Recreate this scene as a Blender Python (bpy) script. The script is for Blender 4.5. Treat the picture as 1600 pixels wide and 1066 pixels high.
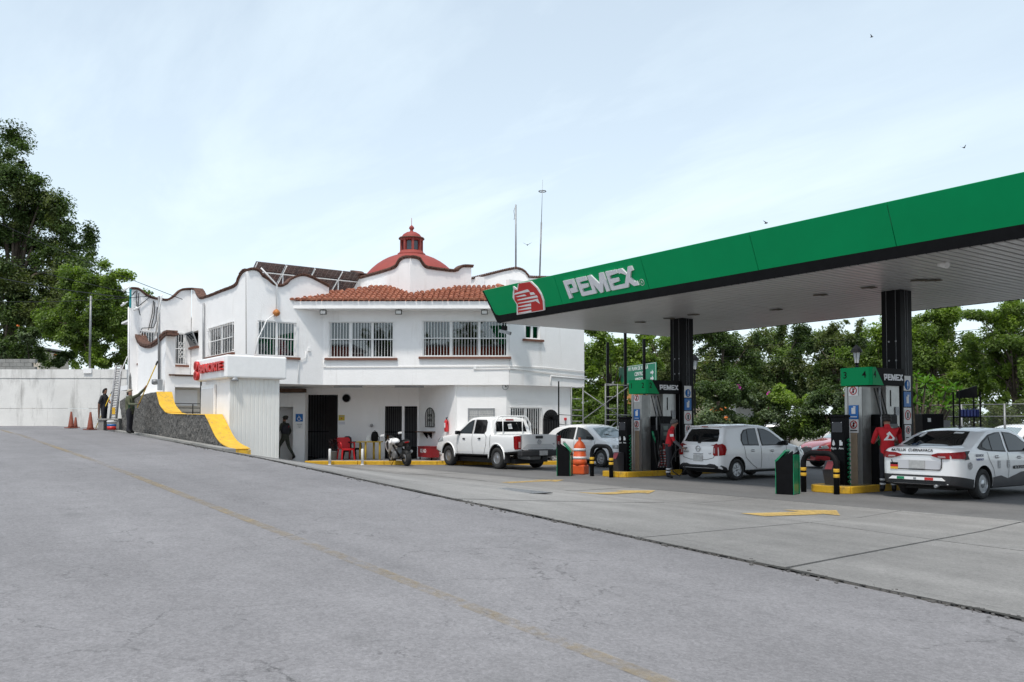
import bpy, bmesh, math, random
import numpy as np
from mathutils import Vector, Matrix, noise as mnoise
from mathutils.bvhtree import BVHTree
from mathutils.geometry import tessellate_polygon
R = math.radians
sc = bpy.context.scene
for o in list(bpy.data.objects): bpy.data.objects.remove(o)
COL = sc.collection
random.seed(5)

# ------------------------------------------------------------------ camera, world, sun, exposure
EYE = 1.57
HEAD = math.pi - math.atan(986/1370)
PITCH = R(2.07)
cam = bpy.data.objects.new('camera', bpy.data.cameras.new('camera'))
COL.objects.link(cam); sc.camera = cam
cam.location = (0, 0, EYE)
cam.rotation_euler = (R(90)+PITCH, 0, HEAD-R(90))
cam.data.sensor_width = 36; cam.data.lens = 36*1370/1600
cam.data.shift_y = 0.049
cam.data.clip_start = 0.1; cam.data.clip_end = 3000

SUN_EL, SUN_AZ = 65, 306      # azimuth counted from +X, counter-clockwise
sun = bpy.data.objects.new('sun', bpy.data.lights.new('sun', 'SUN'))
COL.objects.link(sun)
sun.data.energy = 2.3; sun.data.angle = R(5); sun.data.color = (1, .95, .88)
sd = Vector((math.cos(R(SUN_AZ))*math.cos(R(SUN_EL)), math.sin(R(SUN_AZ))*math.cos(R(SUN_EL)), math.sin(R(SUN_EL))))
sun.rotation_euler = sd.to_track_quat('Z', 'Y').to_euler()
sun.location = (0, 0, 60)

w = bpy.data.worlds.new('World'); sc.world = w; w.use_nodes = True
N = w.node_tree.nodes; K = w.node_tree.links; N.clear()
def wn(t, **k):
    n = N.new(t)
    for a, b in k.items(): setattr(n, a, b)
    return n
out = wn('ShaderNodeOutputWorld')
sky = wn('ShaderNodeTexSky', sky_type='NISHITA', sun_disc=False, sun_elevation=R(SUN_EL), sun_rotation=R(90-SUN_AZ), air_density=1.0, dust_density=1.6, ozone_density=1.5)
b1 = wn('ShaderNodeBackground'); b1.inputs[1].default_value = 0.115
b2 = wn('ShaderNodeBackground'); b2.inputs[1].default_value = 1.06
K.new(sky.outputs[0], b1.inputs[0])
tc = wn('ShaderNodeTexCoord'); sep = wn('ShaderNodeSeparateXYZ'); K.new(tc.outputs['Generated'], sep.inputs[0])
def wm(op, a, b=None, c=None):
    n = wn('ShaderNodeMath', operation=op)
    for i, v in enumerate((a, b, c)):
        if v is None: continue
        if isinstance(v, (int, float)): n.inputs[i].default_value = v
        else: K.new(v, n.inputs[i])
    return n.outputs[0]
zz = wm('MAXIMUM', sep.outputs[2], 0.0)
den = wm('ADD', zz, 0.12)
cx_ = wm('DIVIDE', sep.outputs[0], den); cy_ = wm('DIVIDE', sep.outputs[1], den)
comb = wn('ShaderNodeCombineXYZ'); K.new(cx_, comb.inputs[0]); K.new(cy_, comb.inputs[1])
mp = wn('ShaderNodeMapping'); mp.inputs['Rotation'].default_value = (0, 0, R(-40)); mp.inputs['Scale'].default_value = (.55, 1.5, 1)
K.new(comb.outputs[0], mp.inputs[0])
n1 = wn('ShaderNodeTexNoise'); n1.inputs['Scale'].default_value = 1.1; n1.inputs['Detail'].default_value = 9; n1.inputs['Roughness'].default_value = .6; n1.inputs['Distortion'].default_value = .35
K.new(mp.outputs[0], n1.inputs[0])
n2 = wn('ShaderNodeTexNoise'); n2.inputs['Scale'].default_value = .45; n2.inputs['Detail'].default_value = 3
K.new(comb.outputs[0], n2.inputs[0])
cl = wm('MULTIPLY', wm('SMOOTH_MIN', 1.0, wm('MAXIMUM', wm('MULTIPLY', wm('SUBTRACT', n1.outputs[0], .46), 3.6), 0.0), .2), wm('MINIMUM', wm('MAXIMUM', wm('MULTIPLY', wm('SUBTRACT', n2.outputs[0], .36), 4.5), .1), 1.0))
haze = wm('POWER', wm('SUBTRACT', 1.0, wm('MINIMUM', zz, 1.0)), 3.2)
fac = wm('MINIMUM', wm('ADD', wm('MULTIPLY', cl, .22), wm('ADD', wm('MULTIPLY', haze, .34), .42)), 1.0)
b2.inputs[0].default_value = (.79, .90, .945, 1)
mx = wn('ShaderNodeMixShader'); K.new(fac, mx.inputs[0]); K.new(b1.outputs[0], mx.inputs[1]); K.new(b2.outputs[0], mx.inputs[2])
K.new(mx.outputs[0], out.inputs[0])

sc.render.engine = 'CYCLES'
sc.view_settings.view_transform = 'Standard'; sc.view_settings.look = 'None'
sc.view_settings.gamma = 1; sc.view_settings.use_curve_mapping = False
sc.view_settings.exposure = 0.42
sc.cycles.max_bounces = 7; sc.cycles.transparent_max_bounces = 12

# ------------------------------------------------------------------ survey: where a sight line from the tripod meets a wall, ground or level
_F = np.array([math.cos(HEAD), math.sin(HEAD), 0]); _R = np.array([math.sin(HEAD), -math.cos(HEAD), 0])
_A = _F*math.cos(PITCH)+np.array([0, 0, math.sin(PITCH)]); _U = -_F*math.sin(PITCH)+np.array([0, 0, math.cos(PITCH)])
_S = 128-1370*math.tan(PITCH); EY = np.array([0, 0, EYE])
def sight(x, y): return _A+_R*(x-800)/1370-_U*(y-533-_S)/1370
def on_axis(x, y, ax, v):
    d = sight(x, y); return Vector(EY+d*(v-EY[ax])/d[ax])
def on_X(x, y, v): return on_axis(x, y, 0, v)
def on_Y(x, y, v): return on_axis(x, y, 1, v)
def on_Z(x, y, v=0): return on_axis(x, y, 2, v)
def on_D(x, y, D):
    d = sight(x, y); return Vector(EY+d*D/float(d@_F))
FWD = Vector(_F); RGT = Vector(_R)

# ------------------------------------------------------------------ materials
MATS = {}
def mk(name, col, rough=.6, var=.08, scale=3.0, bump=0.0, bscale=None, metal=0, coat=0, spec=.5, col2=None, detail=6, stain=None, trans=0, streak=None, alpha=None):
    if name in MATS: return MATS[name]
    m = bpy.data.materials.new(name); m.use_nodes = True; MATS[name] = m
    nt = m.node_tree; p = nt.nodes['Principled BSDF']; L = nt.links.new
    p.inputs['Roughness'].default_value = rough; p.inputs['Metallic'].default_value = metal
    p.inputs['Specular IOR Level'].default_value = spec
    if coat: p.inputs['Coat Weight'].default_value = coat; p.inputs['Coat Roughness'].default_value = .04
    if trans: p.inputs['Transmission Weight'].default_value = trans
    c = (*col, 1)
    if var or col2:
        tc = nt.nodes.new('ShaderNodeTexCoord')
        n = nt.nodes.new('ShaderNodeTexNoise'); n.inputs['Scale'].default_value = scale; n.inputs['Detail'].default_value = detail; n.inputs['Roughness'].default_value = .65
        L(tc.outputs['Object'], n.inputs[0])
        r = nt.nodes.new('ShaderNodeValToRGB'); L(n.outputs[0], r.inputs[0])
        a = tuple(max(0, v*(1-var)) for v in col); b = tuple(min(1, v*(1+var)) for v in col)
        if col2: b = col2
        r.color_ramp.elements[0].position = .32; r.color_ramp.elements[1].position = .68
        r.color_ramp.elements[0].color = (*a, 1); r.color_ramp.elements[1].color = (*b, 1)
        src = r.outputs[0]
        if stain:   # blotches of dirt: (colour, scale, threshold, strength[, stretch in z])
            sc_, s_s, s_t, s_k = stain[:4]; st = stain[4] if len(stain) > 4 else 1
            mpn = nt.nodes.new('ShaderNodeMapping'); mpn.inputs['Scale'].default_value = (1, 1, st); L(tc.outputs['Object'], mpn.inputs[0])
            n3 = nt.nodes.new('ShaderNodeTexNoise'); n3.inputs['Scale'].default_value = s_s; n3.inputs['Detail'].default_value = 8; n3.inputs['Roughness'].default_value = .7
            L(mpn.outputs[0], n3.inputs[0])
            mr = nt.nodes.new('ShaderNodeMapRange'); mr.inputs['From Min'].default_value = s_t; mr.inputs['From Max'].default_value = s_t+.18; mr.inputs['To Max'].default_value = s_k
            L(n3.outputs[0], mr.inputs[0])
            mxx = nt.nodes.new('ShaderNodeMix'); mxx.data_type = 'RGBA'; L(mr.outputs[0], mxx.inputs[0]); L(src, mxx.inputs[6]); mxx.inputs[7].default_value = (*sc_, 1)
            src = mxx.outputs[2]
        L(src, p.inputs['Base Color'])
    else:
        p.inputs['Base Color'].default_value = c
    if bump:
        tc2 = nt.nodes.new('ShaderNodeTexCoord'); nb = nt.nodes.new('ShaderNodeTexNoise'); nb.inputs['Scale'].default_value = bscale or scale*4; nb.inputs['Detail'].default_value = 8
        L(tc2.outputs['Object'], nb.inputs[0]); bp = nt.nodes.new('ShaderNodeBump'); bp.inputs['Strength'].default_value = bump; bp.inputs['Distance'].default_value = .03
        L(nb.outputs[0], bp.inputs['Height']); L(bp.outputs[0], p.inputs['Normal'])
    return m

# asphalt / concrete with aggregate, wear and cracks
def paving(name, base, tint, crackw=.02, crack_scale=.9, speck=.5, cr_mask=.55, patch=.18, dark=(.03, .03, .03), pits=.25):
    m = bpy.data.materials.new(name); m.use_nodes = True; MATS[name] = m
    nt = m.node_tree; p = nt.nodes['Principled BSDF']; L = nt.links.new; nn = nt.nodes.new
    geo = nn('ShaderNodeNewGeometry'); P = geo.outputs['Position']
    def noise(s, d=6, r=.6, dist=0, vec=P):
        n = nn('ShaderNodeTexNoise'); n.inputs['Scale'].default_value = s; n.inputs['Detail'].default_value = d; n.inputs['Roughness'].default_value = r; n.inputs['Distortion'].default_value = dist
        L(vec, n.inputs[0]); return n
    def mr(src, a, b, c, d):
        n = nn('ShaderNodeMapRange'); n.inputs[1].default_value = a; n.inputs[2].default_value = b; n.inputs[3].default_value = c; n.inputs[4].default_value = d
        L(src, n.inputs[0]); return n.outputs[0]
    def mul(a, b):
        n = nn('ShaderNodeMath'); n.operation = 'MULTIPLY'
        for i, v in enumerate((a, b)):
            if isinstance(v, float): n.inputs[i].default_value = v
            else: L(v, n.inputs[i])
        return n.outputs[0]
    v1 = mr(noise(.16, 4, .6).outputs[0], .3, .7, 1-patch, 1+patch)
    mpn = nn('ShaderNodeMapping'); mpn.inputs['Scale'].default_value = (.09, 1.1, 1); L(P, mpn.inputs[0])
    v2 = mr(noise(1.0, 5, .6, 0, mpn.outputs[0]).outputs[0], .3, .7, 1-patch*.55, 1+patch*.55)
    v3 = mr(noise(3.0, 8, .75).outputs[0], .25, .75, .88, 1.12)
    v4 = mr(noise(75.0, 3, .9).outputs[0], .25, .75, 1-speck*.45, 1+speck*.45)
    vo = nn('ShaderNodeTexVoronoi'); vo.inputs['Scale'].default_value = 42; L(P, vo.inputs[0])
    hs = nn('ShaderNodeSeparateColor'); L(vo.outputs['Color'], hs.inputs[0])
    v5 = mr(hs.outputs[0], 0, 1, 1-speck*.22, 1+speck*.22)
    val = mul(mul(mul(v1, v2), mul(v3, v4)), v5)
    # light stone chips
    chip = mr(noise(23.0, 2, .9).outputs[0], .70, .76, 0, speck*.7)
    # cracks
    wv = nn('ShaderNodeVectorMath'); wv.operation = 'ADD'; L(P, wv.inputs[0])
    ns = nn('ShaderNodeVectorMath'); ns.operation = 'SCALE'; ns.inputs['Scale'].default_value = .55; L(noise(1.7, 6, .7).outputs['Color'], ns.inputs[0]); L(ns.outputs[0], wv.inputs[1])
    vc = nn('ShaderNodeTexVoronoi'); vc.feature = 'DISTANCE_TO_EDGE'; vc.inputs['Scale'].default_value = crack_scale; L(wv.outputs[0], vc.inputs[0])
    line = mr(vc.outputs[0], 0, crackw, 1, 0)
    mask = mr(noise(.33, 5, .65).outputs[0], cr_mask, cr_mask+.09, 0, 1)
    vc2 = nn('ShaderNodeTexVoronoi'); vc2.feature = 'DISTANCE_TO_EDGE'; vc2.inputs['Scale'].default_value = crack_scale*3.3; L(wv.outputs[0], vc2.inputs[0])
    line2 = mr(vc2.outputs[0], 0, crackw*1.8, 1, 0)
    mask2 = mr(noise(.8, 6, .7).outputs[0], cr_mask+.04, cr_mask+.12, 0, 1)
    mxn = nn('ShaderNodeMath'); mxn.operation = 'MAXIMUM'; L(mul(line, mask), mxn.inputs[0]); L(mul(line2, mask2), mxn.inputs[1])
    broken = mr(noise(9.0, 4, .7).outputs[0], .42, .55, 0, 1)
    crk = mul(mul(mxn.outputs[0], broken), .60)
    rgb = nn('ShaderNodeMix'); rgb.data_type = 'RGBA'; rgb.blend_type = 'MULTIPLY'; rgb.inputs[0].default_value = 1
    rgb.inputs[6].default_value = (base*tint[0], base*tint[1], base*tint[2], 1)
    cc = nn('ShaderNodeCombineColor'); [L(val, cc.inputs[i]) for i in range(3)]; L(cc.outputs[0], rgb.inputs[7])
    m1 = nn('ShaderNodeMix'); m1.data_type = 'RGBA'; L(chip, m1.inputs[0]); L(rgb.outputs[2], m1.inputs[6]); m1.inputs[7].default_value = (base*1.9, base*1.85, base*1.75, 1)
    m2 = nn('ShaderNodeMix'); m2.data_type = 'RGBA'; L(crk, m2.inputs[0]); L(m1.outputs[2], m2.inputs[6]); m2.inputs[7].default_value = (*dark, 1)
    src = m2.outputs[2]
    mpp = nn('ShaderNodeMapping'); mpp.inputs['Scale'].default_value = (1, 2.6, 1); mpp.inputs['Rotation'].default_value = (0, 0, .5); L(P, mpp.inputs[0])
    pt = mul(mr(noise(7.5, 7, .82, .3, mpp.outputs[0]).outputs[0], .60, .68, 0, pits), mr(noise(.4, 4, .6).outputs[0], .40, .62, .1, 1))
    mp_ = nn('ShaderNodeMix'); mp_.data_type = 'RGBA'; L(pt, mp_.inputs[0]); L(src, mp_.inputs[6]); mp_.inputs[7].default_value = (base*.42, base*.42, base*.40, 1); src = mp_.outputs[2]
    # oil and tyre marks
    oil = mr(noise(.55, 7, .72).outputs[0], .56, .72, 0, .45)
    m3 = nn('ShaderNodeMix'); m3.data_type = 'RGBA'; L(oil, m3.inputs[0]); L(src, m3.inputs[6]); m3.inputs[7].default_value = (base*.55, base*.55, base*.55, 1)
    L(m3.outputs[2], p.inputs['Base Color'])
    p.inputs['Roughness'].default_value = .82; p.inputs['Specular IOR Level'].default_value = .3
    bp = nn('ShaderNodeBump'); bp.inputs['Strength'].default_value = .35; bp.inputs['Distance'].default_value = .008
    L(noise(38.0, 5, .8).outputs[0], bp.inputs['Height']); L(bp.outputs[0], p.inputs['Normal'])
    return m

def leafmat(name, c1, c2, tr=.35):
    m = bpy.data.materials.new(name); m.use_nodes = True; MATS[name] = m
    nt = m.node_tree; nt.nodes.clear(); nn = nt.nodes.new; L = nt.links.new
    o = nn('ShaderNodeOutputMaterial'); g = nn('ShaderNodeNewGeometry')
    n = nn('ShaderNodeTexNoise'); n.inputs['Scale'].default_value = .55; n.inputs['Detail'].default_value = 2; L(g.outputs['Position'], n.inputs[0])
    ad = nn('ShaderNodeMath'); ad.operation = 'MULTIPLY_ADD'; L(g.outputs['Random Per Island'], ad.inputs[0]); ad.inputs[1].default_value = .55
    s = nn('ShaderNodeMath'); s.operation = 'SUBTRACT'; L(n.outputs[0], s.inputs[0]); s.inputs[1].default_value = .28; L(s.outputs[0], ad.inputs[2])
    r = nn('ShaderNodeValToRGB'); r.color_ramp.elements[0].position = .1; r.color_ramp.elements[1].position = .85
    r.color_ramp.elements[0].color = (*c1, 1); r.color_ramp.elements[1].color = (*c2, 1); L(ad.outputs[0], r.inputs[0])
    d = nn('ShaderNodeBsdfPrincipled'); d.inputs['Roughness'].default_value = .5; d.inputs['Specular IOR Level'].default_value = .35; L(r.outputs[0], d.inputs['Base Color'])
    t = nn('ShaderNodeBsdfTranslucent')
    hv = nn('ShaderNodeMix'); hv.data_type = 'RGBA'; hv.blend_type = 'MULTIPLY'; hv.inputs[0].default_value = 1; L(r.outputs[0], hv.inputs[6]); hv.inputs[7].default_value = (1.5, 1.7, .6, 1); L(hv.outputs[2], t.inputs[0])
    x = nn('ShaderNodeMixShader'); x.inputs[0].default_value = tr; L(d.outputs[0], x.inputs[1]); L(t.outputs[0], x.inputs[2]); L(x.outputs[0], o.inputs[0])
    return m

M_ASPH = paving('asphalt', .198, (1.0, .973, 1.0), crackw=.015, crack_scale=.75, speck=.60, cr_mask=.485, patch=.15, pits=.6)
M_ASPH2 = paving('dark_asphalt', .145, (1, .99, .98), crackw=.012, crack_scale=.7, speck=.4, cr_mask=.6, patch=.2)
M_CONC = paving('slab_concrete', .225, (1.0, .975, .94), crackw=.008, crack_scale=.45, speck=.5, cr_mask=.56, patch=.26, pits=.4)
M_EARTH = mk('earth', (.09, .075, .055), .95, .4, 1.2, .4, 12)
M_JOINT = mk('joint_dirt', (.035, .034, .03), .95, .4, 9, .3)
M_WHITE = mk('white_render', (.86, .85, .84), .85, .03, 1.3, .2, 26, stain=((.52, .49, .44), 2.2, .57, .42, .14), spec=.2)
M_WHITE2 = mk('white_concrete', (.72, .705, .675), .9, .06, 1.1, .3, 14, stain=((.34, .33, .31), 1.4, .50, .7, .25), spec=.2)
M_WPAINT = mk('white_metal_paint', (.84, .84, .83), .4, .03, 6)
M_BROWN = mk('brown_paint', (.16, .065, .04), .75, .25, 8, .3)
M_BRICK = mk('coping_brick', (.085, .045, .034), .9, .5, 14, .5, 40, col2=(.20, .10, .07))
M_TERRA = mk('terracotta', (.34, .10, .055), .8, .35, 5, .3, 30, col2=(.52, .21, .12), stain=((.10, .06, .045), 7, .55, .6))
M_DOME = mk('dome_red', (.27, .045, .034), .7, .12, 2.5, .12, 20, stain=((.22, .05, .04), 2, .58, .4))
M_STONE = mk('volcanic_render', (.020, .019, .018), .95, .5, 16, 1.0, 34, col2=(.21, .20, .185), detail=12)
M_YEL = mk('yellow_paint', (.70, .41, .03), .7, .12, 4, .25, 20, stain=((.22, .18, .11), 7, .52, .7))
M_YKERB = mk('kerb_yellow', (.62, .36, .015), .65, .15, 5, .2, 25, stain=((.10, .08, .05), 4, .55, .7, .5))
M_BLACK = mk('black_paint', (.006, .006, .007), .45, .2, 5, spec=.10)
M_MBLACK = mk('matt_black', (.010, .010, .011), .65, .2, 5, spec=.12)
M_RUB = mk('rubber', (.022, .022, .022), .8, .2, 20, .2)
M_GREEN = mk('sign_green', (.0, .30, .10), .45, .05, .8, spec=.12)
M_GREEN2 = mk('bin_green', (.0, .20, .085), .35, .05, 4, coat=.3)
M_SILV = mk('letter_silver', (.74, .74, .77), .4, .03, 3, metal=.1)
M_RED = mk('emblem_red', (.52, .02, .018), .45, .05, 3)
M_INOX = mk('stainless', (.42, .42, .41), .38, .12, 2.5, .05, 40, metal=.75, stain=((.25, .24, .22), 3, .5, .5, .2))
M_GREY = mk('grey_metal', (.30, .31, .32), .5, .15, 6, metal=.3)
M_GALV = mk('galvanised', (.22, .225, .23), .5, .2, 5, metal=.5)
M_GLASS = mk('window_glass', (.018, .022, .026), .06, 0, spec=.6)
M_BGLASS = mk('blue_glass', (.02, .035, .055), .05, 0, spec=.8)
M_CARGL = mk('car_glass', (.006, .007, .008), .03, 0, spec=.38)
M_CGLASS2 = mk('car_glass_light', (.035, .045, .052), .04, 0, spec=.6)
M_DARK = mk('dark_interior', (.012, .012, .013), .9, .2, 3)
M_CURT = mk('curtain_red', (.26, .05, .025), .9, .15, 5)
M_CURTW = mk('curtain_pale', (.38, .37, .36), .9, .1, 5)
M_BLUE = mk('sign_blue', (.005, .13, .42), .4, .03, 3)
M_ORANGE = mk('orange_plastic', (.66, .10, .02), .5, .12, 6, .08, 30, stain=((.25, .08, .04), 5, .6, .6))
M_CONE = mk('faded_cone', (.20, .048, .025), .7, .25, 8, .1)
M_SIGNW = mk('sign_white', (.75, .75, .74), .5, .03, 3)
M_CONCG = mk('grey_concrete', (.27, .265, .25), .9, .15, 2, .4, 18, stain=((.10, .10, .09), 1.5, .52, .7))
M_BARK = mk('bark', (.085, .065, .05), .95, .4, 4, .8, 12)
M_SOFFIT = mk('soffit_metal', (.56, .55, .54), .32, .05, 1.2, 0, metal=.12)
M_WOOD = mk('old_wood', (.10, .055, .035), .9, .35, 9, .4)

# ------------------------------------------------------------------ helpers
def link(name, me, mats=None, parent=None, loc=None, rot=None):
    o = bpy.data.objects.new(name, me); COL.objects.link(o)
    if me is not None and mats is not None:
        if not isinstance(mats, (list, tuple)): mats = [mats]
        for m in mats: me.materials.append(m)
    if parent: o.parent = parent
    if loc is not None: o.location = loc
    if rot is not None: o.rotation_euler = rot
    return o
def tag(o, label=None, cat=None, group=None, kind=None):
    for k, v in (('label', label), ('category', cat), ('group', group), ('kind', kind)):
        if v: o[k] = v
    return o
def thing(name, label, cat, loc=(0, 0, 0), rz=0, group=None):
    o = link(name, None, loc=loc, rot=(0, 0, rz)); return tag(o, label, cat, group)
class MB:
    def __init__(s): s.b = bmesh.new(); s.mi = 0
    def _set(s, fs, mi):
        for f in fs: f.material_index = s.mi if mi is None else mi
    def box(s, c, d, rz=0, mi=None, bev=0, rot=None):
        r = bmesh.ops.create_cube(s.b, size=1); vs = r['verts']
        m = Matrix.Translation(Vector(c)) @ (rot.to_4x4() if rot else Matrix.Rotation(rz, 4, 'Z')) @ Matrix.Diagonal((*d, 1))
        bmesh.ops.transform(s.b, matrix=m, verts=vs)
        fs = list({f for v in vs for f in v.link_faces}); s._set(fs, mi)
        if bev:
            es = list({e for v in vs for e in v.link_edges})
            r = bmesh.ops.bevel(s.b, geom=es, offset=bev, segments=2, affect='EDGES', profile=.5)
            s._set(r['faces'], mi)
        return s
    def prism(s, pts, fn, t0, t1, mi=None):
        """polygon pts (a,b); fn(a,b,t) -> xyz ; closed solid between t0 and t1"""
        A = [s.b.verts.new(fn(a, b, t0)) for a, b in pts]; B = [s.b.verts.new(fn(a, b, t1)) for a, b in pts]
        fs = []; n = len(pts)
        tri = tessellate_polygon([[Vector((a, b, 0)) for a, b in pts]])
        for t in tri:
            try: fs.append(s.b.faces.new([A[i] for i in t])); fs.append(s.b.faces.new([B[i] for i in reversed(t)]))
            except ValueError: pass
        for i in range(n):
            j = (i+1) % n; fs.append(s.b.faces.new((A[i], A[j], B[j], B[i])))
        s._set(fs, mi); bmesh.ops.recalc_face_normals(s.b, faces=fs); return s
    def tube(s, pts, r, n=8, mi=None, r1=None, caps=True):
        pts = [Vector(p) for p in pts]; rings = []; m = len(pts)
        up = Vector((0, 0, 1)); prev = None
        for i, p in enumerate(pts):
            d = (pts[min(i+1, m-1)]-pts[max(i-1, 0)]).normalized()
            if prev is None:
                a = up if abs(d.dot(up)) < .95 else Vector((1, 0, 0)); u = d.cross(a).normalized()
            else:
                u = (prev-d*prev.dot(d))
                u = u.normalized() if u.length > 1e-6 else d.orthogonal().normalized()
            prev = u; v = d.cross(u)
            rr = r if r1 is None else r+(r1-r)*i/(m-1)
            if isinstance(r, (list, tuple)): rr = r[i]
            rings.append([s.b.verts.new(p+(u*math.cos(6.28318*k/n)+v*math.sin(6.28318*k/n))*rr) for k in range(n)])
        fs = []
        for a, b in zip(rings, rings[1:]):
            for k in range(n): fs.append(s.b.faces.new((a[k], a[(k+1) % n], b[(k+1) % n], b[k])))
        for f in fs: f.smooth = True
        if caps: fs.append(s.b.faces.new(list(reversed(rings[0])))); fs.append(s.b.faces.new(rings[-1]))
        s._set(fs, mi); return s
    def lathe(s, prof, n=16, mi=None, c=(0, 0, 0), axis='Z', ang=2*math.pi, smooth=True, scale=(1, 1)):
        c = Vector(c); rings = []
        for r, z in prof:
            row = []
            for k in range(n):
                a = 2*math.pi*k/n; x, y = r*math.cos(a)*scale[0], r*math.sin(a)*scale[1]
                p = {'Z': (x, y, z), 'X': (z, x, y), 'Y': (x, z, y)}[axis]
                row.append(s.b.verts.new(c+Vector(p)))
            rings.append(row)
        fs = []
        for a, b in zip(rings, rings[1:]):
            for k in range(n): fs.append(s.b.faces.new((a[k], a[(k+1) % n], b[(k+1) % n], b[k])))
        for f in fs: f.smooth = smooth
        if prof[0][0] > 1e-4: fs.append(s.b.faces.new(list(reversed(rings[0]))))
        if prof[-1][0] > 1e-4: fs.append(s.b.faces.new(rings[-1]))
        s._set(fs, mi); bmesh.ops.recalc_face_normals(s.b, faces=fs); return s
    def mesh(s, name='m', merge=True):
        if merge: bmesh.ops.remove_doubles(s.b, verts=s.b.verts, dist=1e-5)
        me = bpy.data.meshes.new(name); s.b.to_mesh(me); s.b.free(); return me
    def build(s, name, mats, parent=None, loc=None, rot=None): return link(name, s.mesh(name), mats, parent, loc, rot)
def smooth(me, ang=35):
    for p in me.polygons: p.use_smooth = True
    me.set_sharp_from_angle(angle=R(ang)); return me
def textmesh(txt, size, ext=.0, bold=0, ax='CENTER', sp=1.0, shear=0):
    cu = bpy.data.curves.new('t', 'FONT'); cu.body = txt; cu.size = size; cu.extrude = ext; cu.align_x = ax; cu.align_y = 'CENTER'; cu.offset = bold; cu.space_character = sp; cu.shear = shear; cu.resolution_u = 3
    o = bpy.data.objects.new('t', cu); COL.objects.link(o); bpy.context.view_layer.update()
    me = bpy.data.meshes.new_from_object(o.evaluated_get(bpy.context.evaluated_depsgraph_get()))
    bpy.data.objects.remove(o); bpy.data.curves.remove(cu); return me
def text(name, txt, size, mat, parent, pos, nrm, ext=.004, bold=0, up=(0, 0, 1), sp=1.0, shear=0, sx=1.0, label=None):
    """flat lettering standing on a surface: nrm = outward normal"""
    me = textmesh(txt, size, ext, bold, sp=sp, shear=shear)
    z = Vector(nrm).normalized(); x = Vector(up).cross(z).normalized(); y = z.cross(x)
    o = link(name, me, mat, parent)
    o.matrix_basis = Matrix.Translation(Vector(pos)) @ Matrix((x, y, z)).transposed().to_4x4() @ Matrix.Diagonal((sx, 1, 1, 1))
    return o
def wall_mesh(mb, A, B, outline, holes, th, inward, mi=None):
    """plane wall over plan line A->B; outline in (s,z); holes (s0,s1,z0,z1); th thickness towards inward"""
    A = Vector((A[0], A[1])); B = Vector((B[0], B[1])); d = (B-A).normalized(); inw = Vector(inward).normalized()
    b = bmesh.new()
    vs = [b.verts.new((s, 0, z)) for s, z in outline]
    f = b.faces.new(vs)
    def cut(axis, v):
        bmesh.ops.bisect_plane(b, geom=b.verts[:]+b.edges[:]+b.faces[:], plane_co=(v, 0, v), plane_no=axis)
    for h in holes:
        for v in h[:2]: cut((1, 0, 0), v)
        for v in h[2:]: cut((0, 0, 1), v)
    dead = []
    for f in b.faces:
        c = f.calc_center_median()
        if any(h[0] < c.x < h[1] and h[2] < c.z < h[3] for h in holes): dead.append(f)
    bmesh.ops.delete(b, geom=dead, context='FACES')
    tri = [f for f in b.faces if len(f.verts) > 4]
    if tri: bmesh.ops.triangulate(b, faces=tri)
    r = bmesh.ops.extrude_face_region(b, geom=b.faces[:])
    for v in [g for g in r['geom'] if isinstance(g, bmesh.types.BMVert)]: v.co.y = th
    bmesh.ops.recalc_face_normals(b, faces=b.faces[:])
    me = bpy.data.meshes.new('w')
    for v in b.verts:
        s, t, z = v.co; p = A+d*s+inw*t; v.co = (p.x, p.y, z)
    bmesh.ops.recalc_face_normals(b, faces=b.faces[:])
    b.to_mesh(me); b.free(); n0 = len(mb.b.faces); mb.b.from_mesh(me); bpy.data.meshes.remove(me)
    mb.b.faces.ensure_lookup_table()
    for f in mb.b.faces[n0:]: f.material_index = mb.mi if mi is None else mi
    return mb
def copy_tree(o, parent=None):
    c = o.copy(); COL.objects.link(c)
    if parent: c.parent = parent
    for ch in list(o.children): copy_tree(ch, c)
    return c

# ------------------------------------------------------------------ terrain
def zroad(X): return float(np.interp(-X, [-60, 3.2, 20.7, 34, 37, 42, 50, 80], [-2.6, 0, .73, 1.17, 1.23, 1.36, 1.42, 1.44]))
def zgr(X, Y):
    r = zroad(X)
    if Y <= 7.45: return r
    if X > 0: return r+(0-r)*min(1, (Y-7.45)/5.6)
    t = min(1, max(0, (Y-7.45)/5.6))
    t = t*(1.15-.15*t)
    left = min(1, max(0, (-X-37.5)/3.0))     # behind the crest the ground stays up
    return r*(1-min(1, t)*(1-left))
def sheet(name, xs, ys, dz, mat, z=None):
    z = z or zgr
    vs = [(x, y, z(x, y)+dz) for x in xs for y in ys]; ny = len(ys)
    fs = [(i*ny+j, (i+1)*ny+j, (i+1)*ny+j+1, i*ny+j+1) for i in range(len(xs)-1) for j in range(ny-1)]
    me = bpy.data.meshes.new(name); me.from_pydata(vs, [], fs); me.update()
    for p in me.polygons: p.use_smooth = True
    return link(name, me, mat)
xs = list(np.unique(np.concatenate([[-600, -300, -150, -100], np.arange(-80, 20, 1.0), [25, 40, 80, 200]])))
ys = list(np.unique(np.concatenate([[-300, -100, -40, -20, -10, 0, 5], np.arange(7.4, 24, .6), [26, 30, 40, 60, 100, 200, 500]])))
tag(sheet('ground', xs, ys, -.09, M_ASPH2), kind='structure')
xs = list(np.unique(np.concatenate([[-60, -52], np.arange(-48, 12, .5), [20, 40]])))
road = tag(sheet('road', xs, [-30, -20, -12, -6, -2, 0, 2, 4, 6, 7.40], -.012, M_ASPH), kind='structure')
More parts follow.
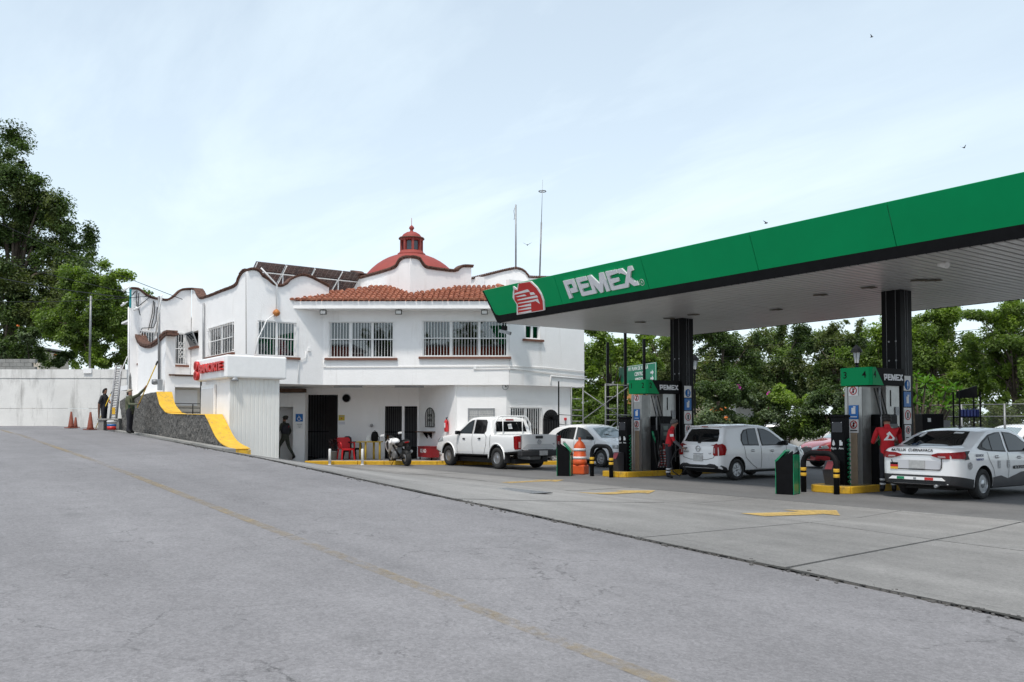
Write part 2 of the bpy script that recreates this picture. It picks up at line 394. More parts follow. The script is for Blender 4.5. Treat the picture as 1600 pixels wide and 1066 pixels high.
# forecourt: slabs near the street, darker asphalt under the canopy
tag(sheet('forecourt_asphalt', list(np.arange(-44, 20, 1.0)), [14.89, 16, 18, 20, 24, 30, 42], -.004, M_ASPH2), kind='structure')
fc = tag(sheet('forecourt', list(np.arange(-34, 14, 1.0)), list(np.arange(7.5, 14.9, .6))+[14.88], -.055, M_JOINT), kind='structure')
def Yl(X): return min(13.4, 11.3-.147*(X+6)) if X < -6 else 11.3
def Xl(X0, Y): return X0-(.135*(Y-8) if X0 > -9.5 else 0)
XL = [-34.7, -30.9, -27.1, -23.3, -19.5, -15.7, -11.9, -7.8, -5.72, -1.9, 1.9, 5.7, 9.5, 13.3]
def slab(x0, x1, row):
    n = 9 if x1-x0 > 3 else 6; g = .018
    vs, fs = [], []
    jit = random.uniform(-.006, .004)
    for i in range(n+1):
        for j in range(n+1):
            u, v = i/n, j/n
            Xm = x0+(x1-x0)*u
            ya, yb = (7.47, Yl(Xm)-g) if row == 0 else (Yl(Xm)+g, 14.86)
            if row == 0: ya += .02*mnoise.noise((Xm*1.3, 3, 0))
            Y = ya+(yb-ya)*v
            X = Xl(x0, Y)+g+(Xl(x1, Y)-Xl(x0, Y)-2*g)*u
            vs.append((X, Y, zgr(X, Y)+jit))
    m = n+1
    for i in range(n):
        for j in range(n): fs.append((i*m+j, (i+1)*m+j, (i+1)*m+j+1, i*m+j+1))
    k = len(vs)
    ring = [i*m for i in range(m)]+[n*m+j for j in range(1, m)]+[i*m+n for i in range(n-1, -1, -1)]+[j for j in range(n-1, 0, -1)]
    for a in ring: vs.append((vs[a][0], vs[a][1], vs[a][2]-.07))
    for q in range(len(ring)):
        a, b = ring[q], ring[(q+1) % len(ring)]; fs.append((b, a, k+q, k+(q+1) % len(ring)))
    me = bpy.data.meshes.new('concrete_slab'); me.from_pydata(vs, [], fs); me.update()
    link('concrete_slab', me, M_CONC, fc)
for a, b in zip(XL, XL[1:]):
    for row in (0, 1): slab(a, b, row)
# broken road edge: crumbled asphalt lip and debris along the joint
mb = MB(); rnd = random.Random(9)
for i in range(900):
    X = rnd.uniform(-27, -.5); Y = 7.43+rnd.gauss(0, .045)*(1+2.2*max(0, mnoise.noise((X*.5, 0, 4))))
    s_ = rnd.uniform(.006, .022); mb.box((X, Y, zgr(X, Y)-.008+s_*.2), (s_*1.8, s_*1.3, s_*.8), rnd.uniform(0, 3))
tag(mb.build('road_edge_rubble', mk('asphalt_crumbs', (.12, .115, .11), .95, .3, 30)), 'loose broken asphalt crumbs along the seam between road and forecourt', 'rubble', kind='stuff')
mb = MB()
for q, (wd, ph) in enumerate(((.035, 0), (.02, 5))):
    pts = []
    for i in range(240):
        X = -30+i*.125; wj = wd*(.45+2.6*max(0, mnoise.noise((X*.5, ph, 1)))+1.1*abs(mnoise.noise((X*3.1, 7, ph))))
        yy = 7.425+.05*mnoise.noise((X*.45, ph, 2))+.02*mnoise.noise((X*2.3, ph, 2)) if q == 0 else 7.62+.06*mnoise.noise((X*.3, 9, 3))
        if q == 1: wj = max(0.0015, .012*mnoise.noise((X*.25, 2, 8)))
        pts.append((X, yy, wj))
    dz = .006 if q == 0 else .010
    for a, b in zip(pts, pts[1:]):
        v = [mb.b.verts.new((p[0], p[1]+s*p[2], zgr(p[0], p[1])+dz)) for p, s in ((a, -1), (b, -1), (b, 1), (a, 1))]
        mb.b.faces.new(v)
tag(mb.build('road_seam', M_JOINT), kind='structure')
# painted centre line, worn
def paintmat(name, col, under, keep, sc_=3.0, wear=.12):
    m = mk(name, col, .7, .08, 6)
    nt = m.node_tree; p = nt.nodes['Principled BSDF']; L = nt.links.new; nn = nt.nodes.new
    src = p.inputs['Base Color'].links[0].from_socket
    geo = nn('ShaderNodeNewGeometry')
    a = nn('ShaderNodeTexNoise'); a.inputs['Scale'].default_value = sc_; a.inputs['Detail'].default_value = 10; a.inputs['Roughness'].default_value = .8; L(geo.outputs['Position'], a.inputs[0])
    b = nn('ShaderNodeTexNoise'); b.inputs['Scale'].default_value = .35; b.inputs['Detail'].default_value = 3; L(geo.outputs['Position'], b.inputs[0])
    s = nn('ShaderNodeMath'); s.operation = 'MULTIPLY_ADD'; L(b.outputs[0], s.inputs[0]); s.inputs[1].default_value = .6; L(a.outputs[0], s.inputs[2])
    mr = nn('ShaderNodeMapRange'); mr.inputs[1].default_value = keep; mr.inputs[2].default_value = keep+.22; L(s.outputs[0], mr.inputs[0])
    mr.inputs[2].default_value = keep+.30; mr.inputs[3].default_value = wear; mr.inputs[4].default_value = 1.0
    tb = nn('ShaderNodeBsdfTransparent'); ms = nn('ShaderNodeMixShader'); out_ = nt.nodes['Material Output']
    L(mr.outputs[0], ms.inputs[0]); L(p.outputs[0], ms.inputs[1]); L(tb.outputs[0], ms.inputs[2]); L(ms.outputs[0], out_.inputs[0]); return m
M_CLINE = paintmat('worn_centre_paint', (.345, .265, .145), (.205, .198, .205), .60, 5, .34)
M_ARROW = paintmat('arrow_paint', (.55, .37, .11), (.24, .21, .16), .74, 7)
def strip(name, pts, wd, dz, mat):
    vs, fs = [], []
    for x, y in pts: vs += [(x, y-wd/2, zgr(x, y-wd/2)+dz), (x, y+wd/2, zgr(x, y+wd/2)+dz)]
    for i in range(len(pts)-1): fs.append((2*i, 2*i+2, 2*i+3, 2*i+1))
    me = bpy.data.meshes.new(name); me.from_pydata(vs, [], fs); return link(name, me, mat)
tag(strip('centre_line', [(x, 3.86) for x in np.arange(-44, 8, .5)], .15, -.007, M_CLINE), kind='structure')
def arrow(X, Y0, Y1, w_, hw, hl):
    pts = [(X-w_/2, Y0), (X+w_/2, Y0), (X+w_/2, Y1-hl), (X+hw/2, Y1-hl), (X, Y1), (X-hw/2, Y1-hl), (X-w_/2, Y1-hl)]
    m = MB(); b = m.b; f = b.faces.new([b.verts.new((x, y, 0)) for x, y in pts])
    for k in np.arange(Y0+.2, Y1, .2): bmesh.ops.bisect_plane(b, geom=b.verts[:]+b.edges[:]+b.faces[:], plane_co=(0, k, 0), plane_no=(0, 1, 0))
    for v in b.verts: v.co.z = zgr(v.co.x, v.co.y)+.008
    return tag(m.build('painted_arrow', M_ARROW), kind='structure')
arrow(-9.42, 11.65, 13.95, .50, 1.15, .75); arrow(-14.6, 12.4, 14.6, .46, 1.1, .75); arrow(-18.8, 13.3, 15.3, .42, 1.0, .7)
# old white parking lines on the forecourt
tag(strip('lane_line', [(x, 14.70) for x in np.arange(-13, 1, .5)], .035, .006, paintmat('old_white_paint', (.42, .42, .41), (.245, .24, .235), .74, 9)), kind='structure')
# drain grate
dg = thing('drain_grate', 'long black iron drain grate let into the concrete forecourt slabs near the road', 'drain grate', (-14.25, 10.45, zgr(-14.25, 10.45)), R(0))
mb = MB(); mb.box((0, 0, .004), (1.5, .5, .012)); mb.build('frame', M_JOINT, dg)
mb = MB()
for i in range(15): mb.box((-.7+i*.1, 0, .014), (.03, .46, .012))
for j in range(5): mb.box((0, -.2+j*.1, .016), (1.46, .022, .012))
tag(mb.build('grille', M_GREY, dg), kind='stuff')

# ------------------------------------------------------------------ glass that shows what is behind it
def seeglass(name, tint=(.5, .55, .56), a=.55):
    m = bpy.data.materials.new(name); m.use_nodes = True; MATS[name] = m
    nt = m.node_tree; nt.nodes.clear(); nn = nt.nodes.new; L = nt.links.new
    o = nn('ShaderNodeOutputMaterial'); t = nn('ShaderNodeBsdfTransparent'); t.inputs[0].default_value = (*tint, 1)
    g = nn('ShaderNodeBsdfGlossy'); g.inputs['Roughness'].default_value = .02; g.inputs[0].default_value = (.95, .97, 1, 1)
    f = nn('ShaderNodeFresnel'); f.inputs[0].default_value = 1.95
    x = nn('ShaderNodeMixShader'); L(f.outputs[0], x.inputs[0]); L(t.outputs[0], x.inputs[1]); L(g.outputs[0], x.inputs[2]); L(x.outputs[0], o.inputs[0]); return m
M_SEE = seeglass('clear_pane')

class Plane:
    """vertical wall plane through A with horizontal direction d; outward normal n"""
    def __init__(s, A, B):
        s.A = Vector((A[0], A[1])); s.B = Vector((B[0], B[1])); s.d = (s.B-s.A).normalized(); s.len = (s.B-s.A).length
        n = Vector((s.d.y, -s.d.x)); s.n = n if n.dot(-s.A) > 0 else -n
    def hit(s, x, y):
        d = sight(x, y); n = s.n; num = (s.A.x-EY[0])*n.x+(s.A.y-EY[1])*n.y; t = num/(d[0]*n.x+d[1]*n.y)
        p = EY+d*t; return ((Vector((p[0], p[1]))-s.A).dot(s.d), float(p[2]))
    def P(s, a, z, out=0): return Vector((s.A.x+s.d.x*a+s.n.x*out, s.A.y+s.d.y*a+s.n.y*out, z))
    def s(s, x, y=600): return s.hit(x, y)[0]
    def box(s, mb, a0, a1, z0, z1, o0, o1, mi=None):
        c = s.P((a0+a1)/2, (z0+z1)/2, (o0+o1)/2); mb.box(c, (abs(a1-a0), abs(o1-o0), abs(z1-z0)), math.atan2(s.d.y, s.d.x), mi); return mb
    def nrm(s): return Vector((s.n.x, s.n.y, 0))
def adopt(o, root):
    o.parent = root; o.matrix_parent_inverse = Matrix.Translation(-Vector(root.location)); return o

bld = thing('station_building', 'white two storey rendered office building with curved brick parapets, tiled eave and red dome', 'building', (-31.5, 14.5, 0))
XA = -30.94; YB = 10.59; X1 = -37.93
PF = Plane((-30.94, 13.50), (-26.85, 19.18))        # diagonal front
PV = Plane((XA, YB), (XA, 13.50))                   # short face left of it
PU = Plane((X1, YB), (XA, YB))                      # long face along the road
PW = Plane((X1, 8.15), (X1, YB))                    # set back face at the far left
PR = Plane((-26.85, 19.20), (-26.85, 22.90))        # right hand face
Z1 = 3.0
def brick_coping(plane, pts, name='brick_coping', th=.40, h=.082, ext=.05):
    """row of small bricks laid over a curved wall top; pts in (s,z)"""
    m = MB(); rr = random.Random(len(pts)*7+int(pts[0][0]*10)); 
    L_ = [0]
    for a, b in zip(pts, pts[1:]): L_.append(L_[-1]+math.dist(a, b))
    n = max(2, int(L_[-1]/.075))
    for i in range(n):
        t = (i+.5)/n*L_[-1]; k = max(j for j in range(len(pts)-1) if L_[j] <= t)
        f = (t-L_[k])/(L_[k+1]-L_[k]); a = pts[k][0]+(pts[k+1][0]-pts[k][0])*f; z = pts[k][1]+(pts[k+1][1]-pts[k][1])*f
        ang = math.atan2(pts[k+1][1]-pts[k][1], pts[k+1][0]-pts[k][0])
        d3 = Vector((plane.d.x, plane.d.y, 0)); n3 = plane.nrm(); rot = Matrix((d3, n3, Vector((0, 0, 1)).cross(d3) if False else Vector((0, 0, 1)))).transposed()
        rot = rot @ Matrix.Rotation(-ang, 3, 'Y') if n3.cross(Vector((0, 0, 1))).dot(d3) > 0 else rot @ Matrix.Rotation(-ang, 3, 'Y')
        for lay in range(2):
            m.box(plane.P(a, z+.03+lay*h*.55, -th/2+ext+rr.uniform(-.008, .008)+(.03 if lay else 0)), (.066, th+rr.uniform(-.02, .02), h*.52), rot=rot)
    o = adopt(m.build(name, M_BRICK), bld); tag(o, kind='stuff'); return o
def opened(plane, x0, x1, ya, yb):
    """px rectangle -> (s0,s1,z0,z1) on the plane, ya/yb measured at x0"""
    a, za = plane.hit(x0, ya); b, _ = plane.hit(x1, ya); _, zb = plane.hit(x0, yb)
    return (min(a, b), max(a, b), min(za, zb), max(za, zb))
def pxs(plane, pts): return [plane.hit(x, y) for x, y in pts]
def dense(pts, n=3):
    """smooth Catmull-Rom through the survey points"""
    P = [Vector(p) for p in pts]; P = [P[0]*2-P[1]]+P+[P[-1]*2-P[-2]]; o = []
    for i in range(1, len(P)-2):
        for k in range(n):
            t = k/n; a, b, c, d = P[i-1:i+3]
            o.append(tuple(.5*((2*b)+(c-a)*t+(2*a-5*b+4*c-d)*t*t+(3*b-a-3*c+d)*t**3)))
    o.append(tuple(P[-2])); return o

# parapet curves
cv = dense(pxs(PV, [(386.5, 424), (392.7, 422.5), (401, 423.5), (407, 428), (410, 433), (418, 437.7), (425, 444), (433, 448), (441, 448.5), (448, 445), (453.5, 439), (460, 435.5), (468, 432.3), (476, 431.8), (486, 435), (499, 441.5), (514, 449.5)]), 2)
cu = dense(pxs(PU, [(300, 453.6), (305, 453.8), (308.4, 460), (313.4, 468), (322, 466), (332, 462.8), (349, 456), (362, 451.5), (367.5, 448.6), (371.5, 444.5), (374, 437), (377.6, 430), (381, 426), (385, 424)]), 2)
cw = dense(pxs(PW, [(204.5, 452.6), (214, 453), (220, 456), (227, 462), (236, 466.5), (244, 468.5), (253, 470), (261, 470.5), (269, 467), (276, 461), (282, 455.5), (290, 453.8), (299, 453.6)]), 2)
win_F = [opened(PF, 514, 615.5, 502, 559.5), opened(PF, 660.5, 793, 500.5, 557.5)]
win_V = [opened(PV, 403, 463, 500, 556)]
win_U = [opened(PU, 325.5, 365.5, 514, 558.5), opened(PU, 298.5, 310, 519.5, 543)]
win_W = [opened(PW, 220, 290, 517, 568)]
win_R = [opened(PR, 821, 843.5, 507, 529.5)]

w1 = MB()
wall_mesh(w1, PF.A, PF.B, [(0, Z1), (PF.len, Z1), (PF.len, 6.0), (0, 6.0)], win_F, .22, -PF.n)
wall_mesh(w1, PV.A, PV.B, [(0, Z1), (max(p[0] for p in cv), Z1)]+list(reversed(cv)), win_V, .24, -PV.n)
wall_mesh(w1, PU.A, PU.B, [(0, 2.7), (PU.len, 2.7)]+list(reversed(cu)), win_U, .24, -PU.n)
wall_mesh(w1, PW.A, PW.B, [(cw[0][0], .5), (PW.len, .5)]+list(reversed(cw)), win_W, .24, -PW.n)
wall_mesh(w1, PR.A, PR.B, [(0, Z1), (PR.len, Z1), (PR.len, 7.0), (0, 7.0)], win_R, .22, -PR.n)
adopt(w1.build('upper_wall', M_WHITE), bld)
brick_coping(PV, cv); brick_coping(PU, cu); brick_coping(PW, cw)

# floor slab of the upper storey, roof slab and the dark core behind the windows
def footprint(off):
    f = FWD*off
    return [(X1-4, 8.6+off), (X1-off, 8.6), (X1-off, YB+off), (XA-off, YB+off), (XA-off, 13.5+off*.6), (PF.B.x-off, PF.B.y+off*.6), (-26.85-off, 22.9-.25), (-34, 22.65), (X1-4, 22.65)]
m = MB(); xy = lambda a, b, t: (a, b, t)
m.prism(footprint(.05), xy, Z1+.002, Z1+.2); m.prism(footprint(.05), xy, 5.98, 6.06)
adopt(m.build('floor_slab', M_WHITE), bld)
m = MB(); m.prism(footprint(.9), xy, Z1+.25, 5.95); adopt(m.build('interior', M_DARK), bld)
m = MB(); m.prism([(-42, 23.5), (-30.5, 22.7), (-30.5, 22.9), (-42, 23.8)], xy, .1, 6.3); m.prism([(-27.2, 22.75), (-30.6, 22.75), (-30.6, 22.95), (-27.2, 22.95)], xy, Z1, 6.9); adopt(m.build('rear_wall', M_WHITE), bld)

def window(plane, rect, n_mull, n_bars, name='window', frame=M_WPAINT, glass=M_SEE, bars=M_WPAINT, curtain=None, sill=True, mid=True, barout=.06, extra=()):
    s0, s1, z0, z1 = rect; fw = .055
    m = MB()
    plane.box(m, s0, s1, z0, z0+fw, -.12, -.05); plane.box(m, s0, s1, z1-fw, z1, -.12, -.05)
    plane.box(m, s0, s0+fw, z0+fw, z1-fw, -.12, -.05); plane.box(m, s1-fw, s1, z0+fw, z1-fw, -.12, -.05)
    for k in range(1, n_mull):
        a = s0+(s1-s0)*k/n_mull; plane.box(m, a-.045, a+.045, z0+fw, z1-fw, -.125, -.045)
    wo = adopt(m.build(name, frame), bld)
    for k in range(n_mull):
        a = s0+(s1-s0)*k/n_mull+.04; b = s0+(s1-s0)*(k+1)/n_mull-.04
        g = MB(); plane.box(g, a, b, z0+.04, z1-.04, -.094, -.088); g.build('pane', glass, wo)
    if curtain:
        for (ca, cb, cz0, cz1, cm) in curtain:
            g = MB(); a = s0+(s1-s0)*ca; b = s0+(s1-s0)*cb; n = max(3, int((b-a)/.055))
            for i in range(n):
                u = a+(b-a)*(i+.5)/n; plane.box(g, u-(b-a)/n*.47, u+(b-a)/n*.47, z0+(z1-z0)*cz0, z0+(z1-z0)*cz1, -.30-.03*(i % 2), -.27-.03*(i % 2))
            tag(g.build('curtain', cm, wo), kind='stuff')
    if n_bars:
        g = MB()
        for i in range(n_bars+1):
            a = s0+(s1-s0)*i/n_bars; plane.box(g, a-.0065, a+.0065, z0, z1, barout-.0065, barout+.0065)
        for z in (z0+.01, z1-.01)+(((z0+z1)/2,) if mid else ()): plane.box(g, s0-.02, s1+.02, z-.014, z+.014, barout-.014, barout+.014)
        for a in (s0, s1):
            for z in (z0+.1, z1-.1): plane.box(g, a-.012, a+.012, z-.012, z+.012, -.1, barout)
        tag(g.build('window_bars', bars, wo), kind='stuff')
    if sill:
        g = MB(); plane.box(g, s0-.14, s1+.14, z0-.085, z0-.005, -.1, .10); g.build('sill', M_BROWN, wo)
    return wo
window(PF, win_F[0], 3, 22); window(PF, win_F[1], 3, 28)
M_BLIND = mk('grey_blue_blind', (.16, .19, .24), .8, .1, 3)
window(PV, win_V[0], 2, 13, curtain=[(.02, .98, 0, 1, M_BLIND)])
window(PU, win_U[0], 2, 11, curtain=[(.02, .98, 0, 1, M_CURTW)]); 
window(PW, win_W[0], 3, 18, curtain=[(.02, .98, 0, 1, M_BLIND)])
window(PR, win_R[0], 2, 0)
# small awning sash hanging open
s0, s1, z0, z1 = win_U[1]
m = MB(); c = PU.P((s0+s1)/2, (z0+z1)/2-.03, .13); rt = Matrix.Rotation(R(22), 3, 'X')
m.box(c, (s1-s0+.04, .04, z1-z0), rot=rt); sash = adopt(m.build('window', M_GREY), bld)
m = MB(); m.box(c+Vector((0, -.024, 0)), (s1-s0-.1, .008, z1-z0-.14), rot=rt); m.build('pane', M_GLASS, sash)
m = MB(); PU.box(m, s0-.1, s1+.12, z0-.10, z0-.02, -.05, .12); m.build('sill', M_BROWN, sash)

# tiled eave
d0 = 32.3; a0 = on_D(440, 470, d0); a1 = on_D(815, 470, d0)
ZE, SL = 6.08, .36
m = MB()
pl = Plane((a0.x, a0.y), (a1.x, a1.y))
pl.box(m, 0, pl.len, 5.80, 6.07, -.16, 0); pl.box(m, 0, pl.len, 5.80, 5.90, -.9, -.16)
adopt(m.build('eave', M_WHITE), bld)
rl = 34.75-d0
def roofp(a, t, up=0): 
    p = pl.P(a, ZE+SL*t+up, -t); return p
hipend = pl.hit(732, 449)[0]*1.0+.15
m = MB(); b = m.b
left = lambda t: (0.05+t*1.38)   # follows the face left of the roof
q = [roofp(0.0, .03), roofp(pl.len, .03), roofp(pl.len-.9, rl), roofp(left(rl)-.1, rl)]
m.prism([(0, 0), (1, 0), (1, 1), (0, 1)], lambda u, v, t: tuple((q[0].lerp(q[1], u)).lerp(q[3].lerp(q[2], u), v)+Vector((0, 0, t))), -.03, 0)
adopt(m.build('roof', M_TERRA), bld)
def barrel(mb, p, q, r, n=5, over=True):
    """half-round clay tile from p (low) to q (high)"""
    d = (q-p).normalized(); sx = Vector((pl.d.x, pl.d.y, 0)); nz = sx.cross(d).normalized()
    if nz.z < 0: nz = -nz
    A, B = [], []
    for k in range(n+1):
        a = math.pi*k/n; off = sx*math.cos(a)+nz*math.sin(a)
        A.append(mb.b.verts.new(p+off*r*1.08)); B.append(mb.b.verts.new(q+off*r*.86))
    for k in range(n): 
        f = mb.b.faces.new((A[k], A[k+1], B[k+1], B[k])); f.smooth = True
    mb.b.faces.new(A)
mt = MB(); rr = random.Random(3); pitch = .195; courses = 8
ncol = int(pl.len/pitch)
for i in range(ncol+1):
    for j in range(courses):
        t0 = -.08+j*(rl+.1)/courses; t1 = t0+(rl+.1)/courses+.06
        a = i*pitch
        if a < left(t0)-.15 or a > pl.len-.9*t0/rl+.05: continue
        jx = rr.uniform(-.012, .012); lf = rr.uniform(.0, .02)
        barrel(mt, roofp(a+jx, t0, .045+lf), roofp(a+jx, t1, .02), .085)
for i in range(5):   # hip tiles
    u = i/5; p = q[1].lerp(q[2], u)+Vector((0, 0, .07)); r_ = q[1].lerp(q[2], u+.22)+Vector((0, 0, .05)); barrel(mt, p, r_, .12)
tag(adopt(mt.build('roof_tile', M_TERRA), bld), kind='stuff')

# square drum with curved parapets, dome and lantern
dc = on_D(641, 440, 33.3)
PDl = Plane((dc.x-5.0, dc.y), (dc.x, dc.y)); PDr = Plane((dc.x, dc.y), (dc.x, dc.y+3.3))
cl_ = dense(pxs(PDl, [(550, 427), (554, 427), (557.5, 429), (560, 434), (563, 436), (575, 433), (590, 429), (605, 424.5), (617, 420), (622, 415), (625, 409), (630, 405.5), (636, 404), (641, 404)]), 2)
cr_ = dense(pxs(PDr, [(641, 404), (648, 404.3), (655, 407), (659, 413), (664, 419), (672, 421), (690, 423.5), (711, 425.5), (717, 422), (722, 418.3), (730, 418), (739, 418.5)]), 2)
m = MB()
wall_mesh(m, PDl.A, PDl.B, [(cl_[0][0], 5.9), (PDl.len, 5.9)]+list(reversed(cl_)), [], .3, -PDl.n)
wall_mesh(m, PDr.A, PDr.B, [(0, 5.9), (cr_[-1][0]-.08, 5.9), (cr_[-1][0]-.08, cr_[-1][1])]+list(reversed(cr_))[1:], [], .3, -PDr.n)
m.box((dc.x-2.6, dc.y+2.0, 6.75), (4.2, 3.2, .6)); m.box((dc.x-4.3, dc.y+1.6, 6.7), (.3, 3.0, 1.6)); m.box((dc.x-2.4, dc.y+3.4, 6.7), (4.4, .3, 1.6))
adopt(m.build('drum_wall', M_WHITE), bld)
brick_coping(PDl, cl_, h=.10); brick_coping(PDr, cr_, h=.10)
dm = on_D(643, 397, 37.5); ct = Vector((dm.x, dm.y, 0)); za = dm.z; RS = 2.41
m = MB(); prof = []
for k in range(15):
    a = R(90)*k/14; prof.append((max(.0001, min(RS*math.sin(a), 2.08)), za-RS+RS*math.cos(a)))
m.lathe(list(reversed(prof)), 40, c=ct); dome = adopt(m.build('dome', M_DOME), bld)
sc_ = 37.5/1370
def zpx(y): return EYE+(661-y)*sc_*.997
m = MB(); m.lathe([(.60, zpx(399)), (.60, zpx(395)), (.54, zpx(394)), (.50, zpx(391)), (.46, zpx(391))], 24, c=ct)
# eight piers with arches between
zb0, zt0 = zpx(391), zpx(371.5)
m.lathe([(.36, zb0), (.36, zt0)], 8, c=ct, smooth=False)
for k in range(8):
    a = R(45*k+22.5); m.box(ct+Vector((.44*math.cos(a), .44*math.sin(a), (zb0+zt0)/2)), (.10, .10, zt0-zb0), a)
m.lathe([(.455, zt0-.1), (.49, zt0-.1), (.49, zt0), (.53, zt0+.02), (.53, zt0+.06), (.43, zt0+.08), (.43, zt0+.10), (.36, zt0+.20), (.22, zt0+.29), (.08, zt0+.33), (.06, zt0+.40), (.115, zt0+.47), (.10, zt0+.53), (.03, zt0+.60), (.012, zt0+.62), (.010, zt0+.92), (.0001, zt0+.93)], 24, c=ct)
lan = m.build('lantern', M_DOME, dome)
m = MB()
for k in range(8):
    a = R(45*k); d = Vector((math.cos(a), math.sin(a), 0)); s = Vector((-d.y, d.x, 0))
    pts = [(-.10, 0), (.10, 0)]+[(.10*math.cos(R(t)), .30+.10*math.sin(R(t))) for t in range(0, 181, 30)]
    m.prism(pts, lambda u, v, t: tuple(ct+d*(.372+t)+s*u+Vector((0, 0, zb0+.04+v))), -.03, .0)
m.build('opening', M_BGLASS, dome)
m = MB()
m.lathe([(.47, zt0-.01), (.555, zt0+.0), (.555, zt0+.035), (.47, zt0+.04)], 24, c=ct); m.build('brick_trim', M_BRICK, dome)

# gable wall at the right behind the eave
ga, gb = on_D(729, 440, 35.6), on_D(905, 440, 35.6); PG = Plane((ga.x, ga.y), (gb.x, gb.y))
cg = dense(pxs(PG, [(731, 438.5), (745, 435), (765, 430), (785, 425), (800, 421.8), (807, 421), (815, 423), (821, 427), (826, 433), (832, 435), (900, 436)]), 2)
m = MB(); wall_mesh(m, PG.A, PG.B, [(cg[0][0], 6.0), (cg[-1][0], 6.0)]+list(reversed(cg)), [], .3, -PG.n); adopt(m.build('gable_wall', M_WHITE), bld)
brick_coping(PG, cg)

# ---- ground floor
M_CREAMW = mk('cream_render', (.66, .62, .54), .9, .05, 2)
E_ = on_D(654, 700, 35.4); G_ = on_D(711, 700, 33.15)
PB = Plane(on_D(441, 700, 35.4).xy, E_.xy)     # recessed back wall
PE = Plane((E_.x, E_.y), (G_.x, E_.y))         # return wall with extinguisher
PH = Plane(on_D(711, 700, 33.2).xy, on_D(791, 700, 33.2).xy)
PQ = Plane((PH.B.x, PH.B.y), (PH.B.x, PH.B.y+3.2))
m = MB()
gate = opened(PB, 478, 528, 617, 714); gate = (gate[0], gate[1], -.2, gate[3])
d1 = opened(PB, 601.5, 628, 635, 715); d2 = opened(PB, 632, 653, 635, 715)
d1 = (d1[0], d1[1], .1, d1[3]); d2 = (d2[0], PB.len-.06, .1, d2[3])
wall_mesh(m, PB.A, PB.B, [(-1.5, -.2), (PB.len, -.2), (PB.len, Z1), (-1.5, Z1)], [gate, d1, d2], .2, -PB.n)
wall_mesh(m, PE.A, PE.B, [(0, -.2), (PE.len, -.2), (PE.len, Z1), (0, Z1)], [], .2, -PE.n)
hole_h = [opened(PH, 731, 773, 638, 672)]
wall_mesh(m, PH.A, PH.B, [(0, -.2), (PH.len, -.2), (PH.len, Z1), (0, Z1)], [], .2, -PH.n)
wq = opened(PQ, 797, 846, 636, 682)
aq = opened(PQ, 848.5, 872.5, 640, 690)
qe = PQ.s(891, 650)
wall_mesh(m, PQ.A, PQ.B, [(0, -.2), (qe, -.2), (qe, Z1), (0, Z1)], [wq, (aq[0], aq[1], .1, aq[3]-.35)], .2, -PQ.n)
m.box((PQ.A.x-2.2, PQ.A.y+qe, 1.4), (4.2, .2, 3.2))
adopt(m.build('lower_wall', M_WHITE), bld)
# pillar with the wheelchair sign, door beside it (guard walks in here)
PP = Plane(on_D(425, 700, 34.7).xy, on_D(476, 700, 34.7).xy)
m = MB(); dr = opened(PP, 430, 458, 636, 716)
wall_mesh(m, PP.A, PP.B, [(-1.2, -.2), (PP.len, -.2), (PP.len, 2.75), (-1.2, 2.75)], [(dr[0]-1.0, dr[1], -.1, dr[3])], .55, -PP.n)
# side faces of the recess: wing back walls
adopt(m.build('entrance_pillar', M_WHITE), bld)
m = MB(); c = PP.P(PP.s(462), 2.86, .1); PP.box(m, PP.s(436), PP.s(478), 2.78, 2.92, -.1, .22); adopt(m.build('timber_beam', M_WOOD), bld)
# dark hall behind the gate
m = MB(); PB.box(m, gate[0]-1.4, gate[1]+.4, -.1, gate[3]+.2, -4.2, -4.1); PB.box(m, gate[1]+.25, gate[1]+.3, -.1, gate[3]+.2, -4.2, -.2); PB.box(m, gate[0]-1.5, gate[0]-1.4, -.1, gate[3]+.2, -4.2, -.2)
PB.box(m, gate[0]-1.4, gate[1]+.4, gate[3]+.02, gate[3]+.2, -4.2, -.2); PB.box(m, d1[0]-.4, d2[1]+.3, .0, d1[3]+.2, -2.2, -2.1)
adopt(m.build('hall', mk('hall_wall', (.30, .30, .31), .9, .1, 2)), bld)
m = MB()
for i in range(7): PB.box(m, gate[0]+.1+i*.11, gate[0]+.12+i*.11, 0, gate[3], -.16, -.14)
PB.box(m, gate[0]+.05, gate[0]+.9, 1.2, 1.23, -.17, -.13); adopt(m.build('gate', M_BLACK), bld)
for d in (d1, d2):
    m = MB(); n = 8; a, b_, z0, z1 = d
    for i in range(n+1): PB.box(m, a+(b_-a)*i/n-.010, a+(b_-a)*i/n+.010, z0, z1, -.08, -.06)
    for z in (z0+.03, z0+.5, z0+1.1, z1-.03): PB.box(m, a, b_, z-.018, z+.018, -.09, -.055)
    PB.box(m, a, b_, z0, z0+.5, -.075, -.068)
    adopt(m.build('door', M_BLACK), bld)
# right window with white ornamental grille, arched black gate
window(PQ, wq, 2, 14, bars=M_WPAINT, sill=False, mid=False, barout=.03)
m = MB(); s0, s1, z0, z1 = aq; cxx = (s0+s1)/2; rad = (s1-s0)/2; zc = z1-rad
pts = [(s0, .15), (s1, .15)]+[(cxx+rad*math.cos(R(t)), zc+rad*math.sin(R(t))) for t in range(0, 181, 15)]
m.prism(pts, lambda u, v, t: tuple(PQ.P(u, v, t)), .005, .02, mi=0)
for t in range(0, 181, 20):
    a = R(t); m.tube([PQ.P(cxx, zc, .03), PQ.P(cxx+rad*math.cos(a), zc+rad*math.sin(a), .03)], .012, 4, mi=1)
for i in range(7): PQ.box(m, s0+(s1-s0)*i/6-.01, s0+(s1-s0)*i/6+.01, .15, zc, .02, .04, mi=1)
adopt(m.build('arched_gate', [M_DARK, M_BLACK]), bld)
